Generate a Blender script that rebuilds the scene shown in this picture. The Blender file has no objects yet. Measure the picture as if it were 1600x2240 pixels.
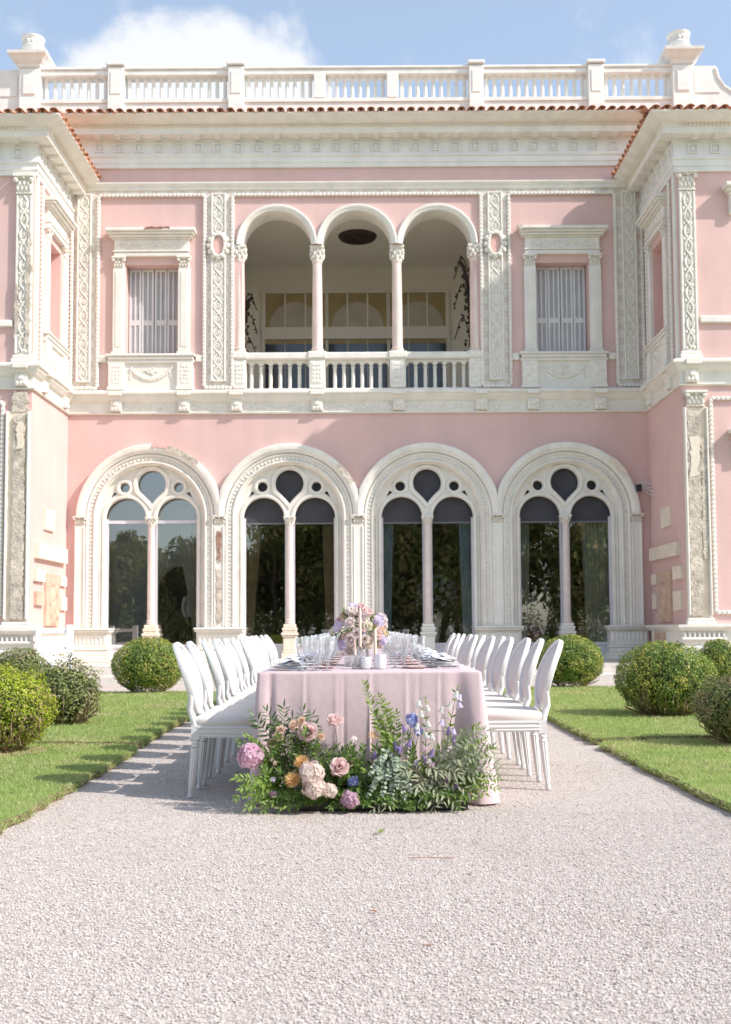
import bpy, bmesh, math, random
from mathutils import Vector, Matrix, noise
R = math.radians
PI = math.pi
random.seed(7)
scene = bpy.context.scene

# ---------------------------------------------------------------- camera
cam_data = bpy.data.cameras.new('camera')
cam = bpy.data.objects.new('camera', cam_data)
scene.collection.objects.link(cam)
scene.camera = cam
CAM_H = 1.063
cam_data.sensor_fit = 'HORIZONTAL'
cam_data.sensor_width = 24.0
cam_data.lens = 35.0
cam_data.clip_start = 0.05
cam_data.clip_end = 4000
PITCH = R(3.6); ROLL = 0.006
cam.matrix_world = (Matrix.Translation((0, 0, CAM_H)) @ Matrix.Rotation(R(90) + PITCH, 4, 'X')
                    @ Matrix.Rotation(-ROLL, 4, 'Z'))
cam_data.shift_x = -2.0 / 1600.0
cam_data.shift_y = (1225.2 - 1120.0) / 1600.0
cam_data.dof.use_dof = True
cam_data.dof.focus_distance = 6.55
cam_data.dof.aperture_fstop = 4.0

# ---------------------------------------------------------------- sun and sky
SUN = Vector((1.09, -0.45, 0.97)).normalized()           # towards the sun
SUN_EL = math.asin(SUN.z)
SUN_ROT = math.atan2(SUN.x, SUN.y)
sd = bpy.data.lights.new('sun', 'SUN')
sd.energy = 2.9
sd.angle = R(0.55)
sd.color = (1.0, 0.945, 0.89)
sun = bpy.data.objects.new('sun', sd)
scene.collection.objects.link(sun)
sun.rotation_euler = (-SUN).to_track_quat('-Z', 'Y').to_euler()

world = bpy.data.worlds.new('World')
scene.world = world
world.use_nodes = True
wn = world.node_tree.nodes; wl = world.node_tree.links
wn.clear()
w_out = wn.new('ShaderNodeOutputWorld'); w_bg = wn.new('ShaderNodeBackground')
sky = wn.new('ShaderNodeTexSky')
sky.sky_type = 'NISHITA'
sky.sun_disc = False
sky.sun_elevation = SUN_EL
sky.sun_rotation = SUN_ROT
sky.air_density = 1.0; sky.dust_density = 1.2; sky.ozone_density = 0.7
w_bg.inputs['Strength'].default_value = 0.15
# soft white clouds: fractal noise over the whole dome, thicker in one bank behind the roof
tc = wn.new('ShaderNodeTexCoord')
sep = wn.new('ShaderNodeSeparateXYZ'); wl.new(tc.outputs['Generated'], sep.inputs[0])
def wmath(op, a, b=None, c=None, clamp=False):
    n = wn.new('ShaderNodeMath'); n.operation = op; n.use_clamp = clamp
    for i, s in enumerate((a, b, c)):
        if s is None: continue
        if isinstance(s, (int, float)): n.inputs[i].default_value = s
        else: wl.new(s, n.inputs[i])
    return n.outputs[0]
ymax = wmath('MAXIMUM', sep.outputs['Y'], 0.02)
u = wmath('DIVIDE', sep.outputs['X'], ymax)
w = wmath('DIVIDE', sep.outputs['Z'], ymax)
def blob(cu, cw, su, sw):
    a = wmath('DIVIDE', wmath('SUBTRACT', u, cu), su); b = wmath('DIVIDE', wmath('SUBTRACT', w, cw), sw)
    d2 = wmath('ADD', wmath('MULTIPLY', a, a), wmath('MULTIPLY', b, b))
    return wmath('SUBTRACT', 1.0, d2, clamp=True)
nz = wn.new('ShaderNodeTexNoise'); nz.inputs['Scale'].default_value = 15.0
nz.inputs['Detail'].default_value = 9.0; nz.inputs['Roughness'].default_value = 0.6
nz.inputs['Distortion'].default_value = 0.25
wl.new(tc.outputs['Generated'], nz.inputs['Vector'])
b1 = blob(-0.155, 0.50, 0.175, 0.112)
b2 = blob(0.25, 0.545, 0.07, 0.05)
dens = wmath('ADD', nz.outputs['Fac'], wmath('MULTIPLY', b1, 0.72))
dens = wmath('ADD', dens, wmath('MULTIPLY', b2, 0.16))
mr = wn.new('ShaderNodeMapRange'); mr.interpolation_type = 'SMOOTHSTEP'
mr.inputs['From Min'].default_value = 0.57; mr.inputs['From Max'].default_value = 0.92
wl.new(dens, mr.inputs['Value'])
mix = wn.new('ShaderNodeMix'); mix.data_type = 'RGBA'
pale = wn.new('ShaderNodeMix'); pale.data_type = 'RGBA'
pale.inputs['Factor'].default_value = 0.30
wl.new(sky.outputs[0], pale.inputs['A']); pale.inputs['B'].default_value = (2.9, 3.25, 3.5, 1)
wl.new(mr.outputs[0], mix.inputs['Factor']); wl.new(pale.outputs['Result'], mix.inputs['A'])
mix.inputs['B'].default_value = (3.6, 3.7, 3.85, 1)
wl.new(mix.outputs['Result'], w_bg.inputs['Color'])
wl.new(w_bg.outputs[0], w_out.inputs[0])

# ---------------------------------------------------------------- exposure
scene.view_settings.view_transform = 'Standard'
scene.view_settings.look = 'None'
scene.view_settings.exposure = 0.84
scene.view_settings.gamma = 1.0
scene.render.engine = 'CYCLES'
scene.cycles.max_bounces = 8
scene.cycles.transparent_max_bounces = 24
scene.cycles.caustics_reflective = False
scene.cycles.caustics_refractive = False

# ---------------------------------------------------------------- mesh helpers
COL = scene.collection
class MB:
    def __init__(s): s.v = []; s.f = []
    def add(s, vs, fs):
        o = len(s.v); s.v += [tuple(p) for p in vs]; s.f += [tuple(i + o for i in f) for f in fs]; return s
    def merge(s, o, M=None):
        s.add([M @ Vector(p) for p in o.v] if M is not None else o.v, o.f); return s
    def box(s, x0, x1, y0, y1, z0, z1):
        return s.add([(x0,y0,z0),(x1,y0,z0),(x1,y1,z0),(x0,y1,z0),(x0,y0,z1),(x1,y0,z1),(x1,y1,z1),(x0,y1,z1)],
              [(0,3,2,1),(4,5,6,7),(0,1,5,4),(1,2,6,5),(2,3,7,6),(3,0,4,7)])
    def bbox(s, x0, x1, y0, y1, z0, z1, b=0.01):
        # box with chamfered front edges (front is -y)
        vs = []; 
        for (y, e) in ((y1, 0), (y0 + b, 0), (y0, b)):
            vs += [(x0+e,y,z0+e),(x1-e,y,z0+e),(x1-e,y,z1-e),(x0+e,y,z1-e)]
        fs = [(3,2,1,0),(8,9,10,11)]
        for k in (0, 4):
            for i in range(4):
                j = (i+1) % 4
                fs.append((k+i, k+j, k+4+j, k+4+i))
        return s.add(vs, fs)
    def prism(s, poly, y0, y1):
        # polygon in XZ (counter-clockwise seen from -y), extruded from y0 (front) to y1 (back)
        n = len(poly)
        vs = [(x, y0, z) for x, z in poly] + [(x, y1, z) for x, z in poly]
        fs = [tuple(range(n)), tuple(range(2*n-1, n-1, -1))]
        for i in range(n):
            j = (i+1) % n; fs.append((i, n+i, n+j, j))
        return s.add(vs, fs)
    def lathe(s, prof, c=(0,0,0), seg=12, cap=True, flute=0, fd=0.0):
        cx, cy, cz = c; n = len(prof); vs = []; fs = []
        for r, z in prof:
            for i in range(seg):
                a = 2*PI*i/seg
                rr = r * (1 - (fd if (flute and i % 2) else 0))
                vs.append((cx+rr*math.cos(a), cy+rr*math.sin(a), cz+z))
        for k in range(n-1):
            for i in range(seg):
                j = (i+1) % seg
                fs.append((k*seg+i, k*seg+j, (k+1)*seg+j, (k+1)*seg+i))
        if cap:
            fs.append(tuple(range(seg-1, -1, -1))); fs.append(tuple((n-1)*seg+i for i in range(seg)))
        return s.add(vs, fs)
    def tube(s, pts, rad, seg=6, closed=False, cap=True, flat=1.0, up=None):
        pts = [Vector(p) for p in pts]; n = len(pts)
        rs = rad if isinstance(rad, (list, tuple)) else [rad]*n
        vs = []; fs = []; prev = None
        for k in range(n):
            if closed: t = pts[(k+1) % n] - pts[k-1]
            else: t = pts[min(k+1, n-1)] - pts[max(k-1, 0)]
            if t.length < 1e-9: t = Vector((0,0,1))
            t.normalize()
            if up is not None: ref = Vector(up)
            elif prev is None: ref = Vector((0,0,1)) if abs(t.z) < 0.9 else Vector((1,0,0))
            else: ref = prev
            a = ref - t*ref.dot(t)
            if a.length < 1e-6: a = t.orthogonal()
            a.normalize(); b = t.cross(a); prev = a
            for i in range(seg):
                q = 2*PI*i/seg
                vs.append(pts[k] + (a*math.cos(q) + b*math.sin(q)*flat)*rs[k])
        for k in range(n if closed else n-1):
            k2 = (k+1) % n
            for i in range(seg):
                j = (i+1) % seg
                fs.append((k*seg+i, k*seg+j, k2*seg+j, k2*seg+i))
        if cap and not closed:
            fs.append(tuple(range(seg-1, -1, -1))); fs.append(tuple((n-1)*seg+i for i in range(seg)))
        return s.add(vs, fs)
    def sweep(s, prof, path, closed_prof=True):
        # prof: (out, z); path: plan polyline (x, y); outward is the right-hand side of travel
        path = [Vector(p) for p in path]; n = len(path); m = len(prof); vs = []; fs = []
        for k in range(n):
            ns = []
            if k > 0: d = (path[k]-path[k-1]).normalized(); ns.append(Vector((d.y, -d.x)))
            if k < n-1: d = (path[k+1]-path[k]).normalized(); ns.append(Vector((d.y, -d.x)))
            q = ns[0] if len(ns) == 1 else (ns[0]+ns[1]) / (1 + ns[0].dot(ns[1]))
            for p, z in prof: vs.append((path[k].x+q.x*p, path[k].y+q.y*p, z))
        mm = m if closed_prof else m-1
        for k in range(n-1):
            for i in range(mm):
                j = (i+1) % m
                fs.append((k*m+i, k*m+j, (k+1)*m+j, (k+1)*m+i))
        if closed_prof:
            fs.append(tuple(range(m-1, -1, -1))); fs.append(tuple((n-1)*m+i for i in range(m)))
        return s.add(vs, fs)
    def archsweep(s, prof, cx, zs, zb=None, seg=28, clamp=None, t0=0.0, t1=PI):
        # prof: (radius, y) swept round a semicircle about (cx, zs), with straight jambs down to zb
        ang = [t0 + (t1-t0)*i/seg for i in range(seg+1)]
        rows = []
        if zb is not None: rows.append([(cx+r, y, zb) for r, y in prof])
        for a in ang: rows.append([(cx+r*math.cos(a), y, zs+r*math.sin(a)) for r, y in prof])
        if zb is not None: rows.append([(cx-r, y, zb) for r, y in prof])
        if clamp:
            rows = [[(min(max(x, clamp[0]), clamp[1]), y, z) for x, y, z in q] for q in rows]
        m = len(prof); vs = [p for q in rows for p in q]; fs = []
        for k in range(len(rows)-1):
            for i in range(m-1): fs.append((k*m+i, k*m+i+1, (k+1)*m+i+1, (k+1)*m+i))
        return s.add(vs, fs)
    def ball(s, c, rx, ry, rz, seg=6, rings=4):
        vs = [(c[0], c[1], c[2]-rz)]; fs = []
        for k in range(1, rings):
            a = -PI/2 + PI*k/rings
            for i in range(seg):
                q = 2*PI*i/seg
                vs.append((c[0]+rx*math.cos(a)*math.cos(q), c[1]+ry*math.cos(a)*math.sin(q), c[2]+rz*math.sin(a)))
        vs.append((c[0], c[1], c[2]+rz)); top = len(vs)-1
        for i in range(seg): fs.append((0, 1+(i+1) % seg, 1+i)); fs.append((top, 1+(rings-2)*seg+i, 1+(rings-2)*seg+(i+1) % seg))
        for k in range(rings-2):
            for i in range(seg):
                j = (i+1) % seg
                fs.append((1+k*seg+i, 1+k*seg+j, 1+(k+1)*seg+j, 1+(k+1)*seg+i))
        return s.add(vs, fs)
    def mesh(s, name, mat=None, smooth=None):
        me = bpy.data.meshes.new(name)
        me.from_pydata(s.v, [], s.f)
        if mat is not None: me.materials.append(M[mat] if isinstance(mat, str) else mat)
        if smooth == 'all':
            me.polygons.foreach_set('use_smooth', [True]*len(me.polygons))
        elif smooth:
            me.polygons.foreach_set('use_smooth', [True]*len(me.polygons))
            me.set_sharp_from_angle(angle=R(smooth))
        me.update()
        return me

def link(name, data, parent=None, loc=(0,0,0), rot=(0,0,0), scl=(1,1,1)):
    o = bpy.data.objects.new(name, data)
    COL.objects.link(o)
    o.parent = parent
    o.location = loc; o.rotation_euler = rot; o.scale = scl
    return o
def obj(name, mb, mat, parent=None, smooth=None, loc=(0,0,0), rot=(0,0,0), stuff=False):
    o = link(name, mb.mesh(name, mat, smooth), parent, loc, rot)
    if stuff: o['kind'] = 'stuff'
    return o
def tag(o, label=None, cat=None, group=None, kind=None):
    if label: o['label'] = label
    if cat: o['category'] = cat
    if group: o['group'] = group
    if kind: o['kind'] = kind
    return o
def empty(name, loc=(0,0,0), rz=0.0, label=None, cat=None, group=None):
    o = link(name, None, None, loc, (0,0,rz)); o.empty_display_size = 0.1
    return tag(o, label, cat, group)
def copy_tree(o, parent=None):
    c = o.copy(); COL.objects.link(c); c.parent = parent
    for ch in list(o.children): copy_tree(ch, c)
    return c
def arc(cx, cz, r, a0, a1, n):
    return [(cx+r*math.cos(a0+(a1-a0)*i/n), cz+r*math.sin(a0+(a1-a0)*i/n)) for i in range(n+1)]

# ---------------------------------------------------------------- materials
M = {}
def mat(name, col, rough=0.6, var=0.0, scale=6.0, bump=0.0, bscale=40.0, col2=None, spec=0.3, metal=0.0, trans=0.0, detail=6.0,
        stain=None, stain_amt=0.0, stain_scale=1.5, sheen=0.0, sub=0.0, streak=0.0, per_obj=0.0, stretch=None):
    m = bpy.data.materials.new(name); m.use_nodes = True
    nt = m.node_tree; N = nt.nodes; L = nt.links
    b = N['Principled BSDF']
    b.inputs['Roughness'].default_value = rough
    b.inputs['Metallic'].default_value = metal
    b.inputs['Specular IOR Level'].default_value = spec
    if sheen: b.inputs['Sheen Weight'].default_value = sheen
    c4 = (*col, 1)
    b.inputs['Base Color'].default_value = c4
    t = N.new('ShaderNodeTexCoord'); src = t.outputs['Object']
    if stretch:
        mp = N.new('ShaderNodeMapping'); mp.inputs['Scale'].default_value = stretch
        L.new(src, mp.inputs[0]); src = mp.outputs[0]
    cur = None
    if var or col2:
        n = N.new('ShaderNodeTexNoise'); n.inputs['Scale'].default_value = scale; n.inputs['Detail'].default_value = detail
        L.new(src, n.inputs['Vector'])
        r = N.new('ShaderNodeValToRGB')
        a2 = col2 if col2 else tuple(min(1, x*(1+var)) for x in col)
        a1 = col if col2 else tuple(x*(1-var) for x in col)
        r.color_ramp.elements[0].position = 0.34; r.color_ramp.elements[1].position = 0.66
        r.color_ramp.elements[0].color = (*a1, 1); r.color_ramp.elements[1].color = (*a2, 1)
        L.new(n.outputs['Fac'], r.inputs[0]); cur = r.outputs[0]
    if stain:
        n = N.new('ShaderNodeTexNoise'); n.inputs['Scale'].default_value = stain_scale; n.inputs['Detail'].default_value = 9
        n.inputs['Roughness'].default_value = 0.7
        L.new(src, n.inputs['Vector'])
        r = N.new('ShaderNodeMapRange'); r.inputs['From Min'].default_value = 0.56; r.inputs['From Max'].default_value = 0.76
        r.inputs['To Max'].default_value = stain_amt
        L.new(n.outputs['Fac'], r.inputs['Value'])
        mx = N.new('ShaderNodeMix'); mx.data_type = 'RGBA'
        L.new(r.outputs[0], mx.inputs['Factor'])
        if cur: L.new(cur, mx.inputs['A'])
        else: mx.inputs['A'].default_value = c4
        mx.inputs['B'].default_value = (*stain, 1); cur = mx.outputs['Result']
    if streak:                                             # faint rain streaks running down
        mp2 = N.new('ShaderNodeMapping'); mp2.inputs['Scale'].default_value = (1.7, 1.7, 0.22); L.new(t.outputs['Object'], mp2.inputs[0])
        n = N.new('ShaderNodeTexNoise'); n.inputs['Scale'].default_value = 2.2; n.inputs['Detail'].default_value = 7; L.new(mp2.outputs[0], n.inputs['Vector'])
        r = N.new('ShaderNodeMapRange'); r.inputs['From Min'].default_value = 0.35; r.inputs['From Max'].default_value = 0.72
        r.inputs['To Min'].default_value = 1.0+streak*0.3; r.inputs['To Max'].default_value = 1.0-streak; L.new(n.outputs['Fac'], r.inputs['Value'])
        mx = N.new('ShaderNodeMix'); mx.data_type = 'RGBA'; mx.blend_type = 'MULTIPLY'; mx.inputs['Factor'].default_value = 1.0
        if cur: L.new(cur, mx.inputs['A'])
        else: mx.inputs['A'].default_value = c4
        L.new(r.outputs[0], mx.inputs['B']); cur = mx.outputs['Result']
    if per_obj:
        oi = N.new('ShaderNodeObjectInfo'); hs = N.new('ShaderNodeHueSaturation')
        mrn = N.new('ShaderNodeMapRange'); mrn.inputs['To Min'].default_value = 1-per_obj; mrn.inputs['To Max'].default_value = 1+per_obj
        L.new(oi.outputs['Random'], mrn.inputs['Value']); L.new(mrn.outputs[0], hs.inputs['Value'])
        if cur: L.new(cur, hs.inputs['Color'])
        else: hs.inputs['Color'].default_value = c4
        cur = hs.outputs[0]
    if cur: L.new(cur, b.inputs['Base Color'])
    if bump:
        n = N.new('ShaderNodeTexNoise'); n.inputs['Scale'].default_value = bscale; n.inputs['Detail'].default_value = 5
        L.new(src, n.inputs['Vector'])
        bm = N.new('ShaderNodeBump'); bm.inputs['Strength'].default_value = bump; bm.inputs['Distance'].default_value = 0.02
        L.new(n.outputs['Fac'], bm.inputs['Height']); L.new(bm.outputs[0], b.inputs['Normal'])
    if trans:                                              # thin translucent leaf or petal
        out = N['Material Output']; tr = N.new('ShaderNodeBsdfTranslucent'); ms = N.new('ShaderNodeMixShader')
        ms.inputs[0].default_value = trans
        if cur: L.new(cur, tr.inputs['Color'])
        else: tr.inputs['Color'].default_value = c4
        L.new(b.outputs[0], ms.inputs[1]); L.new(tr.outputs[0], ms.inputs[2]); L.new(ms.outputs[0], out.inputs[0])
    M[name] = m
    return m
def glassy(name, tint=(0.9, 0.93, 0.92), refl=1.0, rough=0.0, ior=1.5, base=0.0, warp=0.0):
    m = bpy.data.materials.new(name); m.use_nodes = True
    N = m.node_tree.nodes; L = m.node_tree.links; N.clear()
    out = N.new('ShaderNodeOutputMaterial'); tr = N.new('ShaderNodeBsdfTransparent'); gl = N.new('ShaderNodeBsdfGlossy')
    tr.inputs[0].default_value = (*tint, 1); gl.inputs['Roughness'].default_value = rough
    gl.inputs[0].default_value = (refl, refl, refl, 1)
    fr = N.new('ShaderNodeFresnel'); fr.inputs[0].default_value = ior
    ad = N.new('ShaderNodeMath'); ad.operation = 'ADD'; ad.inputs[1].default_value = base; ad.use_clamp = True
    L.new(fr.outputs[0], ad.inputs[0])
    if warp:                                               # slightly uneven old panes
        tcx = N.new('ShaderNodeTexCoord'); nz_ = N.new('ShaderNodeTexNoise'); nz_.inputs['Scale'].default_value = 1.6; nz_.inputs['Detail'].default_value = 1
        bp_ = N.new('ShaderNodeBump'); bp_.inputs['Strength'].default_value = 1.0; bp_.inputs['Distance'].default_value = warp
        L.new(tcx.outputs['Object'], nz_.inputs['Vector']); L.new(nz_.outputs['Fac'], bp_.inputs['Height']); L.new(bp_.outputs[0], gl.inputs['Normal'])
    ms = N.new('ShaderNodeMixShader')
    L.new(ad.outputs[0], ms.inputs[0]); L.new(tr.outputs[0], ms.inputs[1]); L.new(gl.outputs[0], ms.inputs[2]); L.new(ms.outputs[0], out.inputs[0])
    M[name] = m

mat('pink_plaster', (0.705, 0.485, 0.452), 0.85, streak=0.045, var=0.05, scale=0.9, bump=0.12, bscale=60, stain=(0.68, 0.48, 0.44), stain_amt=0.5, stain_scale=0.8, spec=0.15)
mat('pink_reveal', (0.73, 0.46, 0.41), 0.85, var=0.05, scale=2, spec=0.15)
mat('white_stucco', (0.80, 0.76, 0.695), 0.8, streak=0.07, var=0.05, scale=3.0, bump=0.2, bscale=45, stain=(0.62, 0.55, 0.43), stain_amt=0.55, stain_scale=1.6, spec=0.2)
mat('carved_stucco', (0.80, 0.755, 0.685), 0.8, var=0.08, scale=14, bump=0.35, bscale=60, stain=(0.62, 0.54, 0.43), stain_amt=0.5, stain_scale=3.0, spec=0.2)
mat('cool_stucco', (0.79, 0.77, 0.73), 0.8, streak=0.06, var=0.05, scale=3.0, bump=0.15, bscale=50, stain=(0.60, 0.56, 0.46), stain_amt=0.45, stain_scale=1.2, spec=0.2)
mat('parapet_stone', (0.80, 0.78, 0.735), 0.85, var=0.06, scale=4.0, bump=0.25, bscale=50, stain=(0.50, 0.46, 0.40), stain_amt=0.55, stain_scale=1.8, spec=0.2)
mat('warm_stone', (0.78, 0.68, 0.56), 0.85, var=0.08, scale=5.0, bump=0.3, bscale=40, stain=(0.60, 0.46, 0.34), stain_amt=0.6, stain_scale=2.5, spec=0.2)
mat('terracotta_relief', (0.60, 0.42, 0.32), 0.85, var=0.12, scale=6.0, bump=0.4, bscale=40, stain=(0.60, 0.44, 0.32), stain_amt=0.7, stain_scale=4, spec=0.2)
mat('pink_marble', (0.76, 0.62, 0.55), 0.35, var=0.09, scale=7, stretch=(1, 1, 0.35), spec=0.45)
mat('pale_marble', (0.74, 0.63, 0.58), 0.35, var=0.06, scale=5, spec=0.4)
mat('bare_masonry', (0.57, 0.50, 0.42), 0.95, var=0.28, scale=7, bump=1.0, bscale=22, stain=(0.66, 0.60, 0.51), stain_amt=0.9, stain_scale=2.2, spec=0.1)
mat('bare_brick', (0.34, 0.20, 0.15), 0.95, var=0.3, scale=12, bump=0.9, bscale=25, stain=(0.62, 0.55, 0.46), stain_amt=0.9, stain_scale=6, spec=0.1)
mat('roof_tile', (0.58, 0.285, 0.175), 0.85, var=0.22, scale=9, bump=0.4, bscale=50, per_obj=0.22, stain=(0.55, 0.38, 0.28), stain_amt=0.6, stain_scale=5, spec=0.15)
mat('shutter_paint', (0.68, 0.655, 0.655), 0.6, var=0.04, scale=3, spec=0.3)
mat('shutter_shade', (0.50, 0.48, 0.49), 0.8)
mat('frame_paint', (0.66, 0.64, 0.68), 0.55, var=0.03, scale=3, spec=0.3)
mat('loggia_plaster', (0.82, 0.77, 0.68), 0.9, var=0.03, scale=1.0, spec=0.1)
mat('loggia_joinery', (0.78, 0.73, 0.65), 0.8, var=0.04, scale=3, spec=0.2)
mat('sepia_paper', (0.40, 0.31, 0.17), 0.8, var=0.12, scale=2.5, spec=0.2)
mat('arch_paper', (0.50, 0.455, 0.38), 0.8, var=0.10, scale=2.5, spec=0.2)
mat('bronze', (0.06, 0.042, 0.035), 0.7, var=0.3, scale=20, bump=0.8, bscale=35, spec=0.3)
mat('blind_mesh', (0.075, 0.073, 0.082), 0.9, var=0.12, scale=3, spec=0.1)
mat('blind_hem', (0.17, 0.165, 0.175), 0.8)
mat('curtain_cream', (0.76, 0.70, 0.60), 0.9, var=0.06, scale=3, trans=0.25)
mat('curtain_blue', (0.60, 0.72, 0.80), 0.9, var=0.06, scale=3, trans=0.25)
mat('curtain_ochre', (0.66, 0.50, 0.31), 0.9, var=0.08, scale=3, trans=0.2)
mat('curtain_sage', (0.62, 0.62, 0.52), 0.9, var=0.08, scale=3, trans=0.2)
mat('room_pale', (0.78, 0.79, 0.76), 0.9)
mat('dark_pane', (0.07, 0.085, 0.11), 0.08, spec=0.6)  # dark bluish reflection painted into the lower loggia panes
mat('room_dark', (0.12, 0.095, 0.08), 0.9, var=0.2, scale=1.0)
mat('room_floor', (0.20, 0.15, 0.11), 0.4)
mat('white_gate', (0.80, 0.81, 0.83), 0.5, var=0.03, scale=5)
mat('terrace_stone', (0.66, 0.61, 0.55), 0.85, var=0.07, scale=3.5, bump=0.2, bscale=40, stain=(0.55, 0.43, 0.36), stain_amt=0.5, stain_scale=1.4, spec=0.2)
mat('iron', (0.03, 0.03, 0.032), 0.6)
glassy('window_glass', (0.90, 0.92, 0.91), 1.0, 0.006, 1.55, 0.19, warp=0.002)
# ================================================================ the villa
VX, VY = -0.165, 22.5
villa = empty('villa', (VX, VY, 0.0), 0, 'pink two storey villa with white stucco mouldings, open loggia and arched windows', 'building')
FW = 6.18            # half width of the recessed front between the wings
WY = -2.45           # wing front, measured from the recessed front
BAY = 2.937
ARCH = [-1.5*BAY, -0.5*BAY, 0.5*BAY, 1.5*BAY]
ZS = 3.40            # spring of the big arches
ZF = 0.35            # terrace floor
Z1, Z2 = 5.61, 6.12  # string course
LB = 1.725           # loggia bay
LZ = 9.29            # spring of the loggia arches

def capital(w, h, r):
    b = MB()
    b.lathe([(r*1.06, 0), (r*1.18, h*0.05), (r*1.06, h*0.10), (r*1.0, h*0.12), (r*1.12, h*0.5), (w*0.46, h*0.82), (w*0.46, h*0.84)], seg=14)
    b.box(-w/2, w/2, -w/2, w/2, h*0.86, h)
    b.box(-w*0.46, w*0.46, -w*0.46, w*0.46, h*0.80, h*0.858)
    for k in range(8):
        a = 2*PI*k/8
        for (zz, rr, s) in ((0.28, 1.22, 1.0), (0.52, 1.42, 0.9)):
            aa = a + (PI/8 if zz > 0.4 else 0)
            c = (r*rr*math.cos(aa), r*rr*math.sin(aa), h*zz)
            b.ball(c, r*0.30*s, r*0.30*s, h*0.16, 5, 4)
    for k in range(4):
        a = PI/4 + PI/2*k
        b.ball((w*0.50*math.cos(a), w*0.50*math.sin(a), h*0.70), w*0.13, w*0.13, h*0.13, 6, 4)
        b.ball((w*0.44*math.cos(a+PI/4), w*0.44*math.sin(a+PI/4), h*0.80), w*0.10, w*0.10, h*0.09, 5, 4)
    return b
def flat_capital(w, h, d):
    # pilaster capital: width w, projection d in front of y = 0
    b = MB()
    b.bbox(-w*0.40, w*0.40, -d*0.55, 0, 0, h*0.10, 0.006)
    b.bbox(-w*0.36, w*0.36, -d*0.5, 0, h*0.10, h*0.80, 0.006)
    b.bbox(-w*0.5, w*0.5, -d, 0, h*0.84, h, 0.006)
    b.bbox(-w*0.45, w*0.45, -d*0.8, 0, h*0.78, h*0.838, 0.004)
    for k in range(4):
        x = (-0.30 + 0.2*k)*w
        b.ball((x, -d*0.55, h*0.30), w*0.09, d*0.28, h*0.17, 5, 4)
    for k in range(3):
        x = (-0.2 + 0.2*k)*w
        b.ball((x, -d*0.6, h*0.52), w*0.09, d*0.28, h*0.14, 5, 4)
    for sx in (-1, 1):
        b.ball((sx*w*0.38, -d*0.7, h*0.68), w*0.13, d*0.34, h*0.13, 6, 4)
    b.ball((0, -d*0.75, h*0.78), w*0.08, d*0.25, h*0.08, 5, 4)
    return b

# ---- walls
def wall_outline_lower():
    p = [(-FW, ZF)]
    r = 1.28
    for cx in ARCH:
        p += [(cx-r, ZF), (cx-r, ZS)] + arc(cx, ZS, r, PI, 0, 24)[1:-1] + [(cx+r, ZS), (cx+r, ZF)]
    p += [(FW, ZF), (FW, Z2), (-FW, Z2)]
    return p
wall_low = obj('ground_floor_wall', MB().prism(wall_outline_lower(), 0.0, 0.45), 'pink_plaster', villa)
def wall_outline_upper():
    WO = 0.56
    p = [(-FW, Z2), (-4.41-WO, Z2), (-4.41-WO, 8.87), (-4.41+WO, 8.87), (-4.41+WO, Z2)]
    r = 0.745
    p += [(-LB-r, Z2), (-LB-r, LZ)]
    for k in (-1, 0, 1):
        p += arc(k*LB, LZ, r, PI, 0, 20)
    p += [(LB+r, Z2), (4.41-WO, Z2), (4.41-WO, 8.87), (4.41+WO, 8.87), (4.41+WO, Z2), (FW, Z2), (FW, 11.70), (-FW, 11.70)]
    return p
wall_up = obj('upper_floor_wall', MB().prism(wall_outline_upper(), 0.0, 0.5), 'pink_plaster', villa)

# wings: side wall with a window opening, and a front wall
def make_wing(sx):
    # side wall prism lies in YZ; build as prism in XZ and turn it
    h = 10.5
    c, wo = -1.15, 0.47
    yf = WY + 0.40                       # front wall is 0.4 thick
    pts = [(yf, ZF), (0.0, ZF), (0.0, h), (yf, h)]
    out = [(yf, ZF), (0.0, ZF), (0.0, 6.93), (c+wo, 6.93), (c+wo, 8.87), (c-wo, 8.87), (c-wo, 6.93), (yf, 6.93)]
    lower = [(yf, ZF), (0.0, ZF), (0.0, 6.93), (yf, 6.93)]
    upper = [(yf, 6.93), (c-wo, 6.93), (c-wo, 8.87), (c+wo, 8.87), (c+wo, 6.93), (0.0, 6.93), (0.0, h), (yf, h)]
    b = MB()
    for poly in (lower, upper):
        t = MB().prism(poly, 0, 0.4)     # x=y-coordinate, front at y=0 faces -y
        # (u, w, z) -> wing coordinates: x = sx*(FW + w), y = u
        vs = [(sx*(FW + w_), u_, z_) for u_, w_, z_ in t.v]
        fs = t.f if sx > 0 else [tuple(reversed(f)) for f in t.f]
        fs = [tuple(reversed(f)) for f in fs]
        b.add(vs, fs)
    x0, x1 = (FW, 12.0) if sx > 0 else (-12.0, -FW)
    b.box(x0, x1, WY, yf, ZF, h)
    b.box(min(sx*11.6, sx*12), max(sx*11.6, sx*12), yf, 4.0, ZF, h)
    return obj('wing_wall', b, 'pink_plaster', villa)
for sx in (-1, 1): make_wing(sx)
# blank pink wall at the back of each wing window (a closed reveal)
for sx in (-1, 1):
    xx = sorted((sx*(FW+0.30), sx*(FW+0.39)))
    obj('window_infill', MB().box(xx[0], xx[1], -1.15-0.468, -1.15+0.468, 6.931, 8.869), 'pink_reveal', villa)

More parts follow.
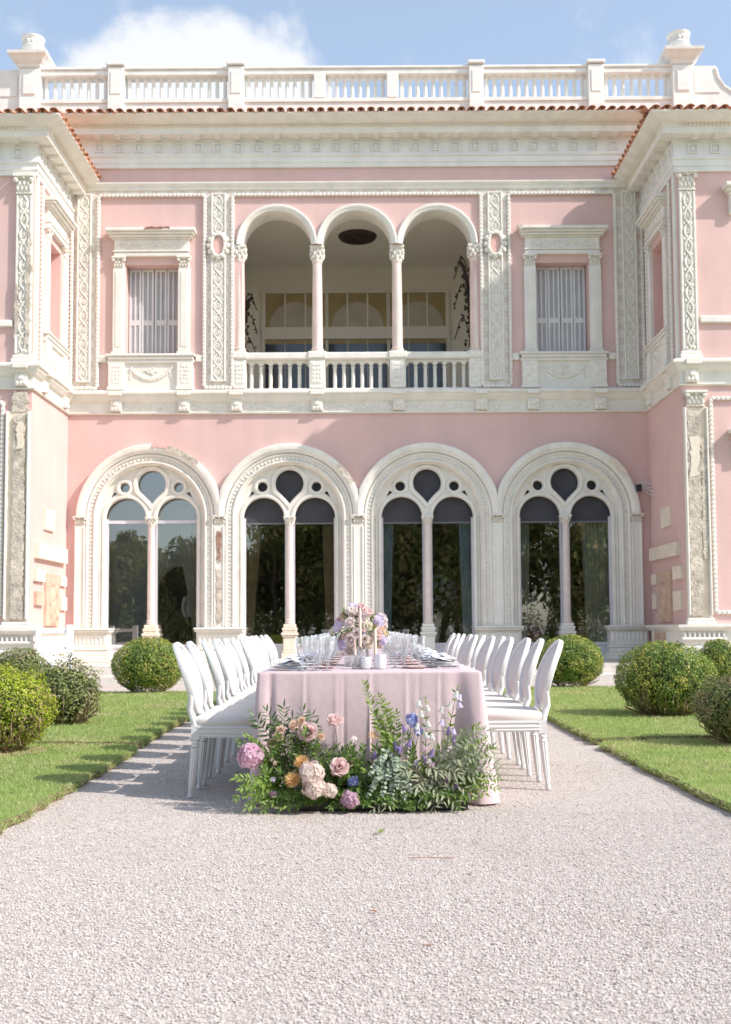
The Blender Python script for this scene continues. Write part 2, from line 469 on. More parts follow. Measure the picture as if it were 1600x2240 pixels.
# ---- string course between the storeys, with consoles
PLAN = [(-12, WY), (-FW, WY), (-FW, 0), (FW, 0), (FW, WY), (12, WY)]
string_prof = [(-0.02, Z1), (0.05, Z1), (0.065, Z1+0.03), (0.03, Z1+0.045), (0.03, 5.86), (0.06, 5.875), (0.09, 5.90), (0.13, 5.95), (0.15, 5.97),
               (0.15, 6.00), (0.20, 6.03), (0.20, 6.075), (0.10, 6.12), (-0.02, 6.12)]
string = obj('string_course', MB().sweep(string_prof, PLAN), 'white_stucco', villa)
con = MB().bbox(-0.12, 0.12, -0.115, -0.02, 5.665, 5.90, 0.012)
for k in range(3): con.ball((-0.07+0.07*k, -0.115, 5.72), 0.035, 0.03, 0.05, 6, 4)
con.ball((0, -0.12, 5.81), 0.08, 0.03, 0.045, 6, 4)
con.bbox(-0.14, 0.14, -0.225, -0.03, 5.985, 6.085, 0.01)
con_me = con.mesh('console', M['carved_stucco'])
for x in (-5.145, -3.695, -2.585, -0.865, 0.875, 2.635, 3.745, 5.175):
    link('console', con_me, string, (x, 0, 0))
for sx in (-1, 1):
    for y in (-0.45, -1.9):
        link('console', con_me, string, (sx*FW, y, 0), (0, 0, -sx*PI/2))
    for x in (6.36, 7.6): link('console', con_me, string, (sx*x, WY, 0))
# carved scrolls in the frieze of the string course
fr = MB()
rnd = random.Random(3)
def scroll_run(b, x0, x1, zc, y, amp=0.06, rr=0.016, pitch=0.26):
    n = max(2, int((x1-x0)/0.035)); pts = []
    for i in range(n+1):
        x = x0 + (x1-x0)*i/n
        pts.append((x, y, zc + amp*math.sin(2*PI*(x-x0)/pitch)))
    b.tube(pts, rr, 4)
    x = x0 + pitch*0.25; s = 1
    while x < x1:
        b.ball((x, y, zc - s*amp*0.25), 0.035, 0.014, 0.035, 6, 3)
        for k in range(3):
            a = rnd.uniform(0, 2*PI)
            b.ball((x+0.05*math.cos(a), y, zc - s*amp*0.25+0.045*math.sin(a)), 0.026, 0.012, 0.018, 5, 3)
        x += pitch/2; s = -s
spans = [(-5.0, -3.84), (-3.55, -2.72), (-2.45, -1.0), (-0.73, 0.74), (1.0, 2.5), (2.77, 3.6), (3.9, 5.03)]
for a, b_ in spans: scroll_run(fr, a, b_, 5.755, -0.03)
obj('frieze_carving', fr, 'carved_stucco', string, smooth=50, stuff=True)

# ---- main entablature and eaves
def entab(z, path, name):
    prof = [(-0.02, z), (0.05, z), (0.05, z+0.09), (0.07, z+0.10), (0.07, z+0.21), (0.105, z+0.235), (0.105, z+0.265), (0.05, z+0.29),
            (0.05, z+0.575), (0.075, z+0.60), (0.08, z+0.625), (-0.02, z+0.625)]
    e = obj(name, MB().sweep(prof, path), 'cool_stucco', villa)
    prof2 = [(-0.02, z+0.626), (0.33, z+0.626), (0.33, z+0.745), (0.35, z+0.755), (0.35, z+0.80), (0.40, z+0.815), (0.47, z+0.83), (0.53, z+0.86), (0.60, z+0.90), (0.63, z+0.92),
             (0.63, z+0.945), (-0.02, z+1.10)]
    c = obj('eaves_cornice', MB().sweep(prof2, path), 'white_stucco', villa)
    return e, c
ZM = 10.99; ZW = 9.78
main_ent, main_cor = entab(ZM, [(-FW-1.5, 0), (FW+1.5, 0)], 'entablature')
# slim moulding under the pink band
mould = [(-0.02, 10.50), (0.035, 10.50), (0.05, 10.52), (0.05, 10.57), (0.085, 10.60), (0.10, 10.63), (0.10, 10.655), (-0.02, 10.66)]
obj('wall_moulding', MB().sweep(mould, [(-FW, 0), (FW, 0)]), 'white_stucco', villa)
wing_l = [(-12, WY), (-FW, WY), (-FW, -0.003)]
wing_r = [(FW, -0.003), (FW, WY), (12, WY)]
wl_ent, wl_cor = entab(ZW, wing_l, 'entablature')
wr_ent, wr_cor = entab(ZW, wing_r, 'entablature')
# rosettes in the frieze and matching blocks under the soffit, dentils in the cornice
ros = MB()
for (a, b_, c, d) in ((-0.095, 0.095, 0.07, 0.095), (-0.095, 0.095, -0.095, -0.07), (-0.095, -0.07, -0.07, 0.07), (0.07, 0.095, -0.07, 0.07)):
    ros.box(a, b_, -0.03, 0.01, c, d)
for k in range(4):
    q = PI/4 + k*PI/2
    ros.ball((0.036*math.cos(q), -0.006, 0.036*math.sin(q)), 0.032, 0.016, 0.032, 6, 4)
ros.ball((0, -0.014, 0), 0.018, 0.014, 0.018, 6, 4)
ros_me = ros.mesh('rosette', M['cool_stucco'])
mut = MB().box(-0.075, 0.075, -0.10, 0.10, -0.028, 0.0)
mut.box(-0.05, 0.05, -0.07, 0.07, -0.045, -0.0285)
mut_me = mut.mesh('soffit_block', M['white_stucco'])
PIT = 0.427
n = 29
for i in range(n):
    x = (i-(n-1)/2)*PIT
    if abs(x) < 5.7:
        link('rosette', ros_me, main_ent, (x, -0.05, ZM+0.44))
        link('soffit_block', mut_me, main_cor, (x, -0.205, ZM+0.626))
for sx, e, c in ((-1, wl_ent, wl_cor), (1, wr_ent, wr_cor)):
    for k in range(6):
        y = -0.25 - k*PIT*0.98
        if y > WY:
            link('rosette', ros_me, e, (sx*(FW-0.05), y, ZW+0.44), (0, 0, -sx*PI/2))
            link('soffit_block', mut_me, c, (sx*(FW-0.205), y, ZW+0.626), (0, 0, -sx*PI/2))
    for k in range(5):
        x = sx*(FW + 0.32 + k*PIT)
        link('rosette', ros_me, e, (x, WY-0.05, ZW+0.44)); link('soffit_block', mut_me, c, (x, WY-0.205, ZW+0.626))
def dentils(z, path, parent):
    b = MB(); s = 0.075
    for k in range(len(path)-1):
        a = Vector(path[k]); e = Vector(path[k+1]); d = e-a; L_ = d.length; d.normalize(); nn = Vector((d.y, -d.x))
        m = int(L_/s)
        for i in range(m):
            p = a + d*(s*(i+0.5)) + nn*0.36
            if abs(p.x) > 9: continue
            t = MB().box(-0.022, 0.022, -0.02, 0.02, z+0.76, z+0.80)
            b.merge(t, Matrix.Translation((p.x, p.y, 0)) @ Matrix.Rotation(math.atan2(d.y, d.x), 4, 'Z'))
    obj('dentils', b, 'warm_stone', parent, stuff=True)
dentils(ZM, [(-FW, 0), (FW, 0)], main_cor)
dentils(ZW, wing_l, wl_cor); dentils(ZW, wing_r, wr_cor)

# ---- tiled eaves
def barrel(r0, r1, L_, th, up=True, seg=7):
    b = MB(); vs = []; fs = []
    for (y, r) in ((0.0, r0), (L_, r1)):
        for rr in (r, r-th):
            for i in range(seg+1):
                a = PI*i/seg
                z = rr*math.sin(a)*0.66
                vs.append((rr*math.cos(a), y, z if up else -z))
    m = seg+1
    for i in range(seg):
        fs += [(i, i+1, 2*m+i+1, 2*m+i), (m+i+1, m+i, 3*m+i, 3*m+i+1), (i+1, i, m+i, m+i+1)]
    fs += [(0, 2*m, 3*m, m), (m-1, 2*m-1, 4*m-1, 3*m-1)]
    if not up: fs = [tuple(reversed(f)) for f in fs]
    return b.add(vs, fs)
tile_me = barrel(0.082, 0.066, 0.5, 0.014).mesh('roof_tile', M['roof_tile'], smooth=40)
pan_me = barrel(0.085, 0.085, 0.5, 0.016, up=False).mesh('pan_tile', M['roof_tile'], smooth=40)
SL = R(17)
def slab(pts, name='roof_slope'):
    return obj(name, MB().add(pts, [(0, 1, 2, 3)]), 'roof_tile', villa)
zt = ZM+0.985
roof_m = slab([(-FW-1.5, -0.58, zt-0.02), (FW+1.5, -0.58, zt-0.02), (FW+1.5, 0.35, zt+0.25), (-FW-1.5, 0.35, zt+0.25)])
rnd = random.Random(11)
TP = 0.212
def tile_row(roof, a, e, z, skip=()):
    a = Vector(a); e = Vector(e); d = e-a; L_ = d.length; d.normalize(); nn = Vector((d.y, -d.x)); ang = math.atan2(d.y, d.x)
    m = int(round(L_/TP)); s = L_/m
    for i in range(m):
        for row in (0, 1):
            p = a + d*(s*(i+0.5)) + nn*(0.665 - row*0.40 + rnd.uniform(-0.015, 0.015))
            if row and z < 11.5: continue
            o = link('roof_tile', tile_me, roof, (p.x, p.y, z + row*0.125 + rnd.uniform(-0.006, 0.006)), (SL, 0, ang + rnd.uniform(-0.05, 0.05)))
            if row == 0:
                p2 = a + d*(s*i) + nn*(0.655+rnd.uniform(-0.01, 0.01))
                link('pan_tile', pan_me, roof, (p2.x, p2.y, z+0.016), (SL, 0, ang))
tile_row(roof_m, (-6.15, 0), (6.15, 0), zt-0.02)
zw = ZW+0.985
for sx in (-1, 1):
    r_ = slab([(sx*(FW-0.58), -3.03, zw-0.02), (sx*12, -3.03, zw-0.02), (sx*12, -1.0, zw+0.5), (sx*(FW+0.9), -1.0, zw+0.5)])
    r2 = slab([(sx*(FW-0.58), -3.03, zw-0.02), (sx*(FW+0.9), -1.0, zw+0.5), (sx*(FW+0.9), -0.02, zw+0.5), (sx*(FW-0.58), -0.02, zw-0.02)])
    if sx < 0:
        tile_row(r_, (-9.2, WY), (-FW+0.65, WY), zw-0.02); tile_row(r2, (-FW, WY-0.38), (-FW, -0.05), zw-0.02)
    else:
        tile_row(r_, (FW-0.65, WY), (9.2, WY), zw-0.02); tile_row(r2, (FW, -0.05), (FW, WY-0.38), zw-0.02)

# ---- parapet balustrade on the roof
PY = 0.20
par = MB()
par.box(-7.0, 7.0, PY, PY+0.30, 11.7, 12.56)
par.box(-7.0, 7.0, PY-0.03, PY+0.33, 12.561, 12.64)
parapet = obj('parapet', par, 'parapet_stone', villa)
rail = MB().bbox(-7.0, 7.0, PY-0.02, PY+0.30, 13.18, 13.30, 0.01)
rail.bbox(-7.0, 7.0, PY-0.05, PY+0.34, 13.301, 13.36, 0.015)
obj('parapet_rail', rail, 'parapet_stone', parapet)
bal = MB().lathe([(0.05, 0), (0.05, 0.03), (0.036, 0.05), (0.040, 0.10), (0.043, 0.20), (0.040, 0.40), (0.034, 0.455), (0.046, 0.47), (0.046, 0.485), (0.036, 0.495), (0.055, 0.51), (0.055, 0.542)], seg=8)
bal_me = bal.mesh('baluster', M['parapet_stone'], smooth=35)
posts = [(-5.26, 0.35, 1), (-2.63, 0.34, 1), (-0.80, 0.25, 0), (0.80, 0.25, 0), (2.63, 0.31, 1), (5.25, 0.34, 1)]
for x, w_, proud in posts:
    b = MB()
    if proud:
        b.bbox(-w_/2, w_/2, PY-0.09, PY+0.36, 12.20, 13.345, 0.012)
        b.bbox(-w_/2-0.03, w_/2+0.03, PY-0.13, PY+0.39, 13.36, 13.44, 0.02)
        b.bbox(-w_/2+0.06, w_/2-0.06, PY-0.105, PY-0.08, 12.72, 13.22, 0.01)
    else:
        b.bbox(-w_/2, w_/2, PY-0.04, PY+0.28, 12.641, 13.179, 0.01)
    obj('parapet_post', b, 'parapet_stone', parapet, loc=(x, 0, 0))
ends = [-6.92] + [p[0] for p in posts] + [6.92]
hw = [0.0] + [p[1]/2 for p in posts] + [0.0]
for k in range(len(ends)-1):
    a = ends[k]+hw[k]; e = ends[k+1]-hw[k+1]; L_ = e-a
    m = max(1, int(round(L_/0.18))); s = L_/m
    for i in range(m):
        link('baluster', bal_me, parapet, (a+s*(i+0.5), PY+0.13, 12.64))
for sx in (-1, 1):
    b = MB()
    b.bbox(-0.22, 0.22, PY-0.12, PY+0.42, 12.0, 13.36, 0.012)
    b.bbox(-0.14, 0.14, PY-0.15, PY-0.11, 12.75, 13.20, 0.02)
    prof = [(0.22, 13.36), (0.25, 13.40), (0.25, 13.44), (0.30, 13.48), (0.36, 13.56), (0.42, 13.60), (0.43, 13.66)]
    for (r0, z0), (r1, z1) in zip(prof[:-1], prof[1:]):
        yb = PY+0.15
        b.add([(-r0, yb-r0-0.05, z0), (r0, yb-r0-0.05, z0), (r0, yb+r0, z0), (-r0, yb+r0, z0), (-r1, yb-r1-0.05, z1), (r1, yb-r1-0.05, z1), (r1, yb+r1, z1), (-r1, yb+r1, z1)],
              [(0, 1, 5, 4), (1, 2, 6, 5), (2, 3, 7, 6), (3, 0, 4, 7), (4, 5, 6, 7)])
    obj('urn_pedestal', b, 'parapet_stone', parapet, loc=(sx*7.14, 0, -0.05))
    # scrolled shoulder beyond the pedestal
    pts = [(0.0, 12.0), (2.6, 12.0), (2.6, 12.62), (1.35, 12.66), (0.98, 12.74), (0.74, 12.90), (0.60, 13.10), (0.54, 13.33), (0.0, 13.33)]
    ins = [(0.07, 12.72), (0.62, 12.72), (0.50, 12.86), (0.42, 13.02), (0.37, 13.20), (0.07, 13.20)]
    if sx < 0: pts = [(-x, z) for x, z in reversed(pts)]; ins = [(-x, z) for x, z in reversed(ins)]
    b = MB().prism(pts, PY, PY+0.28)
    rim = [p for p in (pts if sx > 0 else list(reversed(pts)))[2:8]]
    b.tube([(x, PY, z-0.05) for x, z in rim], 0.035, 6)
    b.prism(ins, PY-0.02, PY+0.01)
    obj('scrolled_shoulder', b, 'parapet_stone', parapet, loc=(sx*7.36, 0, 0))
# urns
for sx in (-1, 1):
    u_ = empty('stone_urn', (VX+sx*7.14, VY+PY+0.13, 13.61), 0,
               'stone urn ' + ('on parapet pedestal at the sunlit, left hand wing of the villa' if sx < 0 else 'with looped handles on parapet pedestal above the shaded wing'), 'urn', 'urns on the parapet')
    body = MB().lathe([(0.13, 0), (0.13, 0.03), (0.07, 0.06), (0.06, 0.09), (0.12, 0.13), (0.19, 0.19), (0.225, 0.26), (0.235, 0.29), (0.215, 0.31), (0.20, 0.34), (0.205, 0.44), (0.225, 0.50), (0.25, 0.53), (0.25, 0.555), (0.20, 0.555), (0.18, 0.50)], seg=20)
    bo = obj('bowl', body, 'parapet_stone', u_, smooth=40)
    car = MB()
    for k in range(14):
        a = 2*PI*k/14
        car.ball((0.205*math.cos(a), 0.205*math.sin(a), 0.40), 0.03, 0.03, 0.05, 5, 4)
    obj('carved_band', car, 'carved_stucco', bo, smooth=50, stuff=True)
    u_.scale = (1.02, 1.02, 0.88)
    for s2 in (-1, 1):
        h = MB().tube([(s2*(0.215+0.05*math.sin(PI*t/6)), 0, 0.24+0.09*t/6) for t in range(7)], 0.014, 6)
        obj('handle', h, 'parapet_stone', u_, smooth=50)
# roof beyond the parapet, kept low
obj('flat_roof', MB().box(-3.02, 11.5, PY+0.31, 9.0, 11.72, 11.86), 'parapet_stone', villa)
obj('flat_roof', MB().box(-11.5, -6.12, PY+0.31, 9.0, 11.72, 11.86), 'parapet_stone', villa)      # unseen gap between the two, added to let sky light into the room below
# ---- loggia: arches, columns, balcony, the room behind
for k in (-1, 0, 1):
    prof = [(0.742, 0.49), (0.742, -0.03), (0.765, -0.055), (0.80, -0.055), (0.81, -0.075), (0.85, -0.085), (0.873, -0.07), (0.875, 0.01)]
    cl = (k*LB-LB/2 if k > -1 else -9, k*LB+LB/2 if k < 1 else 9)
    obj('loggia_arch', MB().archsweep(prof, k*LB, LZ, None, 30, cl), 'white_stucco', villa, smooth=35)
shaft = [(0.125, 0), (0.150, 0.01), (0.150, 0.045), (0.128, 0.06), (0.128, 0.07), (0.140, 0.085), (0.140, 0.105), (0.116, 0.125), (0.114, 0.6), (0.108, 1.3), (0.099, 1.98), (0.112, 1.995), (0.112, 2.02)]
for x in (-LB/2, LB/2):
    c = obj('column', MB().lathe(shaft, seg=20), 'pink_marble', villa, smooth=40, loc=(x, 0.17, 6.94))
    obj('capital', capital(0.31, 0.33, 0.105), 'carved_stucco', c, smooth=40, loc=(0, 0, 2.02))
for sx in (-1, 1):
    c = obj('column', MB().lathe(shaft, seg=20), 'pink_marble', villa, smooth=40, loc=(sx*2.54, 0.10, 6.94))
    obj('capital', capital(0.30, 0.33, 0.105), 'carved_stucco', c, smooth=40, loc=(0, 0, 2.02))
# impost blocks over the capitals
for x in (-LB/2, LB/2):
    obj('impost', MB().box(x-0.1165, x+0.1165, 0.003, 0.44, 9.291, 9.50), 'white_stucco', villa)
# balcony balustrade
lb = MB().bbox(-2.62, 2.62, -0.05, 0.36, 6.79, 6.935, 0.02)
lb.bbox(-2.58, 2.58, -0.02, 0.33, 6.121, 6.16, 0.01)
loggia_rail = obj('balcony_rail', lb, 'white_stucco', villa)
lbal = MB().lathe([(0.05, 0), (0.05, 0.03), (0.038, 0.045), (0.036, 0.06), (0.040, 0.2), (0.036, 0.40), (0.034, 0.45), (0.048, 0.465), (0.048, 0.49)], seg=8)
lbal_me = lbal.mesh('baluster', M['white_stucco'], smooth=35)
for k in (-1, 0, 1):
    x0 = k*LB - LB/2 + (0.18 if k > -1 else 0.10); x1 = k*LB + LB/2 - (0.18 if k < 1 else 0.10)
    m = 7; s = (x1-x0)/m
    # scalloped band of little arches under the rail
    p = [(x0, 6.789)]
    q = []
    for i in range(m):
        cx = x0 + s*(i+0.5); q += arc(cx, 6.665, s/2-0.028, PI, 0, 8)
    p = [(x0, 6.66)] + q + [(x1, 6.66), (x1, 6.789), (x0, 6.789)]
    obj('arcaded_band', MB().prism(p, 0.06, 0.20), 'white_stucco', loggia_rail)
    for i in range(1, m): link('baluster', lbal_me, loggia_rail, (x0+s*i, 0.13, 6.165))
for x in (-LB/2, LB/2, -2.52, 2.52):
    w_ = 0.34 if abs(x) < 2 else 0.27
    b = MB().bbox(-w_/2, w_/2, -0.045, 0.36, 6.1605, 6.789, 0.012)
    b.bbox(-w_/2+0.04, w_/2-0.04, -0.055, -0.03, 6.25, 6.72, 0.008)
    for j in range(5):
        for i in (-1, 0, 1):
            b.ball((i*0.06+rnd.uniform(-.01, .01), -0.055, 6.30+j*0.09), 0.035, 0.012, 0.035, 5, 3)
    b.bbox(-w_/2-0.025, w_/2+0.025, -0.08, 0.38, 6.80, 6.95, 0.02)
    obj('balcony_pedestal', b, 'carved_stucco', loggia_rail, loc=(x, 0, 0))
# the loggia room
LD = 4.4
lw = 3.0
CZ = 10.30
room = MB()
room.add([(-lw, 0.505, 6.0), (lw, 0.505, 6.0), (lw, LD, 6.0), (-lw, LD, 6.0)], [(0, 1, 2, 3)])
obj('loggia_floor', room, 'terrace_stone', villa)
room = MB()
room.add([(-lw, 0.505, CZ), (lw, 0.505, CZ), (lw, LD, CZ), (-lw, LD, CZ)], [(3, 2, 1, 0)])
room.add([(-lw, LD, 6.0), (lw, LD, 6.0), (lw, LD, CZ), (-lw, LD, CZ)], [(0, 1, 2, 3)])
room.add([(-lw, 0.505, 6.0), (-lw, LD, 6.0), (-lw, LD, CZ), (-lw, 0.505, CZ)], [(0, 1, 2, 3)])
room.add([(lw, 0.505, 6.0), (lw, LD, 6.0), (lw, LD, CZ), (lw, 0.505, CZ)], [(3, 2, 1, 0)])
loggia = obj('loggia_room', room, 'loggia_plaster', villa)
# glazed screen on the back wall: frame, panes with painted lunettes
sc_ = MB()
xs0, xs1 = -2.48, 2.33
def bar(b, x0, x1, z0, z1, y=None, d=0.06):
    y = LD-0.002 if y is None else y
    b.box(x0, x1, y-d, y, z0, z1)
bar(sc_, xs0, xs1, 9.62, 9.70)
bar(sc_, xs0, xs1, 8.42, 8.73, d=0.08)
bar(sc_, xs0, xs0+0.08, 6.1, 9.619); bar(sc_, xs1-0.08, xs1, 6.1, 9.619)
screen = obj('glazed_screen', sc_, 'loggia_joinery', loggia)
secs = [(-2.40, -0.84), (-0.79, 0.74), (0.79, 2.25)]
for a, e in secs:
    w3 = (e-a)/3
    for i in range(3):
        obj('pane', MB().box(a+w3*i+0.015, a+w3*(i+1)-0.015, LD-0.02, LD-0.004, 8.735, 9.615), 'sepia_paper', loggia)
        obj('pane', MB().box(a+w3*i+0.015, a+w3*(i+1)-0.015, LD-0.02, LD-0.004, 6.15, 8.30), 'dark_pane', loggia)
        obj('pane_hood', MB().box(a+w3*i+0.015, a+w3*(i+1)-0.015, LD-0.03, LD-0.004, 8.301, 8.415), 'sepia_paper', loggia)
    obj('lunette', MB().prism(arc((a+e)/2, 8.735, 0.66, 0, PI, 24), LD-0.026, LD-0.021), 'arch_paper', loggia)
    for i in (0, 1, 2, 3):
        obj('mullion', MB().box(a+w3*i-0.02, a+w3*i+0.02, LD-0.05, LD-0.027, 8.732, 9.618), 'loggia_joinery', loggia)
# carved ceiling medallion
med = MB().lathe([(0.02, -0.05), (0.10, -0.04), (0.12, -0.02), (0.34, -0.035), (0.37, -0.06), (0.42, -0.06), (0.45, -0.02), (0.46, 0.0)], seg=36)
for k in range(24):
    a = 2*PI*k/24
    for r_ in (0.16, 0.24, 0.31): med.ball((r_*math.cos(a+r_*9), r_*math.sin(a+r_*9), -0.04), 0.035, 0.035, 0.025, 5, 3)
obj('ceiling_medallion', med, 'bronze', loggia, smooth=40, loc=(0.0, 2.2, CZ-0.002))
# wrought-iron wall brackets on both sides
def iron_bracket(sx):
    b = MB()
    b.tube([(0, 0, 0), (0.02*sx, 0, 0.5), (0, 0, 1.0), (-0.06*sx, 0, 1.5), (-0.14*sx, 0, 1.75), (-0.24*sx, 0, 1.85)], 0.045, 6)
    r_ = random.Random(5)
    for k in range(70):
        z = r_.uniform(0, 1.7); x = r_.uniform(-0.12, 0.12) - 0.08*sx*max(0, z-1.2)
        b.ball((x, r_.uniform(-0.1, 0.1), z), r_.uniform(0.02, 0.06), 0.03, r_.uniform(0.02, 0.06), 5, 3)
    for z0 in (0.6, 1.2, 1.7):
        pts = [(-sx*(0.05+0.30*(t/10)), 0, z0+0.22*math.sin(t/10*PI*1.3)) for t in range(11)]
        b.tube(pts, 0.013, 5)
        for k in range(6):
            t = r_.uniform(3, 10)/10
            b.ball((-sx*(0.05+0.30*t)+r_.uniform(-.04, .04), 0, z0+0.22*math.sin(t*PI*1.3)+r_.uniform(-.06, .06)), 0.03, 0.02, 0.025, 5, 3)
    return b
obj('iron_bracket', iron_bracket(-1), 'bronze', loggia, loc=(-2.72, 2.2, 7.0), stuff=True)
ib = obj('iron_bracket', iron_bracket(1), 'bronze', loggia, loc=(2.52, 1.0, 6.95), stuff=True); ib.scale = (1.0, 1.0, 1.25)
obj('ceiling_spot', MB().box(-0.10, 0.10, -0.03, 0.03, -0.03, 0.0), 'white_gate', loggia, loc=(0.55, 2.9, CZ-0.003), rot=(0, 0, 0.5))

# ---- rope mouldings, guilloche pilasters and cartouches
def rope(b, pts, r=0.042, pitch=0.088):
    P = [Vector(p) for p in pts]
    for a, e in zip(P[:-1], P[1:]):
        L_ = (e-a).length; m = max(1, int(round(L_/pitch))); d = (e-a)/m
        q = []; rr = []
        for i in range(m):
            for t, s in ((0.0, 0.62), (0.25, 0.96), (0.5, 1.0), (0.75, 0.92)):
                q.append(a+d*(i+t)); rr.append(r*s)
        q.append(e); rr.append(r*0.6)
        b.tube(q, rr, 6)
ry = -0.045
fl = 6.20; tp = 10.385
ropes = [[(-5.56, ry, fl), (-5.56, ry, tp), (-3.275, ry, tp), (-3.275, ry, fl)],
         [(-2.675, ry, fl), (-2.675, ry, tp), (2.675, ry, tp), (2.675, ry, fl)],
         [(3.275, ry, fl), (3.275, ry, tp), (5.56, ry, tp), (5.56, ry, fl)],
         [(-3.275, ry, fl-0.02), (-2.675, ry, fl-0.02)], [(2.675, ry, fl-0.02), (3.275, ry, fl-0.02)],
         [(-6.12, ry, fl-0.02), (-5.56, ry, fl-0.02)], [(5.56, ry, fl-0.02), (6.12, ry, fl-0.02)],
         [(-6.13, ry, fl), (-6.13, ry, 10.0)], [(6.13, ry, fl), (6.13, ry, 10.0)]]
for q in ropes:
    b = MB(); rope(b, q); obj('rope_moulding', b, 'white_stucco', villa, smooth=50)
# checkered marble backing behind the pilasters and along the top
def checker(name, c1, c2, s):
    m = bpy.data.materials.new(name); m.use_nodes = True; N = m.node_tree.nodes; L = m.node_tree.links
    t = N.new('ShaderNodeTexCoord'); mp = N.new('ShaderNodeMapping'); mp.inputs['Location'].default_value = (0.03, 50.07, 0.05)
    c = N.new('ShaderNodeTexChecker'); c.inputs['Scale'].default_value = s; c.inputs[1].default_value = (*c1, 1); c.inputs[2].default_value = (*c2, 1)
    n = N.new('ShaderNodeTexNoise'); n.inputs['Scale'].default_value = 5; mx = N.new('ShaderNodeMix'); mx.data_type = 'RGBA'; mx.inputs['B'].default_value = (0.74, 0.68, 0.60, 1)
    L.new(t.outputs['Object'], mp.inputs[0]); L.new(mp.outputs[0], c.inputs[0]); L.new(t.outputs['Object'], n.inputs[0])
    f = N.new('ShaderNodeMath'); f.operation = 'MULTIPLY'; f.inputs[1].default_value = 0.6; L.new(n.outputs['Fac'], f.inputs[0])
    L.new(f.outputs[0], mx.inputs['Factor']); L.new(c.outputs[0], mx.inputs['A']); L.new(mx.outputs['Result'], N['Principled BSDF'].inputs['Base Color'])
    N['Principled BSDF'].inputs['Roughness'].default_value = 0.6
    M[name] = m
checker('checker_marble', (0.76, 0.72, 0.65), (0.68, 0.555, 0.51), 6.6)
for (x0, x1, z0, z1) in ((-3.235, -2.715, 6.121, 10.42), (2.715, 3.235, 6.121, 10.42), (-6.179, -5.60, 6.121, 10.42), (5.60, 6.179, 6.121, 10.42), (-6.179, 6.179, 10.422, 10.498)):
    obj('marble_panel', MB().box(x0, x1, -0.012, 0.0, z0, z1), 'checker_marble', villa)
def guilloche(w_, z0, z1, skip=None):
    b = MB(); h = w_/2
    pit = 0.30; n = int(round((z1-z0)/pit)); pit = (z1-z0)/n
    for ph in (0, PI):
        pts = []
        m = n*8
        for i in range(m+1):
            z = z0+(z1-z0)*i/m
            pts.append((h*0.62*math.sin(PI*(z-z0)/pit+ph), -0.014 + 0.008*math.cos(2*PI*(z-z0)/pit+ph), z))
        b.tube(pts, 0.020, 5)
    for i in range(n):
        zc = z0+pit*(i+0.5)
        b.tube([(0.048*math.cos(2*PI*k/8), -0.014, zc+0.048*math.sin(2*PI*k/8)) for k in range(8)], 0.014, 4, closed=True)
        b.ball((0, -0.016, zc), 0.026, 0.02, 0.026, 6, 4)
        for sx in (-1, 1):
            b.ball((sx*h*0.62, -0.012, z0+pit*i), 0.026, 0.014, 0.04, 5, 4)
            for dz in (-0.075, 0.075): b.ball((sx*h*0.70, -0.01, zc+dz+0.075), 0.016, 0.012, 0.022, 5, 3)
    return b
def pilaster(x, w_, z0, z1, mid=None, y=-0.012, rot=0, yy=0.0, parent=villa, m1='carved_stucco'):
    b = MB().bbox(-w_/2, w_/2, -0.035, 0.0, z0, z1, 0.006)
    for sx in (-1, 1): b.bbox(sx*w_/2-0.018, sx*w_/2+0.018, -0.065, -0.0, z0, z1, 0.008)
    b.bbox(-w_/2+0.019, w_/2-0.019, -0.06, -0.034, z0, z0+0.03, 0.006); b.bbox(-w_/2+0.019, w_/2-0.019, -0.06, -0.034, z1-0.03, z1, 0.006)
    p = obj('carved_pilaster', b, m1, parent, loc=(x, y+yy, 0), rot=(0, 0, rot))
    g = MB()
    segs = [(z0+0.04, z1-0.04)] if mid is None else [(z0+0.04, mid-0.28), (mid+0.28, z1-0.04)]
    for a, e in segs: g.merge(guilloche(w_, a, e), Matrix.Translation((0, -0.035, 0)) @ Matrix.Diagonal((1, 0.7, 1, 1)))
    obj('guilloche_carving', g, 'carved_stucco', p, smooth=50, stuff=True)
    return p
def cartouche(p, z):
    b = MB()
    sh = [(0.0, -0.17), (0.07, -0.12), (0.10, 0.0), (0.09, 0.12), (0.06, 0.19), (0, 0.21), (-0.06, 0.19), (-0.09, 0.12), (-0.10, 0.0), (-0.07, -0.12)]
    s_ = MB().prism(sh, -0.075, -0.0)
    s_.v = [(x, y, zz+z) for x, y, zz in s_.v]
    obj('cartouche_shield', s_, 'pink_reveal', p)
    b.tube([(x*1.45, -0.085, z+zz*1.28) for x, zz in sh], 0.035, 6, closed=True)
    for k in range(12):
        a = 2*PI*k/12
        b.ball((0.20*math.cos(a), -0.075, z+0.02+0.26*math.sin(a)), 0.062, 0.035, 0.062, 6, 4)
    for k in range(8):
        a = 2*PI*(k+.5)/8
        b.ball((0.165*math.cos(a), -0.10, z+0.02+0.24*math.sin(a)), 0.03, 0.03, 0.03, 6, 4)
    obj('cartouche_scrolls', b, 'carved_stucco', p, smooth=50, stuff=True)
for x in (-2.975, 2.975):
    p = pilaster(x, 0.28, 6.31, 10.42, 9.24); cartouche(p, 9.24)
for x in (-5.86, 5.86):
    pilaster(x, 0.27, 6.31, 10.42)

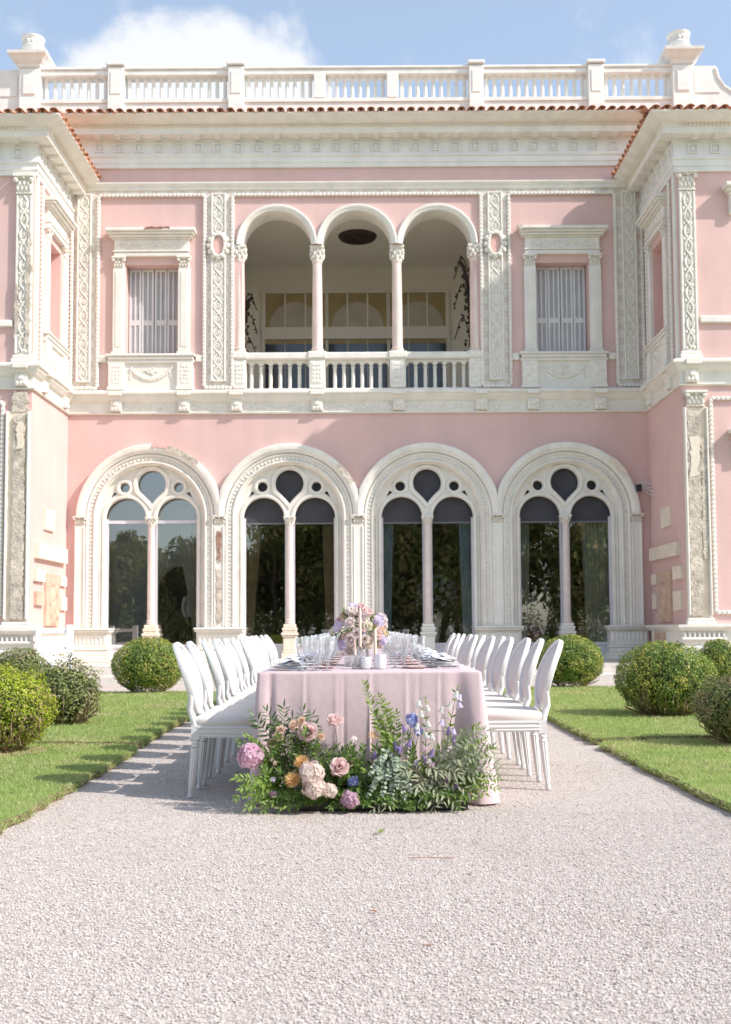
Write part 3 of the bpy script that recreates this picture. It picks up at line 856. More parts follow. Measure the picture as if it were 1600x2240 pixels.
# ---- upper windows with pilasters, entablature and garland panel
def garland(b, w_, z, y, sag=0.22):
    pts = []
    n = 16
    for i in range(n+1):
        t = i/n*2-1
        b.ball((t*w_/2, y, z + sag*(t*t-1)), 0.038+0.012*(1-t*t), 0.028, 0.038+0.012*(1-t*t), 6, 4)
        b.ball((t*w_/2+0.02, y-0.01, z + sag*(t*t-1)+0.03), 0.026, 0.02, 0.026, 5, 3)
    for k in range(18):
        a = rnd.uniform(0, 2*PI); r_ = rnd.uniform(0.0, 0.12)
        b.ball((r_*math.cos(a), y, z-0.05+r_*math.sin(a)*0.8), 0.035, 0.022, 0.028, 5, 3)
    for sx in (-1, 1):
        for k in range(5): b.ball((sx*w_/2+rnd.uniform(-.03, .03), y, z-0.05*k), 0.024, 0.016, 0.03, 5, 3)
def window_unit(x, y, rot, sc=1.0, shutters=True, worn=False):
    W = 0.56
    b = MB()
    # entablature
    b.bbox(-0.80, 0.80, -0.10, 0.0, 9.035, 9.12, 0.008); b.bbox(-0.80, 0.80, -0.08, 0.0, 9.121, 9.40, 0.008)
    b.bbox(-0.82, 0.82, -0.12, 0.0, 9.125, 9.155, 0.006)
    cor = [(0.84, 0.13, 9.40, 9.43), (0.88, 0.18, 9.431, 9.48), (0.92, 0.23, 9.481, 9.53), (0.955, 0.27, 9.531, 9.60)]
    for hx, d, z0, z1 in cor: b.bbox(-hx, hx, -d, 0.0, z0, z1, 0.015)
    u_ = obj('window_surround', b, 'white_stucco', villa, loc=(x, y, 0), rot=(0, 0, rot))
    u_.scale = (sc, 1, 1)
    fz = MB(); scroll_run(fz, -0.70, 0.70, 9.27, -0.085, 0.055, 0.016, 0.28)
    obj('frieze_scroll', fz, 'carved_stucco', u_, smooth=50, stuff=True)
    for sx in (-1, 1):
        p = MB().bbox(-0.125, 0.125, -0.075, 0.0, 6.96, 8.77, 0.01)
        p.bbox(-0.075, 0.075, -0.085, -0.06, 7.06, 8.70, 0.012)
        p.bbox(-0.15, 0.15, -0.11, 0.0, 6.90, 6.959, 0.012)
        po = obj('pilaster', p, 'white_stucco', u_, loc=(sx*0.70, 0, 0))
        obj('capital', flat_capital(0.30, 0.26, 0.13), 'carved_stucco', po, smooth=40, loc=(0, 0, 8.772))
        q = MB().bbox(-0.17, 0.17, -0.12, 0.0, 6.121, 6.71, 0.012)
        q.bbox(-0.19, 0.19, -0.15, 0.0, 6.121, 6.19, 0.012)
        for i in (-1, 0, 1):
            for j in range(5): q.ball((i*0.06+rnd.uniform(-.012, .012), -0.12, 6.29+0.085*j), 0.034, 0.012, 0.036, 5, 3)
        obj('pedestal', q, 'carved_stucco', u_, loc=(sx*0.73, 0, 0))
    s_ = MB().bbox(-0.95, 0.95, -0.16, 0.0, 6.85, 6.899, 0.015); s_.bbox(-0.91, 0.91, -0.13, 0.0, 6.78, 6.849, 0.015); s_.bbox(-0.93, 0.93, -0.10, 0, 6.711, 6.779, 0.012)
    obj('sill', s_, 'white_stucco', u_)
    gp = MB().box(-0.56, 0.56, -0.05, 0.05, 6.121, 6.71)
    go = obj('garland_panel', gp, 'white_stucco', u_)
    g = MB(); garland(g, 0.86, 6.58, -0.055); obj('garland', g, 'carved_stucco', go, smooth=50, stuff=True)
    if shutters:
        for sx in (-1, 1):
            # one pair of folding leaves per side
            f = MB(); sl = MB()
            x0 = sx*0.005; x1 = sx*0.55
            if x0 > x1: x0, x1 = x1, x0
            y0 = 0.30
            z0, z1 = 6.935, 8.865
            lw_ = (x1-x0)/2
            for k in range(2):
                a = x0+lw_*k+0.006; e = x0+lw_*(k+1)-0.006
                st = 0.045
                f.bbox(a, a+st, y0-0.04, y0, z0, z1, 0.004); f.bbox(e-st, e, y0-0.04, y0, z0, z1, 0.004)
                for (za, zb) in ((z0, z0+0.08), (7.62, 7.74), (z1-0.06, z1)): f.bbox(a+st+.0005, e-st-.0005, y0-0.038, y0-0.002, za, zb, 0.004)
                mdl = (a+e)/2
                f.bbox(mdl-0.018, mdl+0.018, y0-0.039, y0-0.001, z0+0.081, z1-0.061, 0.004)
                for (za, zb) in ((z0+0.09, 7.61), (7.75, z1-0.07)):
                    for (xa, xb) in ((a+st, mdl-0.0185), (mdl+0.0185, e-st)):
                        nn = int((zb-za)/0.030)
                        for i in range(nn):
                            z = za+(zb-za)*(i+0.5)/nn
                            sl.add([(xa, y0-0.030, z-0.016), (xb, y0-0.030, z-0.016), (xb, y0-0.010, z+0.015), (xa, y0-0.010, z+0.015)], [(0, 1, 2, 3)])
            so = obj('shutter', f, 'shutter_paint', u_)
            obj('louvres', sl, 'shutter_paint', so, stuff=True)
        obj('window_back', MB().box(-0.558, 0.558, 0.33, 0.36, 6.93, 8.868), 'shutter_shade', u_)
    else:
        pass
    return u_
window_unit(-4.41, 0, 0); window_unit(4.41, 0, 0)
window_unit(-FW, -1.15, PI/2, 0.82, False); window_unit(FW, -1.15, -PI/2, 0.82, False)
# chipped cornice corner and exposed brick on the left window cornice
def chip(name, pts, y0, y1, matn, parent=villa, loc=(0,0,0), rot=0, seed=1, jig=0.02):
    r_ = random.Random(seed); q = []
    n_ = len(pts)
    for i in range(n_):
        a = Vector(pts[i]); e = Vector(pts[(i+1) % n_]); m = max(1, int((e-a).length/0.06))
        for k in range(m):
            p = a+(e-a)*k/m; q.append((p.x+r_.uniform(-jig, jig), p.y+r_.uniform(-jig, jig)))
    return obj(name, MB().prism(q, y0, y1), matn, parent, loc=loc, rot=(0, 0, rot))
chip('broken_plaster', [(-4.55, 9.55), (-3.98, 9.57), (-4.0, 9.61), (-4.5, 9.61)], -0.276, -0.05, 'bare_brick', seed=4, jig=0.008)
chip('broken_plaster', [(3.45, 9.52), (3.52, 9.50), (3.54, 9.60), (3.44, 9.61)], -0.276, -0.05, 'bare_masonry', seed=5, jig=0.012)
# sill bands to the rope frames
for (x0, x1) in ((-5.52, -5.361), (-3.459, -3.315), (3.315, 3.459), (5.361, 5.52)):
    obj('sill_band', MB().bbox(x0, x1, -0.06, 0, 6.74, 6.89, 0.012), 'white_stucco', villa)
# ---- big arched windows of the ground floor
def curve_plate(outer, holes, y0, y1):
    # filled plate with holes, through a 2D curve
    cu = bpy.data.curves.new('plate', 'CURVE'); cu.dimensions = '2D'; cu.fill_mode = 'BOTH'
    cu.extrude = (y1-y0)/2
    for poly in [outer]+holes:
        sp = cu.splines.new('POLY'); sp.points.add(len(poly)-1); sp.use_cyclic_u = True
        for p, (x, z) in zip(sp.points, poly): p.co = (x, z, 0, 1)
    o = bpy.data.objects.new('plate', cu); COL.objects.link(o)
    dg = bpy.context.evaluated_depsgraph_get(); dg.update()
    me = o.evaluated_get(dg).to_mesh()
    b = MB(); b.add([(v.co.x, (y0+y1)/2 - v.co.z, v.co.y) for v in me.vertices], [tuple(p.vertices) for p in me.polygons])
    o.evaluated_get(dg).to_mesh_clear()
    bpy.data.objects.remove(o); bpy.data.curves.remove(cu)
    return b
def tear(r_, n=20):
    # oculus with a point at its foot, centred on (0, .73)
    pts = [(r_*math.cos(a), 0.73+r_*math.sin(a)) for a in [R(-30)+(R(240))*i/n for i in range(n+1)]]
    k = r_/0.30
    tip = 0.73-0.425*k
    for t in (0.33, 0.66): pts.append((-r_*math.cos(R(30))*(1-t)*(1-0.16*t), 0.73-r_*0.5 + (tip-0.73+r_*0.5)*t))
    pts.append((0.0, tip))
    for t in (0.66, 0.33): pts.append((r_*math.cos(R(30))*(1-t)*(1-0.16*t), 0.73-r_*0.5 + (tip-0.73+r_*0.5)*t))
    return pts
def light_head(cx, r_, n=18, drop=0.0):
    return arc(cx, 0, r_, 0, PI, n)
LC, LR = 0.545, 0.435
outer = arc(0, 0, 1.04, 0, PI, 36)
holes = []
outer = [(1.13, 0)] + arc(0, 0, 1.13, 0, PI, 36)[1:-1] + [(-1.13, 0), (-LC-LR, 0)] + arc(-LC, 0, LR, PI, 0, 18)[1:-1] + [(-LC+LR, 0), (LC-LR, 0)] + arc(LC, 0, LR, PI, 0, 18)[1:-1] + [(LC+LR, 0)]
holes = [tear(0.30)]
for sx in (-1, 1):
    holes.append([(sx*0.575+0.105*math.cos(2*PI*i/14), 0.66+0.105*math.sin(2*PI*i/14)) for i in range(14)])
    holes.append([(sx*0.875, 0.43), (sx*0.735, 0.53), (sx*0.80, 0.575)])
trac = curve_plate(outer, holes, 0.10, 0.20)
ty = 0.10
trac.tube([(x, ty, z) for x, z in tear(0.355)], 0.050, 6, closed=True)
for sx in (-1, 1):
    trac.tube([(sx*0.575+0.145*math.cos(2*PI*i/16), ty, 0.66+0.145*math.sin(2*PI*i/16)) for i in range(16)], 0.040, 6, closed=True)
    trac.tube([(sx*LC+(LR+0.035)*math.cos(PI*i/20), ty, (LR+0.035)*math.sin(PI*i/20)) for i in range(21)], 0.042, 6)
trac_me = trac.mesh('tracery', M['white_stucco'], smooth=40)

def quadmesh(poly, y):
    return MB().add([(x, y, z) for x, z in poly], [tuple(range(len(poly)))])
cols = ['curtain_cream', 'curtain_ochre', 'curtain_blue', 'curtain_sage']
for wi, cx in enumerate(ARCH):
    # inner moulded surround, swept down both jambs
    prof = [(1.345, -0.055), (1.345, -0.09), (1.325, -0.10), (1.305, -0.085), (1.30, -0.06), (1.205, -0.045), (1.20, -0.08), (1.175, -0.09), (1.155, -0.07),
            (1.15, -0.01), (1.13, 0.0), (1.12, 0.03), (1.12, 0.36)]
    sur = obj('arched_window', MB().archsweep(prof, 0, ZS, 1.07, 34), 'white_stucco', villa, smooth=30, loc=(cx, 0, 0))
    # outer archivolt, above the spring only
    cl = (-BAY/2 + 0.001 if wi > 0 else -9, BAY/2 - 0.001 if wi < 3 else 9)
    prof = [(1.345, -0.056), (1.36, -0.06), (1.375, -0.11), (1.42, -0.13), (1.43, -0.15), (1.50, -0.165), (1.545, -0.155), (1.56, -0.12), (1.56, 0.01)]
    obj('archivolt', MB().archsweep(prof, 0, ZS, None, 34, cl), 'white_stucco', sur, smooth=30)
    # carved leaf band running round the arch and down the jambs
    cb = MB(); r_ = 1.252
    path = []
    z = 1.14
    while z < ZS: path.append((-r_, z, PI/2)); z += 0.085
    m = int(PI*r_/0.085)
    for i in range(m+1): a = PI-PI*i/m; path.append((r_*math.cos(a), ZS+r_*math.sin(a), a-PI/2))
    path += [(-x, z_, -a_) for x, z_, a_ in reversed(path) if z_ < ZS]
    for i, (x, z_, a_) in enumerate(path):
        t = MB()
        t.ball((0, 0, 0), 0.040, 0.022, 0.026, 5, 4)
        t.ball((0.0, 0.0, 0.036 if i % 2 else -0.036), 0.022, 0.016, 0.020, 5, 3)
        cb.merge(t, Matrix.Translation((x, -0.056, z_)) @ Matrix.Rotation(-a_ if z_ >= ZS else PI/2, 4, 'Y'))
    path2 = [(1.02*math.cos(PI*i/40), ZS+1.02*math.sin(PI*i/40)) for i in range(41)]
    obj('leaf_carving', cb, 'carved_stucco', sur, smooth=50, stuff=True)
    link('tracery', trac_me, sur, (0, 0, ZS))
    # inner jamb strips beside the lights
    for sx in (-1, 1):
        jm = MB(); a, e = sorted((sx*0.981, sx*1.122)); jm.box(a, e, 0.101, 0.36, ZF, ZS-0.001)
        jm.tube([(sx*1.012, 0.10, 1.07), (sx*1.012, 0.10, ZS)], 0.042, 6); jm.tube([(sx*1.09, 0.095, 1.07), (sx*1.09, 0.095, ZS)], 0.022, 6)
        obj('jamb', jm, 'white_stucco', sur, smooth=40)
    # slender column with capital and pedestal
    c = obj('column', MB().lathe([(0.085, 0), (0.105, 0.01), (0.105, 0.04), (0.088, 0.055), (0.10, 0.075), (0.10, 0.09), (0.082, 0.11), (0.080, 0.8), (0.076, 1.5), (0.068, 2.09), (0.08, 2.10), (0.08, 2.12)], seg=16), 'pale_marble', sur, smooth=40, loc=(0, 0.13, 1.135))
    obj('capital', capital(0.25, 0.165, 0.072), 'carved_stucco', sur, smooth=40, loc=(0, 0.13, 3.255))
    obj('capital_block', MB().box(-0.10, 0.10, 0.105, 0.195, 3.42, 3.46), 'white_stucco', sur)
    ped = MB()
    for hx, z0, z1 in ((0.17, ZF, 0.52), (0.145, 0.521, 0.58), (0.13, 0.581, 0.86), (0.15, 0.861, 0.90), (0.17, 0.901, 0.955), (0.14, 0.956, 1.0), (0.15, 1.0005, 1.06), (0.125, 1.0605, 1.134)):
        ped.bbox(-hx, hx, 0.13-hx, 0.13+hx, z0, z1, 0.012)
    obj('column_pedestal', ped, 'warm_stone' if wi in (0, 1) else 'white_stucco', sur)
    # glazing
    gy = 0.26
    fm = MB()
    for sx in (-1, 1):
        a, e = (-0.985, -0.06) if sx < 0 else (0.06, 0.985)
        fm.box(a, a+0.045, gy-0.04, gy+0.03, ZF, ZS); fm.box(e-0.045, e, gy-0.04, gy+0.03, ZF, ZS)
        fm.box(a+0.0455, e-0.0455, gy-0.04, gy+0.03, ZF, 0.44); fm.box(a+0.0455, e-0.0455, gy-0.035, gy+0.025, 0.6605, 0.72)
        fm.box(a+0.0455, e-0.0455, gy-0.01, gy+0.01, 0.4405, 0.66)
        if wi == 0: fm.box(a+0.0455, e-0.0455, gy-0.04, gy+0.03, 3.30, 3.37)
    obj('window_frame', fm, 'frame_paint', sur)
    for sx in (-1, 1):
        a, e = (-0.939, -0.106) if sx < 0 else (0.106, 0.939)
        zt_ = 3.299 if wi == 0 else 3.40
        obj('pane', quadmesh([(a, 0.721), (e, 0.721), (e, zt_), (a, zt_)], gy), 'window_glass', sur)
        if wi == 0:
            obj('pane', quadmesh([(a-0.045, 3.371)] + [(e+0.045, 3.371)] + arc(sx*LC, ZS, LR+0.03, 0, PI, 14), gy), 'window_glass', sur)
        else:
            # roller blind filling the arched head
            bl = MB().prism([(a-0.04, 3.305), (e+0.04, 3.305)] + arc(sx*LC, ZS, LR+0.04, 0, PI, 16), gy-0.012, gy-0.004)
            bo = obj('roller_blind', bl, 'blind_mesh', sur)
            obj('hem_bar', MB().box(a-0.03, e+0.03, gy-0.025, gy-0.013, 3.27, 3.304), 'blind_hem', bo)
        obj('pane', quadmesh([(sx*0.575+0.115*math.cos(2*PI*i/14), ZS+0.66+0.115*math.sin(2*PI*i/14)) for i in range(14)], gy-0.02), 'window_glass' if wi == 0 else 'blind_mesh', sur)
    obj('pane', quadmesh([(x, ZS+z_) for x, z_ in tear(0.32)], gy-0.022), 'window_glass' if wi == 0 else 'blind_mesh', sur)
    # curtains just inside
    def curtain(x0, x1, x1b, zt_, zb_, y, fr=7):
        b = MB(); n_ = 48; rows = 14; vs = []; fs = []
        for j in range(rows+1):
            t = j/rows
            # tied-back curtain: gathers towards the wall on its way down
            pinch = t*t*(3-2*t)
            xe = x1 + (x1b-x1)*pinch
            for i in range(n_+1):
                s_ = i/n_
                vs.append((x0+(xe-x0)*s_, y+0.045*math.sin(s_*fr*2*PI + 1.3*math.sin(t*3)), zt_+(zb_-zt_)*t))
        for j in range(rows):
            for i in range(n_): k = j*(n_+1)+i; fs.append((k, k+1, k+n_+2, k+n_+1))
        return b.add(vs, fs)
    w0 = (0.26, 0.10) if wi == 0 else (0.34, 0.22)
    if wi == 0:
        obj('curtain', curtain(-0.98, -0.88, -0.92, 3.35, 0.6, 0.40, 3), cols[wi], sur, smooth='all')
        obj('curtain', curtain(0.98, 0.45, 0.85, 3.75, 0.6, 0.40, 6), cols[wi], sur, smooth='all')
    elif wi == 1:
        obj('curtain', curtain(-0.98, -0.62, -0.80, 3.75, 0.4, 0.40, 5), cols[wi], sur, smooth='all')
        obj('curtain', curtain(0.98, 0.68, 0.76, 3.75, 0.4, 0.40, 5), cols[wi], sur, smooth='all')
    elif wi == 2:
        obj('curtain', curtain(-0.98, -0.72, -0.78, 3.75, 0.4, 0.40, 4), cols[wi], sur, smooth='all')
        obj('curtain', curtain(0.98, 0.68, 0.76, 3.75, 0.4, 0.40, 4), cols[wi], sur, smooth='all')
    else:
        obj('curtain', curtain(-0.98, -0.72, -0.76, 3.75, 0.4, 0.40, 4), cols[wi], sur, smooth='all')
        obj('curtain', curtain(0.98, 0.40, 0.46, 3.75, 0.4, 0.40, 7), cols[wi], sur, smooth='all')
# piers: pilaster strips with capitals, plinths with fluted dado
pier_x = [ARCH[0]-1.345-0.125] + [0.5*(ARCH[i]+ARCH[i+1]) for i in range(3)] + [ARCH[3]+1.345+0.125]
for i, x in enumerate(pier_x):
    w_ = 0.245
    b = MB().bbox(-w_/2, w_/2, -0.085, 0.0, 1.071, 3.25, 0.012)
    for sx in (-1, 1): b.bbox(sx*0.09-0.02, sx*0.09+0.02, -0.105, -0.08, 1.12, 3.2, 0.01)
    p = obj('pier_pilaster', b, 'white_stucco', villa, loc=(x, 0, 0))
    obj('capital', flat_capital(0.30, 0.18, 0.16), 'carved_stucco', p, smooth=40, loc=(0, 0, 3.251))
    if i in (1,):
        c1 = chip('broken_plaster', [(-0.04, 2.5), (0.03, 2.45), (0.04, 3.10), (-0.05, 3.12)], -0.112, -0.07, 'bare_brick', p, seed=21, jig=0.015)
        chip('broken_plaster', [(-0.055, 1.15), (0.05, 1.15), (0.05, 2.28), (-0.055, 2.33)], -0.110, -0.07, 'bare_masonry', p, seed=22, jig=0.02)
    # plinth
    hw_ = 0.475 if 0 < i < 4 else 0.42
    xo = x + (0 if 0 < i < 4 else (0.20 if i == 0 else -0.20))
    q = MB()
    for (e, d, z0, z1) in ((0.0, 0.14, 0.951, 0.985), (0.03, 0.19, 0.9855, 1.03), (0.045, 0.22, 1.0305, 1.07), (-0.02, 0.11, 0.66, 0.95), (0.01, 0.14, 0.61, 0.6595), (-0.01, 0.12, 0.50, 0.6095), (0.04, 0.17, 0.44, 0.4995), (0.07, 0.20, ZF, 0.4395)):
        q.bbox(-hw_-e, hw_+e, -d, 0.30, z0, z1, 0.015)
    pl = obj('plinth', q, 'white_stucco', villa, loc=(xo, 0, 0))
    fl_ = MB()
    for k in range(9):
        xx = -0.40+0.1*k if 0 < i < 4 else -0.34+0.085*k
        fl_.bbox(xx-0.022, xx+0.022, -0.128, -0.108, 0.74, 0.92, 0.012)
    obj('fluting', fl_, 'white_stucco', pl, stuff=True)
# lost archivolt plaster
def arc_chip(cx, a0, a1, r0, r1, y, matn, seed):
    r_ = random.Random(seed); n_ = 14
    q = [(cx+(r1+r_.uniform(-.01, .012))*math.cos(a0+(a1-a0)*i/n_), ZS+(r1+r_.uniform(-.01, .012))*math.sin(a0+(a1-a0)*i/n_)) for i in range(n_+1)]
    q += [(cx+(r0+r_.uniform(-.03, .03))*math.cos(a1+(a0-a1)*i/n_), ZS+(r0+r_.uniform(-.03, .03))*math.sin(a1+(a0-a1)*i/n_)) for i in range(n_+1)]
    obj('broken_plaster', MB().prism(q, y, 0.0), matn, villa)
arc_chip(ARCH[0], R(48), R(76), 1.46, 1.568, -0.172, 'bare_masonry', 1)
arc_chip(ARCH[0], R(76), R(88), 1.48, 1.568, -0.174, 'pink_reveal', 2)
arc_chip(ARCH[1], R(28), R(46), 1.44, 1.568, -0.172, 'bare_masonry', 3)
arc_chip(ARCH[3], R(34), R(52), 1.44, 1.568, -0.172, 'warm_stone', 4)

# ---- rooms behind the glass
def room_box(x0, x1, y1, m, name='room', z1=5.2, roof=True):
    b = MB(); y0 = 0.455; z0 = ZF+0.005
    b.add([(x0, y1, z0), (x1, y1, z0), (x1, y1, z1), (x0, y1, z1)], [(0, 1, 2, 3)])
    b.add([(x0, y0, z0), (x0, y1, z0), (x0, y1, z1), (x0, y0, z1)], [(0, 1, 2, 3)])
    b.add([(x1, y0, z0), (x1, y1, z0), (x1, y1, z1), (x1, y0, z1)], [(3, 2, 1, 0)])
    if roof: b.add([(x0, y0, z1), (x0, y1, z1), (x1, y1, z1), (x1, y0, z1)], [(0, 1, 2, 3)])
    return obj(name, b, m, villa)
r1 = room_box(-6.1, -3.03, 4.2, 'room_pale', 'garden_room', 11.7, False)  # left without ceiling, walls raised to the added roof gap to brighten it
# arched doorway at the back of the pale room: white archivolt and a dark passage
dw = [(-0.62, ZF), (0.62, ZF), (0.62, 2.0)] + arc(0, 2.0, 0.62, 0, PI, 18)[1:-1] + [(-0.62, 2.0)]
obj('doorway', MB().prism(dw, 4.185, 4.198), 'room_dark', r1, loc=(-4.42, 0, 0))
obj('doorway_arch', MB().archsweep([(0.62, 4.19), (0.62, 4.14), (0.70, 4.13), (0.80, 4.14), (0.82, 4.19)], 0, 2.0, ZF, 20), 'loggia_plaster', r1, loc=(-4.42, 0, 0))
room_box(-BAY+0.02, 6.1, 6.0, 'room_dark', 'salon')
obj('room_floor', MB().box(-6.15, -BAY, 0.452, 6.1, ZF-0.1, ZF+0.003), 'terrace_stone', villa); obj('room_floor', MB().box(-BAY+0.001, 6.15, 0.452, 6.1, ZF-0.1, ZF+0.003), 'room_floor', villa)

# ---- wing details: corner pilasters, ropes, plaques, plinth
def worn_corner(sx):
    # upper corner pilaster
    x = sx*6.36
    p = MB().bbox(-0.15, 0.15, -0.05, 0.0, 6.20, 9.40, 0.01)
    for s2 in (-1, 1): p.bbox(s2*0.13-0.022, s2*0.13+0.022, -0.075, -0.03, 6.30, 9.38, 0.01)
    p.bbox(-0.21, 0.21, -0.10, 0.0, 6.121, 6.199, 0.015); p.bbox(-0.19, 0.19, -0.075, 0.0, 6.2, 6.27, 0.015)
    o = obj('corner_pilaster', p, 'carved_stucco', villa, loc=(x, WY, 0))
    g = guilloche(0.22, 6.34, 9.36); gb = MB().merge(g, Matrix.Translation((0, -0.05, 0)))
    obj('guilloche_carving', gb, 'carved_stucco', o, smooth=50, stuff=True)
    obj('capital', flat_capital(0.40, 0.38, 0.16), 'carved_stucco', o, smooth=40, loc=(0, 0, 9.401))
    q = MB().bbox(-0.06, 0.06, -0.05, 0, 6.15, 9.78, 0.01)
    obj('pilaster_return', q, 'white_stucco', o, loc=(-sx*0.18-0*sx, 0.10, 0), rot=(0, 0, -sx*PI/2))
    if sx < 0:
        chip('broken_plaster', [(0.06, 6.5), (0.145, 6.45), (0.15, 8.6), (0.09, 8.75), (0.05, 7.8)], -0.09, -0.03, 'bare_masonry', o, seed=31, jig=0.02)
        chip('broken_plaster', [(-0.145, 6.6), (-0.07, 6.7), (-0.09, 7.6), (-0.15, 7.7)], -0.085, -0.03, 'bare_masonry', o, seed=32, jig=0.02)
    # lower corner pilaster: lost plaster over rough masonry
    x = sx*(6.42)
    b = MB().bbox(-0.23, 0.23, -0.04, 0.0, 1.20, 5.20, 0.012)
    lo = obj('corner_pilaster', b, 'warm_stone', villa, loc=(x, WY, 0))
    for s2 in (-1, 1): obj('pilaster_edge', MB().bbox(s2*0.205-0.02, s2*0.205+0.02, -0.10, -0.03, 1.25, 5.18, 0.01), 'white_stucco', lo)
    if sx < 0:
        chip('bare_core', [(-0.10, 1.24), (0.14, 1.24), (0.16, 3.0), (0.13, 5.1), (-0.06, 5.12), (-0.09, 3.2)], -0.085, -0.02, 'bare_masonry', lo, seed=41, jig=0.025)
        chip('mortar_patch', [(-0.09, 1.26), (0.12, 1.26), (0.13, 2.35), (-0.09, 2.35)], -0.095, -0.02, 'bare_masonry', lo, seed=44, jig=0.012)
        chip('mortar_patch', [(-0.02, 4.45), (0.13, 4.5), (0.12, 4.95), (-0.01, 4.98)], -0.10, -0.02, 'warm_stone', lo, seed=45, jig=0.03)
    else:
        chip('bare_core', [(-0.17, 1.24), (0.05, 1.24), (0.06, 3.0), (0.07, 5.1), (-0.17, 5.12), (-0.18, 3.2)], -0.085, -0.02, 'bare_masonry', lo, seed=42, jig=0.012)
        chip('mortar_patch', [(0.08, 2.3), (0.18, 2.3), (0.18, 4.6), (0.08, 4.6)], -0.075, -0.02, 'bare_masonry', lo, seed=46, jig=0.02)
        obj('capital', flat_capital(0.42, 0.30, 0.15), 'carved_stucco', lo, smooth=40, loc=(0.0, 0, 5.201))
        chip('mortar_patch', [(-0.14, 3.85), (0.03, 3.9), (0.04, 4.6), (-0.12, 4.62)], -0.095, -0.02, 'warm_stone', lo, seed=47, jig=0.03)
    if sx < 0:
        chip('broken_plaster', [(-0.12, 5.2), (0.17, 5.2), (0.18, 5.58), (-0.10, 5.56)], -0.06, -0.0, 'bare_masonry', lo, seed=48, jig=0.03)
    obj('pilaster_base', MB().bbox(-0.27, 0.27, -0.13, 0, 1.071, 1.14, 0.015).bbox(-0.25, 0.25, -0.10, 0, 1.1405, 1.199, 0.012), 'white_stucco', lo)
    # rope-framed panel on the wing front
    b = MB(); xr = sx*6.72
    rope(b, [(xr, WY-0.03, 1.30), (xr, WY-0.03, 5.36), (sx*10, WY-0.03, 5.36)]); rope(b, [(xr, WY-0.03, 1.30), (sx*10, WY-0.03, 1.30)])
    obj('rope_moulding', b, 'white_stucco', villa, smooth=50)
    obj('wing_band', MB().bbox(min(sx*6.56, sx*11), max(sx*6.56, sx*11), WY-0.07, WY, 6.82, 6.95, 0.015), 'white_stucco', villa)
    # window hoods further out on the wing front
    for z in (4.55, 9.28):
        h = MB()
        for hx, d, z0, z1 in ((0.80, 0.14, z, z+0.07), (0.85, 0.20, z+0.0705, z+0.13), (0.90, 0.27, z+0.1305, z+0.21)): h.bbox(-hx, hx, -d, 0, z0, z1, 0.015)
        for s2 in (-1, 1): h.bbox(s2*0.70-0.08, s2*0.70+0.08, -0.12, 0, z-0.35, z-0.001, 0.02)
        obj('window_hood', h, 'white_stucco', villa, loc=(sx*7.95, WY, 0))
        obj('wing_window', MB().box(-0.55, 0.55, -0.01, 0.0, z-2.1, z-0.4), 'shutter_paint', villa, loc=(sx*7.95, WY, 0))
    # rope beside the inner corner on the side wall
    b = MB(); rope(b, [(sx*(FW-0.03), -0.30, 6.2), (sx*(FW-0.03), -0.30, 9.76)]); rope(b, [(sx*(FW-0.03), -2.05, 6.2), (sx*(FW-0.03), -2.05, 9.76)])
    obj('rope_moulding', b, 'white_stucco', villa, smooth=50)
    # plinth round the wing
    pr = [(0.0, ZF), (0.20, ZF), (0.20, 0.44), (0.16, 0.46), (0.12, 0.50), (0.12, 0.60), (0.14, 0.62), (0.14, 0.66), (0.10, 0.68), (0.10, 0.94), (0.14, 0.96), (0.19, 1.0), (0.22, 1.03), (0.22, 1.07), (0.0, 1.08)]
    path = [(-12, WY), (-FW, WY), (-FW, -0.31)] if sx < 0 else [(FW, -0.31), (FW, WY), (12, WY)]
    obj('plinth', MB().sweep(pr, path), 'white_stucco', villa)
    ff = MB()
    for k in range(9): ff.bbox(-0.36+0.09*k-0.02, -0.36+0.09*k+0.02, -0.16, -0.10, 0.84, 0.93, 0.012)
    ff.bbox(-0.42, 0.42, -0.17, -0.10, 0.78, 0.839, 0.02)
    obj('fluting', ff, 'white_stucco', villa, loc=(sx*6.45, WY, 0), stuff=True)
for sx in (-1, 1): worn_corner(sx)
# stone plaques and reliefs let into the inner side walls (u = along wall from the front corner)
def plaque(sx, y0, y1, z0, z1, d, m, name='wall_plaque', tilt=0.0):
    x = sx*FW; xs = sorted((x, x-sx*d))
    b = MB().box(xs[0], xs[1], y0, y1, z0, z1)
    o = obj(name, b, m, villa)
    return o
plaque(-1, -1.62, -1.02, 3.02, 3.44, 0.05, 'warm_stone'); plaque(-1, -1.56, -1.08, 3.07, 3.39, 0.06, 'white_stucco')
plaque(-1, -2.20, -0.25, 2.42, 2.72, 0.10, 'warm_stone')
plaque(-1, -2.25, -1.65, 1.98, 2.20, 0.07, 'warm_stone'); plaque(-1, -2.2, -1.7, 1.52, 1.78, 0.07, 'terracotta_relief')
plaque(-1, -0.55, -0.15, 1.95, 2.15, 0.06, 'warm_stone'); plaque(-1, -0.5, -0.12, 1.45, 1.72, 0.06, 'warm_stone')
plaque(1, -1.60, -0.95, 3.02, 3.42, 0.04, 'warm_stone')
plaque(1, -2.15, -0.25, 2.40, 2.66, 0.10, 'warm_stone')
plaque(1, -2.3, -1.75, 1.95, 2.20, 0.06, 'warm_stone'); plaque(1, -2.25, -1.75, 1.35, 1.72, 0.06, 'warm_stone')
plaque(1, -0.55, -0.2, 1.9, 2.12, 0.06, 'warm_stone'); plaque(1, -0.5, -0.2, 1.40, 1.72, 0.05, 'warm_stone')
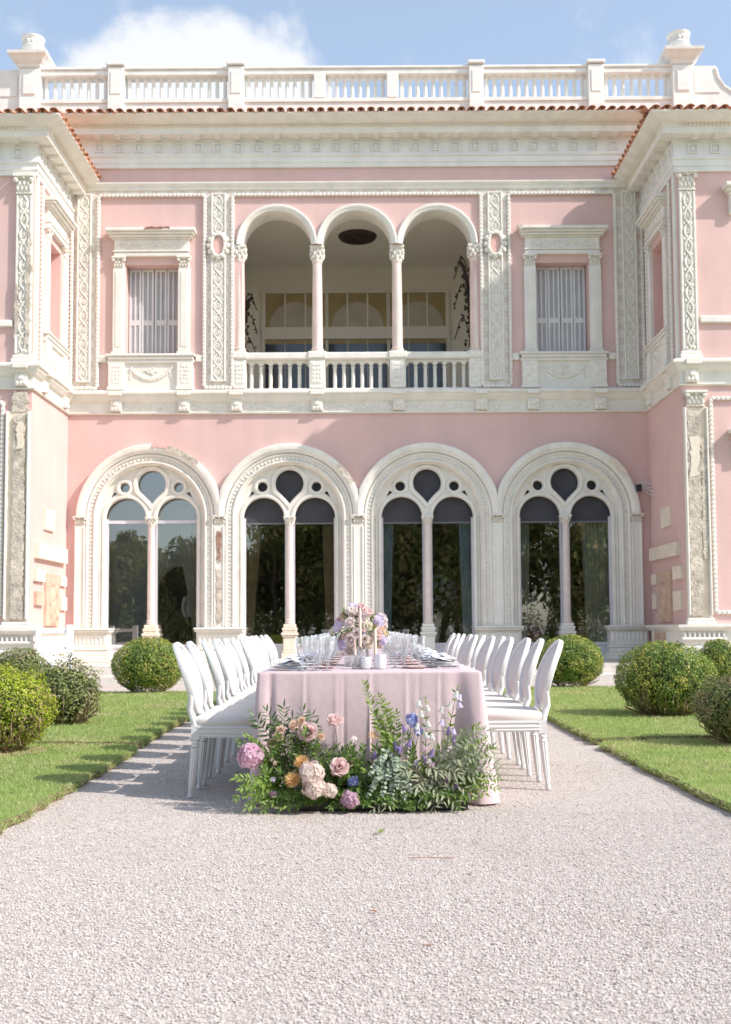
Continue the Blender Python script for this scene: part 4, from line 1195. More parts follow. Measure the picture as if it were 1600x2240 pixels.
for sx in (-1, 1):
    o = plaque(sx, -1.55, -0.65, 1.13, 2.16, 0.05, 'terracotta_relief', 'figure_relief')
    f = MB()
    # standing figure in shallow relief
    yy = -1.1
    X = sx*(FW-0.05)
    def rb(y, z, ry_, rz, d=0.05): f.ball((X, y, z), d, ry_, rz, 8, 6)
    rb(yy, 1.98, 0.07, 0.09); rb(yy-0.02, 1.74, 0.13, 0.18, 0.06); rb(yy+0.02, 1.50, 0.13, 0.18, 0.06); rb(yy-0.05, 1.30, 0.06, 0.17); rb(yy+0.10, 1.30, 0.06, 0.17)
    rb(yy+0.20, 1.82, 0.05, 0.14); rb(yy+0.24, 1.98, 0.05, 0.09); rb(yy-0.20, 1.66, 0.05, 0.15); rb(yy+0.28, 1.35, 0.08, 0.10)
    obj('carved_figure', f, 'terracotta_relief', o, smooth=60)
obj('wall_plaque', MB().box(FW-0.13, FW-0.10, -1.35, -0.6, 0.50, 0.92), 'terracotta_relief', villa)
# small floodlight with loose cables at the right inner corner
fl_ = MB().box(5.86, 5.96, -0.24, -0.14, 3.88, 4.02); fl_.tube([(5.92, -0.14, 3.98), (5.92, 0.0, 4.02)], 0.02, 5)
lamp = obj('floodlight', fl_, 'iron', villa)
cb = MB(); r_ = random.Random(8)
for k in range(4):
    cb.tube([(5.88, -0.16, 4.05), (6.0, -0.12+0.02*k, 4.09-0.02*k), (6.12, -0.10+r_.uniform(-.1, .1), 4.06-0.07*k), (6.17, -0.2-0.12*k, 4.02-0.09*k)], 0.009, 4)
obj('loose_cables', cb, 'white_gate', lamp, stuff=True)

# ---- terrace with steps
ter = MB().box(-14, 14, 20.35, 29.5, -0.2, ZF)
t = obj('terrace', ter, 'terrace_stone'); tag(t, kind='structure')
# floor flags: joints as separate slabs on the front strip
st = MB().bbox(-14, 14, 19.98, 20.349, -0.2, 0.175, 0.02)
s_ = obj('terrace_step', st, 'terrace_stone'); tag(s_, kind='structure')
st = MB().bbox(-14, 14, 20.33, 20.3495, 0.29, 0.352, 0.006)
# white garden gate beside the left wing
g_ = empty('garden_gate', (-5.86, 19.9, 0.0), R(4), 'low white wooden gate with diagonal slats before the sunlit wing', 'gate')
gx = 0.32
obj('post', MB().bbox(0.26, 0.38, -0.05, 0.05, 0.0, 1.14, 0.01), 'white_gate', g_); obj('post', MB().bbox(-0.30, -0.20, -0.05, 0.05, 0.0, 1.12, 0.01), 'white_gate', g_)
obj('top_rail', MB().bbox(-0.1995, 0.2595, -0.03, 0.03, 0.98, 1.06, 0.008), 'white_gate', g_); obj('middle_rail', MB().bbox(-0.1995, 0.2595, -0.03, 0.03, 0.68, 0.74, 0.008), 'white_gate', g_)
obj('bottom_rail', MB().bbox(-0.1995, 0.2595, -0.03, 0.03, 0.08, 0.16, 0.008), 'white_gate', g_)
for k in range(5):
    a = 0.62-0.11*k
    x0_, x1_ = -0.1995, 0.2595
    z0_ = a; z1_ = a-0.30
    if z1_ < 0.16: x1_ = x0_+(x1_-x0_)*(z0_-0.16)/0.30; z1_ = 0.16
    obj('slat', MB().prism([(x0_, z0_-0.03), (x1_, z1_-0.0), (x1_, z1_+0.05), (x0_, z0_+0.03)], -0.012, 0.012), 'white_gate', g_)
# ================================================================ ground
def gravel_mat(name):
    m = bpy.data.materials.new(name); m.use_nodes = True; N = m.node_tree.nodes; L = m.node_tree.links; b = N['Principled BSDF']
    t = N.new('ShaderNodeTexCoord')
    v = N.new('ShaderNodeTexVoronoi'); v.inputs['Scale'].default_value = 130; v.inputs['Randomness'].default_value = 1
    L.new(t.outputs['Object'], v.inputs['Vector'])
    r = N.new('ShaderNodeValToRGB'); e = r.color_ramp.elements
    e[0].position = 0.0; e[0].color = (0.49, 0.43, 0.39, 1); e[1].position = 1.0; e[1].color = (0.675, 0.615, 0.57, 1)
    sp = N.new('ShaderNodeSeparateColor'); L.new(v.outputs['Color'], sp.inputs[0]); L.new(sp.outputs[0], r.inputs[0])
    n = N.new('ShaderNodeTexNoise'); n.inputs['Scale'].default_value = 0.9; n.inputs['Detail'].default_value = 8; L.new(t.outputs['Object'], n.inputs['Vector'])
    mr = N.new('ShaderNodeMapRange'); mr.inputs['From Min'].default_value = 0.58; mr.inputs['From Max'].default_value = 0.75; mr.inputs['To Max'].default_value = 0.5
    L.new(n.outputs['Fac'], mr.inputs['Value'])
    mx = N.new('ShaderNodeMix'); mx.data_type = 'RGBA'; L.new(mr.outputs[0], mx.inputs['Factor']); L.new(r.outputs[0], mx.inputs['A']); mx.inputs['B'].default_value = (0.40, 0.32, 0.25, 1)
    gp = N.new('ShaderNodeMapRange'); gp.inputs['From Min'].default_value = 0.42; gp.inputs['From Max'].default_value = 0.75; gp.inputs['To Max'].default_value = 0.62
    L.new(v.outputs['Distance'], gp.inputs['Value'])
    m2 = N.new('ShaderNodeMix'); m2.data_type = 'RGBA'; L.new(gp.outputs[0], m2.inputs['Factor']); L.new(mx.outputs['Result'], m2.inputs['A']); m2.inputs['B'].default_value = (0.27, 0.225, 0.19, 1)
    L.new(m2.outputs['Result'], b.inputs['Base Color'])
    bp = N.new('ShaderNodeBump'); bp.inputs['Strength'].default_value = 0.6; bp.inputs['Distance'].default_value = 0.004; bp.invert = True
    L.new(v.outputs['Distance'], bp.inputs['Height']); L.new(bp.outputs[0], b.inputs['Normal'])
    b.inputs['Roughness'].default_value = 0.9; b.inputs['Specular IOR Level'].default_value = 0.1
    M[name] = m
gravel_mat('gravel')
g = MB(); n_ = 60
vs = []; fs = []
xs = [-400, -60, -14] + [-8+16*i/40 for i in range(41)] + [14, 60, 400]
ys = [-400, -60, -6] + [-1+21*i/60 for i in range(61)] + [30, 60, 400]
for y in ys:
    for x in xs:
        z = 0.0
        if abs(x) < 9 and -2 < y < 20: z = -0.003
        vs.append((x, y, z))
w_ = len(xs)
for j in range(len(ys)-1):
    for i in range(w_-1): k = j*w_+i; fs.append((k, k+1, k+w_+1, k+w_))
ground = obj('ground', MB().add(vs, fs), 'gravel', smooth='all'); tag(ground, kind='structure')
import numpy as np
NR = np.random.default_rng(5)
def np_mesh(name, verts, faces, matn, smooth=False):
    # verts (n,3), faces (m,k) with constant k
    me = bpy.data.meshes.new(name); n_, k = len(verts), faces.shape[1]; m_ = len(faces)
    me.vertices.add(n_); me.vertices.foreach_set('co', np.ascontiguousarray(verts, dtype=np.float32).ravel())
    me.loops.add(m_*k); me.loops.foreach_set('vertex_index', np.ascontiguousarray(faces, dtype=np.int32).ravel())
    me.polygons.add(m_); me.polygons.foreach_set('loop_start', np.arange(0, m_*k, k, dtype=np.int32))
    if smooth: me.polygons.foreach_set('use_smooth', np.ones(m_, dtype=bool))
    me.materials.append(M[matn]); me.update(calc_edges=True); me.validate()
    return me
def leaf_mat(name, c1, c2, c3=None, amt3=0.0, trans=0.35, rough=0.45, scale=3.0, spec=0.3):
    # per-leaf colour between c1 and c2, with patches of c3
    m = bpy.data.materials.new(name); m.use_nodes = True; N = m.node_tree.nodes; L = m.node_tree.links; b = N['Principled BSDF']
    g = N.new('ShaderNodeNewGeometry'); r = N.new('ShaderNodeValToRGB'); e = r.color_ramp.elements
    e[0].color = (*c1, 1); e[1].color = (*c2, 1); L.new(g.outputs['Random Per Island'], r.inputs[0]); cur = r.outputs[0]
    if c3:
        t = N.new('ShaderNodeTexCoord'); n = N.new('ShaderNodeTexNoise'); n.inputs['Scale'].default_value = scale; n.inputs['Detail'].default_value = 6
        L.new(t.outputs['Object'], n.inputs['Vector'])
        ad = N.new('ShaderNodeMath'); ad.operation = 'MULTIPLY_ADD'; ad.inputs[1].default_value = 0.35; L.new(g.outputs['Random Per Island'], ad.inputs[0]); L.new(n.outputs['Fac'], ad.inputs[2])
        mr = N.new('ShaderNodeMapRange'); mr.inputs['From Min'].default_value = 0.86-amt3*0.3; mr.inputs['From Max'].default_value = 0.94-amt3*0.3
        L.new(ad.outputs[0], mr.inputs['Value'])
        mx = N.new('ShaderNodeMix'); mx.data_type = 'RGBA'; L.new(mr.outputs[0], mx.inputs['Factor']); L.new(cur, mx.inputs['A']); mx.inputs['B'].default_value = (*c3, 1); cur = mx.outputs['Result']
    L.new(cur, b.inputs['Base Color']); b.inputs['Roughness'].default_value = rough; b.inputs['Specular IOR Level'].default_value = spec
    if trans:
        tr = N.new('ShaderNodeBsdfTranslucent'); ms = N.new('ShaderNodeMixShader'); ms.inputs[0].default_value = trans
        L.new(cur, tr.inputs[0]); L.new(b.outputs[0], ms.inputs[1]); L.new(tr.outputs[0], ms.inputs[2]); L.new(ms.outputs[0], N['Material Output'].inputs[0])
    M[name] = m
# ---- loose pebbles over the gravel
def pebble_mat():
    m = bpy.data.materials.new('pebble'); m.use_nodes = True; N = m.node_tree.nodes; L = m.node_tree.links; b = N['Principled BSDF']
    o = N.new('ShaderNodeObjectInfo'); r = N.new('ShaderNodeValToRGB'); e = r.color_ramp.elements
    e[0].position = 0.0; e[0].color = (0.25, 0.215, 0.19, 1); e[1].position = 1.0; e[1].color = (0.74, 0.685, 0.645, 1)
    q = e.new(0.12); q.color = (0.53, 0.465, 0.43, 1); q = e.new(0.5); q.color = (0.635, 0.57, 0.53, 1)
    L.new(o.outputs['Random'], r.inputs[0])
    n = N.new('ShaderNodeTexNoise'); n.inputs['Scale'].default_value = 1.1; n.inputs['Detail'].default_value = 7; L.new(o.outputs['Location'], n.inputs['Vector'])
    mr_ = N.new('ShaderNodeMapRange'); mr_.inputs['From Min'].default_value = 0.54; mr_.inputs['From Max'].default_value = 0.72; mr_.inputs['To Max'].default_value = 0.5; L.new(n.outputs['Fac'], mr_.inputs['Value'])
    mx = N.new('ShaderNodeMix'); mx.data_type = 'RGBA'; L.new(mr_.outputs[0], mx.inputs['Factor']); L.new(r.outputs[0], mx.inputs['A']); mx.inputs['B'].default_value = (0.50, 0.40, 0.31, 1)
    L.new(mx.outputs['Result'], b.inputs['Base Color']); b.inputs['Roughness'].default_value = 0.85; b.inputs['Specular IOR Level'].default_value = 0.15
    M['pebble'] = m
pebble_mat()
def pebbles():
    P = []
    for (y0, y1, dn) in ((2.2, 4.2, 14000), (4.2, 6.2, 10500), (6.2, 8.5, 5000), (8.5, 12.0, 1500)):
        hw_ = 0.36*y1+0.9; n_ = int(2*hw_*(y1-y0)*dn)
        x = NR.uniform(-hw_, hw_, n_); y = NR.uniform(y0, y1, n_)
        k = (x > -1.97) & (x < 2.03) | (y < 4.0)
        k &= ~((np.abs(x) < 0.62) & (y > 6.6))
        P.append(np.stack([x[k], y[k], NR.uniform(-0.0022, 0.0008, k.sum())], 1))
    P = np.concatenate(P)
    # raked unevenness: leave thin patches
    keep = np.array([noise.noise(Vector((p[0]*2.5, p[1]*5.0, 3.0))) > -0.55 or NR.random() < 0.5 for p in P])
    P = P[keep]
    me = bpy.data.meshes.new('loose_gravel'); me.vertices.add(len(P)); me.vertices.foreach_set('co', P.astype(np.float32).ravel()); me.update()
    o = link('loose_gravel', me); tag(o, 'pale pinkish grey gravel strewn over the path', 'gravel', kind='stuff')
    ng = bpy.data.node_groups.new('pebble_scatter', 'GeometryNodeTree')
    ng.interface.new_socket('Geometry', in_out='INPUT', socket_type='NodeSocketGeometry'); ng.interface.new_socket('Geometry', in_out='OUTPUT', socket_type='NodeSocketGeometry')
    N = ng.nodes; L = ng.links
    gi = N.new('NodeGroupInput'); go = N.new('NodeGroupOutput'); ic = N.new('GeometryNodeMeshIcoSphere'); ic.inputs['Radius'].default_value = 0.0036; ic.inputs['Subdivisions'].default_value = 1
    sm = N.new('GeometryNodeSetMaterial'); sm.inputs['Material'].default_value = M['pebble']
    ip = N.new('GeometryNodeInstanceOnPoints'); m2p = N.new('GeometryNodeMeshToPoints')
    rr = N.new('FunctionNodeRandomValue'); rr.data_type = 'FLOAT_VECTOR'; rr.inputs[0].default_value = (-0.25, -0.25, 0); rr.inputs[1].default_value = (0.25, 0.25, 6.28)
    rs = N.new('FunctionNodeRandomValue'); rs.data_type = 'FLOAT_VECTOR'; rs.inputs[0].default_value = (0.5, 0.5, 0.3); rs.inputs[1].default_value = (1.5, 1.15, 0.62); rs.inputs['Seed'].default_value = 3
    L.new(gi.outputs[0], m2p.inputs[0]); L.new(m2p.outputs[0], ip.inputs['Points']); L.new(ic.outputs[0], sm.inputs[0]); L.new(sm.outputs[0], ip.inputs['Instance'])
    rz_ = N.new('FunctionNodeRandomValue'); rz_.data_type = 'FLOAT'; rz_.inputs['Seed'].default_value = 9
    rzo = next(q for q in rz_.outputs if q.type == 'VALUE' and q.enabled)
    pw = N.new('ShaderNodeMath'); pw.operation = 'POWER'; pw.inputs[1].default_value = 5.0; L.new(rzo, pw.inputs[0])
    ml = N.new('ShaderNodeMath'); ml.operation = 'MULTIPLY_ADD'; ml.inputs[1].default_value = 0.9; ml.inputs[2].default_value = 0.82; L.new(pw.outputs[0], ml.inputs[0])
    vs_ = N.new('ShaderNodeVectorMath'); vs_.operation = 'SCALE'; L.new(rs.outputs[0], vs_.inputs[0]); L.new(ml.outputs[0], vs_.inputs['Scale'])
    L.new(rr.outputs[0], ip.inputs['Rotation']); L.new(vs_.outputs[0], ip.inputs['Scale']); L.new(ip.outputs[0], go.inputs[0])
    md = o.modifiers.new('scatter', 'NODES'); md.node_group = ng
pebbles()

# ---- lawns
mat('soil', (0.20, 0.15, 0.10), 0.95, var=0.3, scale=20, bump=0.8, bscale=30)
mat('turf', (0.20, 0.27, 0.07), 0.9, var=0.25, scale=5, stain=(0.22, 0.20, 0.08), stain_amt=0.6, stain_scale=3)
leaf_mat('grass_blade', (0.32, 0.43, 0.11), (0.52, 0.60, 0.25), (0.66, 0.60, 0.34), 0.42, trans=0.45, rough=0.5, scale=1.4, spec=0.2)
def lawn(name, pts, z, label, jseed):
    r_ = random.Random(jseed); q = []
    n_ = len(pts)
    for i in range(n_):
        a = Vector(pts[i]); e = Vector(pts[(i+1) % n_]); m = max(1, int((e-a).length/0.12))
        for k in range(m):
            p = a+(e-a)*k/m; j = 0.026
            q.append((p.x+r_.uniform(-j, j), p.y+r_.uniform(-j, j)))
    n_ = len(q)
    b = MB().add([(x, y, z) for x, y in q] + [(x, y, -0.02) for x, y in q], [tuple(range(n_))] + [(i, n_+i, n_+(i+1) % n_, (i+1) % n_) for i in range(n_)])
    o = obj(name, b, 'turf'); tag(o, kind='structure')
    o.data.materials.append(M['soil'])
    for p_ in o.data.polygons:
        if p_.index: p_.material_index = 1
    return q
def in_poly(P, q):
    x, y = P[:, 0], P[:, 1]; c = np.zeros(len(P), bool); n_ = len(q); j = n_-1
    for i in range(n_):
        xi, yi = q[i]; xj, yj = q[j]
        t = ((yi > y) != (yj > y)) & (x < (xj-xi)*(y-yi)/(yj-yi+1e-12)+xi); c ^= t; j = i
    return c
def grass(poly, z, label, seed):
    rg = np.random.default_rng(seed)
    px = np.array([p[0] for p in poly]); py = np.array([p[1] for p in poly])
    out = []
    for (y0, y1, dn) in ((2.5, 5.0, 1500), (5.0, 8.0, 5200), (8.0, 10.5, 3400), (10.5, 13.5, 2200), (13.5, 18.0, 1300)):
        a, e = max(y0, py.min()), min(y1, py.max())
        if e <= a: continue
        xm = 0.36*y1+0.8
        x0, x1 = max(px.min(), -xm), min(px.max(), xm)
        if x1 <= x0: continue
        n_ = int((x1-x0)*(e-a)*dn)
        P = np.stack([rg.uniform(x0, x1, n_), rg.uniform(a, e, n_)], 1)
        P = P[in_poly(P, poly)]; out.append(P)
    # shaggy rim along the path edge
    P = np.concatenate(out)
    rim = []
    for i in range(len(poly)):
        ax, ay = poly[i]; bx_, by_ = poly[(i+1) % len(poly)]
        if 4 < ay < 17.5 and abs(ax) < 7:
            L_ = math.hypot(bx_-ax, by_-ay); k = int(L_*900); t = rg.random(k)
            rim.append(np.stack([ax+(bx_-ax)*t+rg.normal(0, 0.012, k), ay+(by_-ay)*t+rg.normal(0, 0.012, k)], 1))
    nin = len(P); P = np.concatenate([P]+rim); n_ = len(P)
    h = rg.uniform(0.012, 0.028, n_)*(1+0.06*np.maximum(0, P[:, 1]-7)); wd = rg.uniform(0.0022, 0.0042, n_)*(1+0.10*np.maximum(0, P[:, 1]-6))
    an = rg.uniform(0, 2*np.pi, n_); ln = rg.normal(0, 0.5, (n_, 2))*h[:, None]
    zb = np.full((n_, 1), z-0.004); zb[nin:, 0] -= rg.uniform(0, z*0.8, n_-nin); ln[nin:] *= 1.9; h[nin:] *= 0.8
    base = np.concatenate([P, zb], 1)
    dx = np.stack([np.cos(an)*wd, np.sin(an)*wd, np.zeros(n_)], 1)
    tip = base + np.concatenate([ln, h[:, None]], 1)
    V = np.stack([base-dx, base+dx, tip], 1).reshape(-1, 3)
    F = np.arange(3*n_).reshape(-1, 3)
    o = link('lawn_grass', np_mesh('lawn_grass', V, F, 'grass_blade')); tag(o, label, 'grass', kind='stuff')
L1 = [(-1.95, 3.2), (-1.93, 5.6), (-1.93, 7.0), (-1.96, 8.6), (-2.02, 9.30), (-2.2, 9.42), (-3.4, 9.55), (-9, 9.6), (-9, 3.2)]
L2 = [(-2.02, 9.52), (-2.06, 11.0), (-2.08, 13.0), (-2.1, 16.3), (-2.5, 16.8), (-9, 17.0), (-9, 9.66), (-3.4, 9.62), (-2.25, 9.50)]
R1 = [(2.05, 3.2), (9, 3.2), (9, 9.7), (3.6, 9.66), (2.6, 9.56), (2.10, 9.42), (2.02, 9.25), (2.05, 7.0)]
R2 = [(2.03, 9.62), (2.6, 9.70), (3.6, 9.76), (9, 9.8), (9, 17.6), (2.5, 17.5), (2.1, 17.0), (2.04, 12.0)]
for nm, pp, z, lab, sd_ in (('lawn', L1, 0.05, 'near lawn', 1), ('lawn', L2, 0.065, '', 2), ('lawn', R1, 0.05, '', 3), ('lawn', R2, 0.065, '', 4)):
    q = lawn(nm, pp, z, lab, sd_)
    grass(q, z, {1: 'short green lawn striped by the shadows of the chair backs, before the turf seam', 2: 'short green lawn behind the turf seam, on the gate side of the path',
                 3: 'short sunlit lawn before the turf seam, on the path side without chair shadows', 4: 'short green lawn behind the turf seam, towards the shaded wing'}[sd_], sd_+10)

# ---- clipped box bushes
def leaf_cloud(pos, nrm, ln, wd, rg, tilt=0.55):
    # quads with a fold: two triangles meeting on the midrib, one island per leaf
    n_ = len(pos)
    N_ = nrm + rg.normal(0, tilt, (n_, 3)); N_ /= np.linalg.norm(N_, axis=1)[:, None]
    T = np.cross(N_, rg.normal(0, 1, (n_, 3))); T /= np.linalg.norm(T, axis=1)[:, None]
    B = np.cross(N_, T)
    ln = ln*rg.uniform(0.55, 1.45, n_); wd = wd*rg.uniform(0.6, 1.4, n_)
    a = pos - T*ln[:, None]*0.5; c = pos + T*ln[:, None]*0.5
    b = pos + B*wd[:, None]*0.5 + N_*wd[:, None]*0.12; d = pos - B*wd[:, None]*0.5 + N_*wd[:, None]*0.12
    return np.stack([a, b, c, d], 1).reshape(-1, 3), np.arange(4*n_).reshape(-1, 4)
leaf_mat('box_green', (0.11, 0.20, 0.035), (0.30, 0.39, 0.085), (0.54, 0.50, 0.12), 0.42, trans=0.25, scale=4)
leaf_mat('box_olive', (0.13, 0.18, 0.05), (0.33, 0.36, 0.12), (0.46, 0.40, 0.24), 0.48, trans=0.25, scale=5)
leaf_mat('box_lime', (0.25, 0.35, 0.025), (0.58, 0.64, 0.06), (0.52, 0.36, 0.24), 0.40, trans=0.35, scale=2.6)
leaf_mat('box_brown', (0.11, 0.16, 0.045), (0.28, 0.32, 0.10), (0.42, 0.33, 0.20), 0.52, trans=0.2, scale=4)
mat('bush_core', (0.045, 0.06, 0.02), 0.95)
mat('dry_earth', (0.36, 0.29, 0.17), 0.95, var=0.25, scale=14, bump=0.6, bscale=30)
mat('twig', (0.24, 0.17, 0.11), 0.9, var=0.3, scale=30)
def bush(x, y, r_, h, leafm, label, seed, ragged=0.04, n_=15000, ll=0.022, bare=0.0, zf=0.05):
    rg = np.random.default_rng(seed)
    root = empty('box_bush', (x, y, zf), 0, label, 'bush', 'clipped box bushes on the lawns')
    rz = h/2
    d = rg.normal(0, 1, (n_, 3)); d /= np.linalg.norm(d, axis=1)[:, None]
    d = d[d[:, 2] > -0.93]; n2 = len(d)
    lump = np.array([1 + ragged*3.2*noise.noise(Vector(p)*2.6+Vector((seed, 0, 0))) + (0.03+ragged*1.5)*noise.noise(Vector(p)*6.5+Vector((0, seed, 0))) for p in d])
    depth = 1 - np.abs(rg.normal(0, 0.06+ragged*0.6, n2)) + (rg.random(n2) < 0.05)*rg.uniform(0, 0.11, n2)
    gap = np.array([noise.noise(Vector(p)*5+Vector((seed*3, 0, 0))) for p in d])
    keep = (gap > -0.38 + bare*0.5) | (rg.random(n2) < 0.35)
    rad = lump*depth
    sq = 1.0
    P = d*rad[:, None]*np.array([r_, r_, rz]) + np.array([0, 0, rz])
    P[:, 2] = np.maximum(P[:, 2], 0.02)
    V, F = leaf_cloud(P[keep], d[keep], ll, ll*0.6, rg)
    o = link('foliage', np_mesh('foliage', V, F, leafm), root); o['kind'] = 'stuff'
    # dark ball painted as the shade between the leaves; bare stems
    di = rg.normal(0, 1, (2500, 3)); di /= np.linalg.norm(di, axis=1)[:, None]
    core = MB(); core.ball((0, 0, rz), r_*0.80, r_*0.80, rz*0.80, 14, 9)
    obj('shade_core', core, 'bush_core', root)
    rr = random.Random(seed); q = []
    for k in range(30): a = 2*PI*k/30; m_ = r_*0.86*rr.uniform(0.92, 1.14); q.append((m_*math.cos(a), m_*math.sin(a), 0.004))
    obj('bare_earth', MB().add(q, [tuple(range(30))]), 'dry_earth', root)
    tw = MB(); rr = random.Random(seed)
    for k in range(26 if bare < 0.2 else 60):
        a = rr.uniform(0, 2*PI); e = rr.uniform(-0.75, 0.7)
        p = Vector((math.cos(a)*math.cos(e)*r_, math.sin(a)*math.cos(e)*r_, rz+math.sin(e)*rz))*1.0
        b0 = Vector((math.cos(a)*r_*0.35, math.sin(a)*r_*0.35, 0.0))
        md = (b0+p)/2+Vector((math.cos(a), math.sin(a), 0))*r_*0.22
        end = Vector((0, 0, rz))+(p-Vector((0, 0, rz)))*rr.uniform(0.86, 1.0)
        tw.tube([b0, md, end], [0.008, 0.005, 0.002], 4)
    obj('stems', tw, 'twig', root, stuff=True)
    return root
bush(-3.44, 16.87, 0.575, 0.87, 'box_green', 'dense round green box bush before the leftmost arched window', 1, 0.012, 17000, 0.028)
bush(-3.23, 11.35, 0.41, 0.67, 'box_olive', 'ragged sparse box bush with dry twigs, behind the lime green bush', 2, 0.10, 7500, 0.030, bare=0.5)
bush(-3.06, 8.95, 0.43, 0.69, 'box_lime', 'bright lime green box bush with a brown dry patch, near the chair shadows', 3, 0.06, 16000, 0.022)
bush(-4.75, 14.6, 0.42, 0.76, 'box_olive', 'low rounded dull green box bush in front of the white gate', 4, 0.03, 9000, 0.028)
bush(3.36, 17.77, 0.56, 0.86, 'box_green', 'round box bush before the rightmost arched window, nearest the chair backs', 5, 0.018, 17000, 0.029)
bush(3.36, 12.05, 0.56, 0.83, 'box_green', 'large full box bush with bare stems showing low down, on the shaded wing side', 6, 0.03, 19000, 0.026, bare=0.25)
bush(5.45, 16.6, 0.33, 0.80, 'box_green', 'small dark box bush by the plinth of the shaded wing', 7, 0.035, 8000, 0.028)
bush(3.27, 9.25, 0.44, 0.62, 'box_brown', 'half dry brownish box bush standing alone before the big full bush', 8, 0.05, 16000, 0.022, bare=0.1)
# ================================================================ table, chairs
mat('white_lacquer', (0.70, 0.695, 0.685), 0.38, var=0.015, scale=4, spec=0.45)
mat('cream_fabric', (0.64, 0.605, 0.575), 0.85, var=0.02, scale=8, bump=0.15, bscale=220, spec=0.15)
mat('seat_fabric', (0.71, 0.67, 0.615), 0.85, var=0.02, scale=8, bump=0.1, bscale=260, spec=0.15)
TBL_Z = 0.79
def chair():
    root = empty('dining_chair', (0, 0, 0))
    # fluted tapering legs
    lp = [(0.012, 0.0), (0.017, 0.004), (0.019, 0.02), (0.016, 0.03), (0.0155, 0.034)]
    fp = [(0.0155, 0.036), (0.020, 0.10), (0.0255, 0.29), (0.0275, 0.315)]
    tp_ = [(0.0275, 0.318), (0.022, 0.325), (0.022, 0.335), (0.027, 0.342), (0.027, 0.352), (0.022, 0.358), (0.022, 0.366)]
    def leg(x, y, sx_, sy_):
        b = MB().lathe(lp, seg=12); b.lathe(fp, seg=20, flute=1, fd=0.14); b.lathe(tp_, seg=12)
        b.v = [(px+x+sx_*(0.366-pz)/0.366, py+y+sy_*(0.366-pz)/0.366, pz) for px, py, pz in b.v]
        bl = MB().box(x-0.026, x+0.026, y-0.026, y+0.026, 0.366, 0.452)
        b.merge(bl)
        obj('leg', b, 'white_lacquer', root, smooth=30)
    leg(0.185, 0.215, 0.0, 0.0); leg(0.185, -0.215, 0.0, 0.0)
    leg(-0.195, 0.185, -0.035, 0.0); leg(-0.195, -0.185, -0.035, 0.0)
    # seat rail, bowed at the front, with two fine ribs
    out = []
    for i in range(13):
        t = -1+2*i/12
        out.append((0.215-0.03*t*t*t*t-0.012*t*t, 0.24*t))
    out = out + [(-0.19, 0.205), (-0.215, 0.19), (-0.215, -0.19), (-0.19, -0.205)]
    def plate(z0, z1, e, bev=0.0):
        n_ = len(out); b = MB()
        cx = 0.0
        def ring(z, k): return [(x*(1+k), y*(1+k), z) for x, y in out]
        rows = [ring(z0, e), ring(z1, e)]
        return b.add(rows[0]+rows[1], [tuple(range(n_-1, -1, -1)), tuple(range(n_, 2*n_))] + [(i, (i+1) % n_, n_+(i+1) % n_, n_+i) for i in range(n_)])
    rl = plate(0.378, 0.452, 0.0)
    obj('seat_rail', rl, 'white_lacquer', root)
    rb = MB()
    for z in (0.392, 0.412, 0.44): rb.tube([(x*1.012, y*1.012, z) for x, y in out], 0.0055, 5, closed=True)
    obj('rail_moulding', rb, 'white_lacquer', root, smooth=50)
    # domed cushion
    n_ = len(out); rows = []
    for k, z in ((0.985, 0.4525), (1.0, 0.465), (1.0, 0.483), (0.97, 0.497), (0.88, 0.509), (0.6, 0.519), (0.25, 0.522)):
        rows.append([(0.0+x*k, y*k, z) for x, y in out])
    b = MB(); vs = [p for r_ in rows for p in r_]; fs = []
    for j in range(len(rows)-1):
        for i in range(n_): fs.append((j*n_+i, j*n_+(i+1) % n_, (j+1)*n_+(i+1) % n_, (j+1)*n_+i))
    fs.append(tuple((len(rows)-1)*n_+i for i in range(n_)))
    cu = obj('seat_cushion', b.add(vs, fs), 'seat_fabric', root, smooth='all')
    # oval back
    C = Vector((-0.285, 0, 0.738)); U = Vector((-0.30, 0, 0.954)).normalized(); A, B_ = 0.222, 0.238
    def bp(th, k=1.0, off=0.0):
        y = A*k*math.cos(th); u_ = B_*k*math.sin(th)
        nrm = Vector((U.z, 0, -U.x))
        p = C + U*u_ + nrm*(off + 0.035*(y/A)**2)
        return (p.x, y, p.z)
    nring = 40
    ring = MB(); vs = []; fs = []
    sec = [(0.89, 0.012), (0.91, 0.018), (0.945, 0.011), (0.975, 0.018), (1.02, 0.016), (1.03, 0.007), (1.03, -0.007), (1.02, -0.016), (0.975, -0.018), (0.945, -0.011), (0.91, -0.018), (0.89, -0.012)]
    for i in range(nring):
        th = 2*PI*i/nring
        for k, o_ in sec: vs.append(bp(th, k, o_))
    m = len(sec)
    for i in range(nring):
        j = (i+1) % nring
        for k in range(m): fs.append((i*m+k, i*m+(k+1) % m, j*m+(k+1) % m, j*m+k))
    bf = obj('back_frame', ring.add(vs, fs), 'white_lacquer', root, smooth=50)
    pad = MB()
    rows = [(0.925, -0.008), (0.86, -0.02), (0.5, -0.027), (0.0, -0.028)]
    vs = []; fs = []
    seq = [(0.02, -0.015), (0.5, -0.014), (0.80, -0.010), (0.90, -0.004), (0.90, 0.004), (0.84, 0.014), (0.5, 0.024), (0.02, 0.026)]
    for k, o_ in seq:
        for i in range(28): vs.append(bp(2*PI*i/28, k, o_))
    for j in range(len(seq)-1):
        for i in range(28): fs.append((j*28+i, j*28+(i+1) % 28, (j+1)*28+(i+1) % 28, (j+1)*28+i))
    fs.append(tuple(range(27, -1, -1))); fs.append(tuple((len(seq)-1)*28+i for i in range(28)))
    obj('back_pad', pad.add(vs, fs), 'cream_fabric', root, smooth='all')
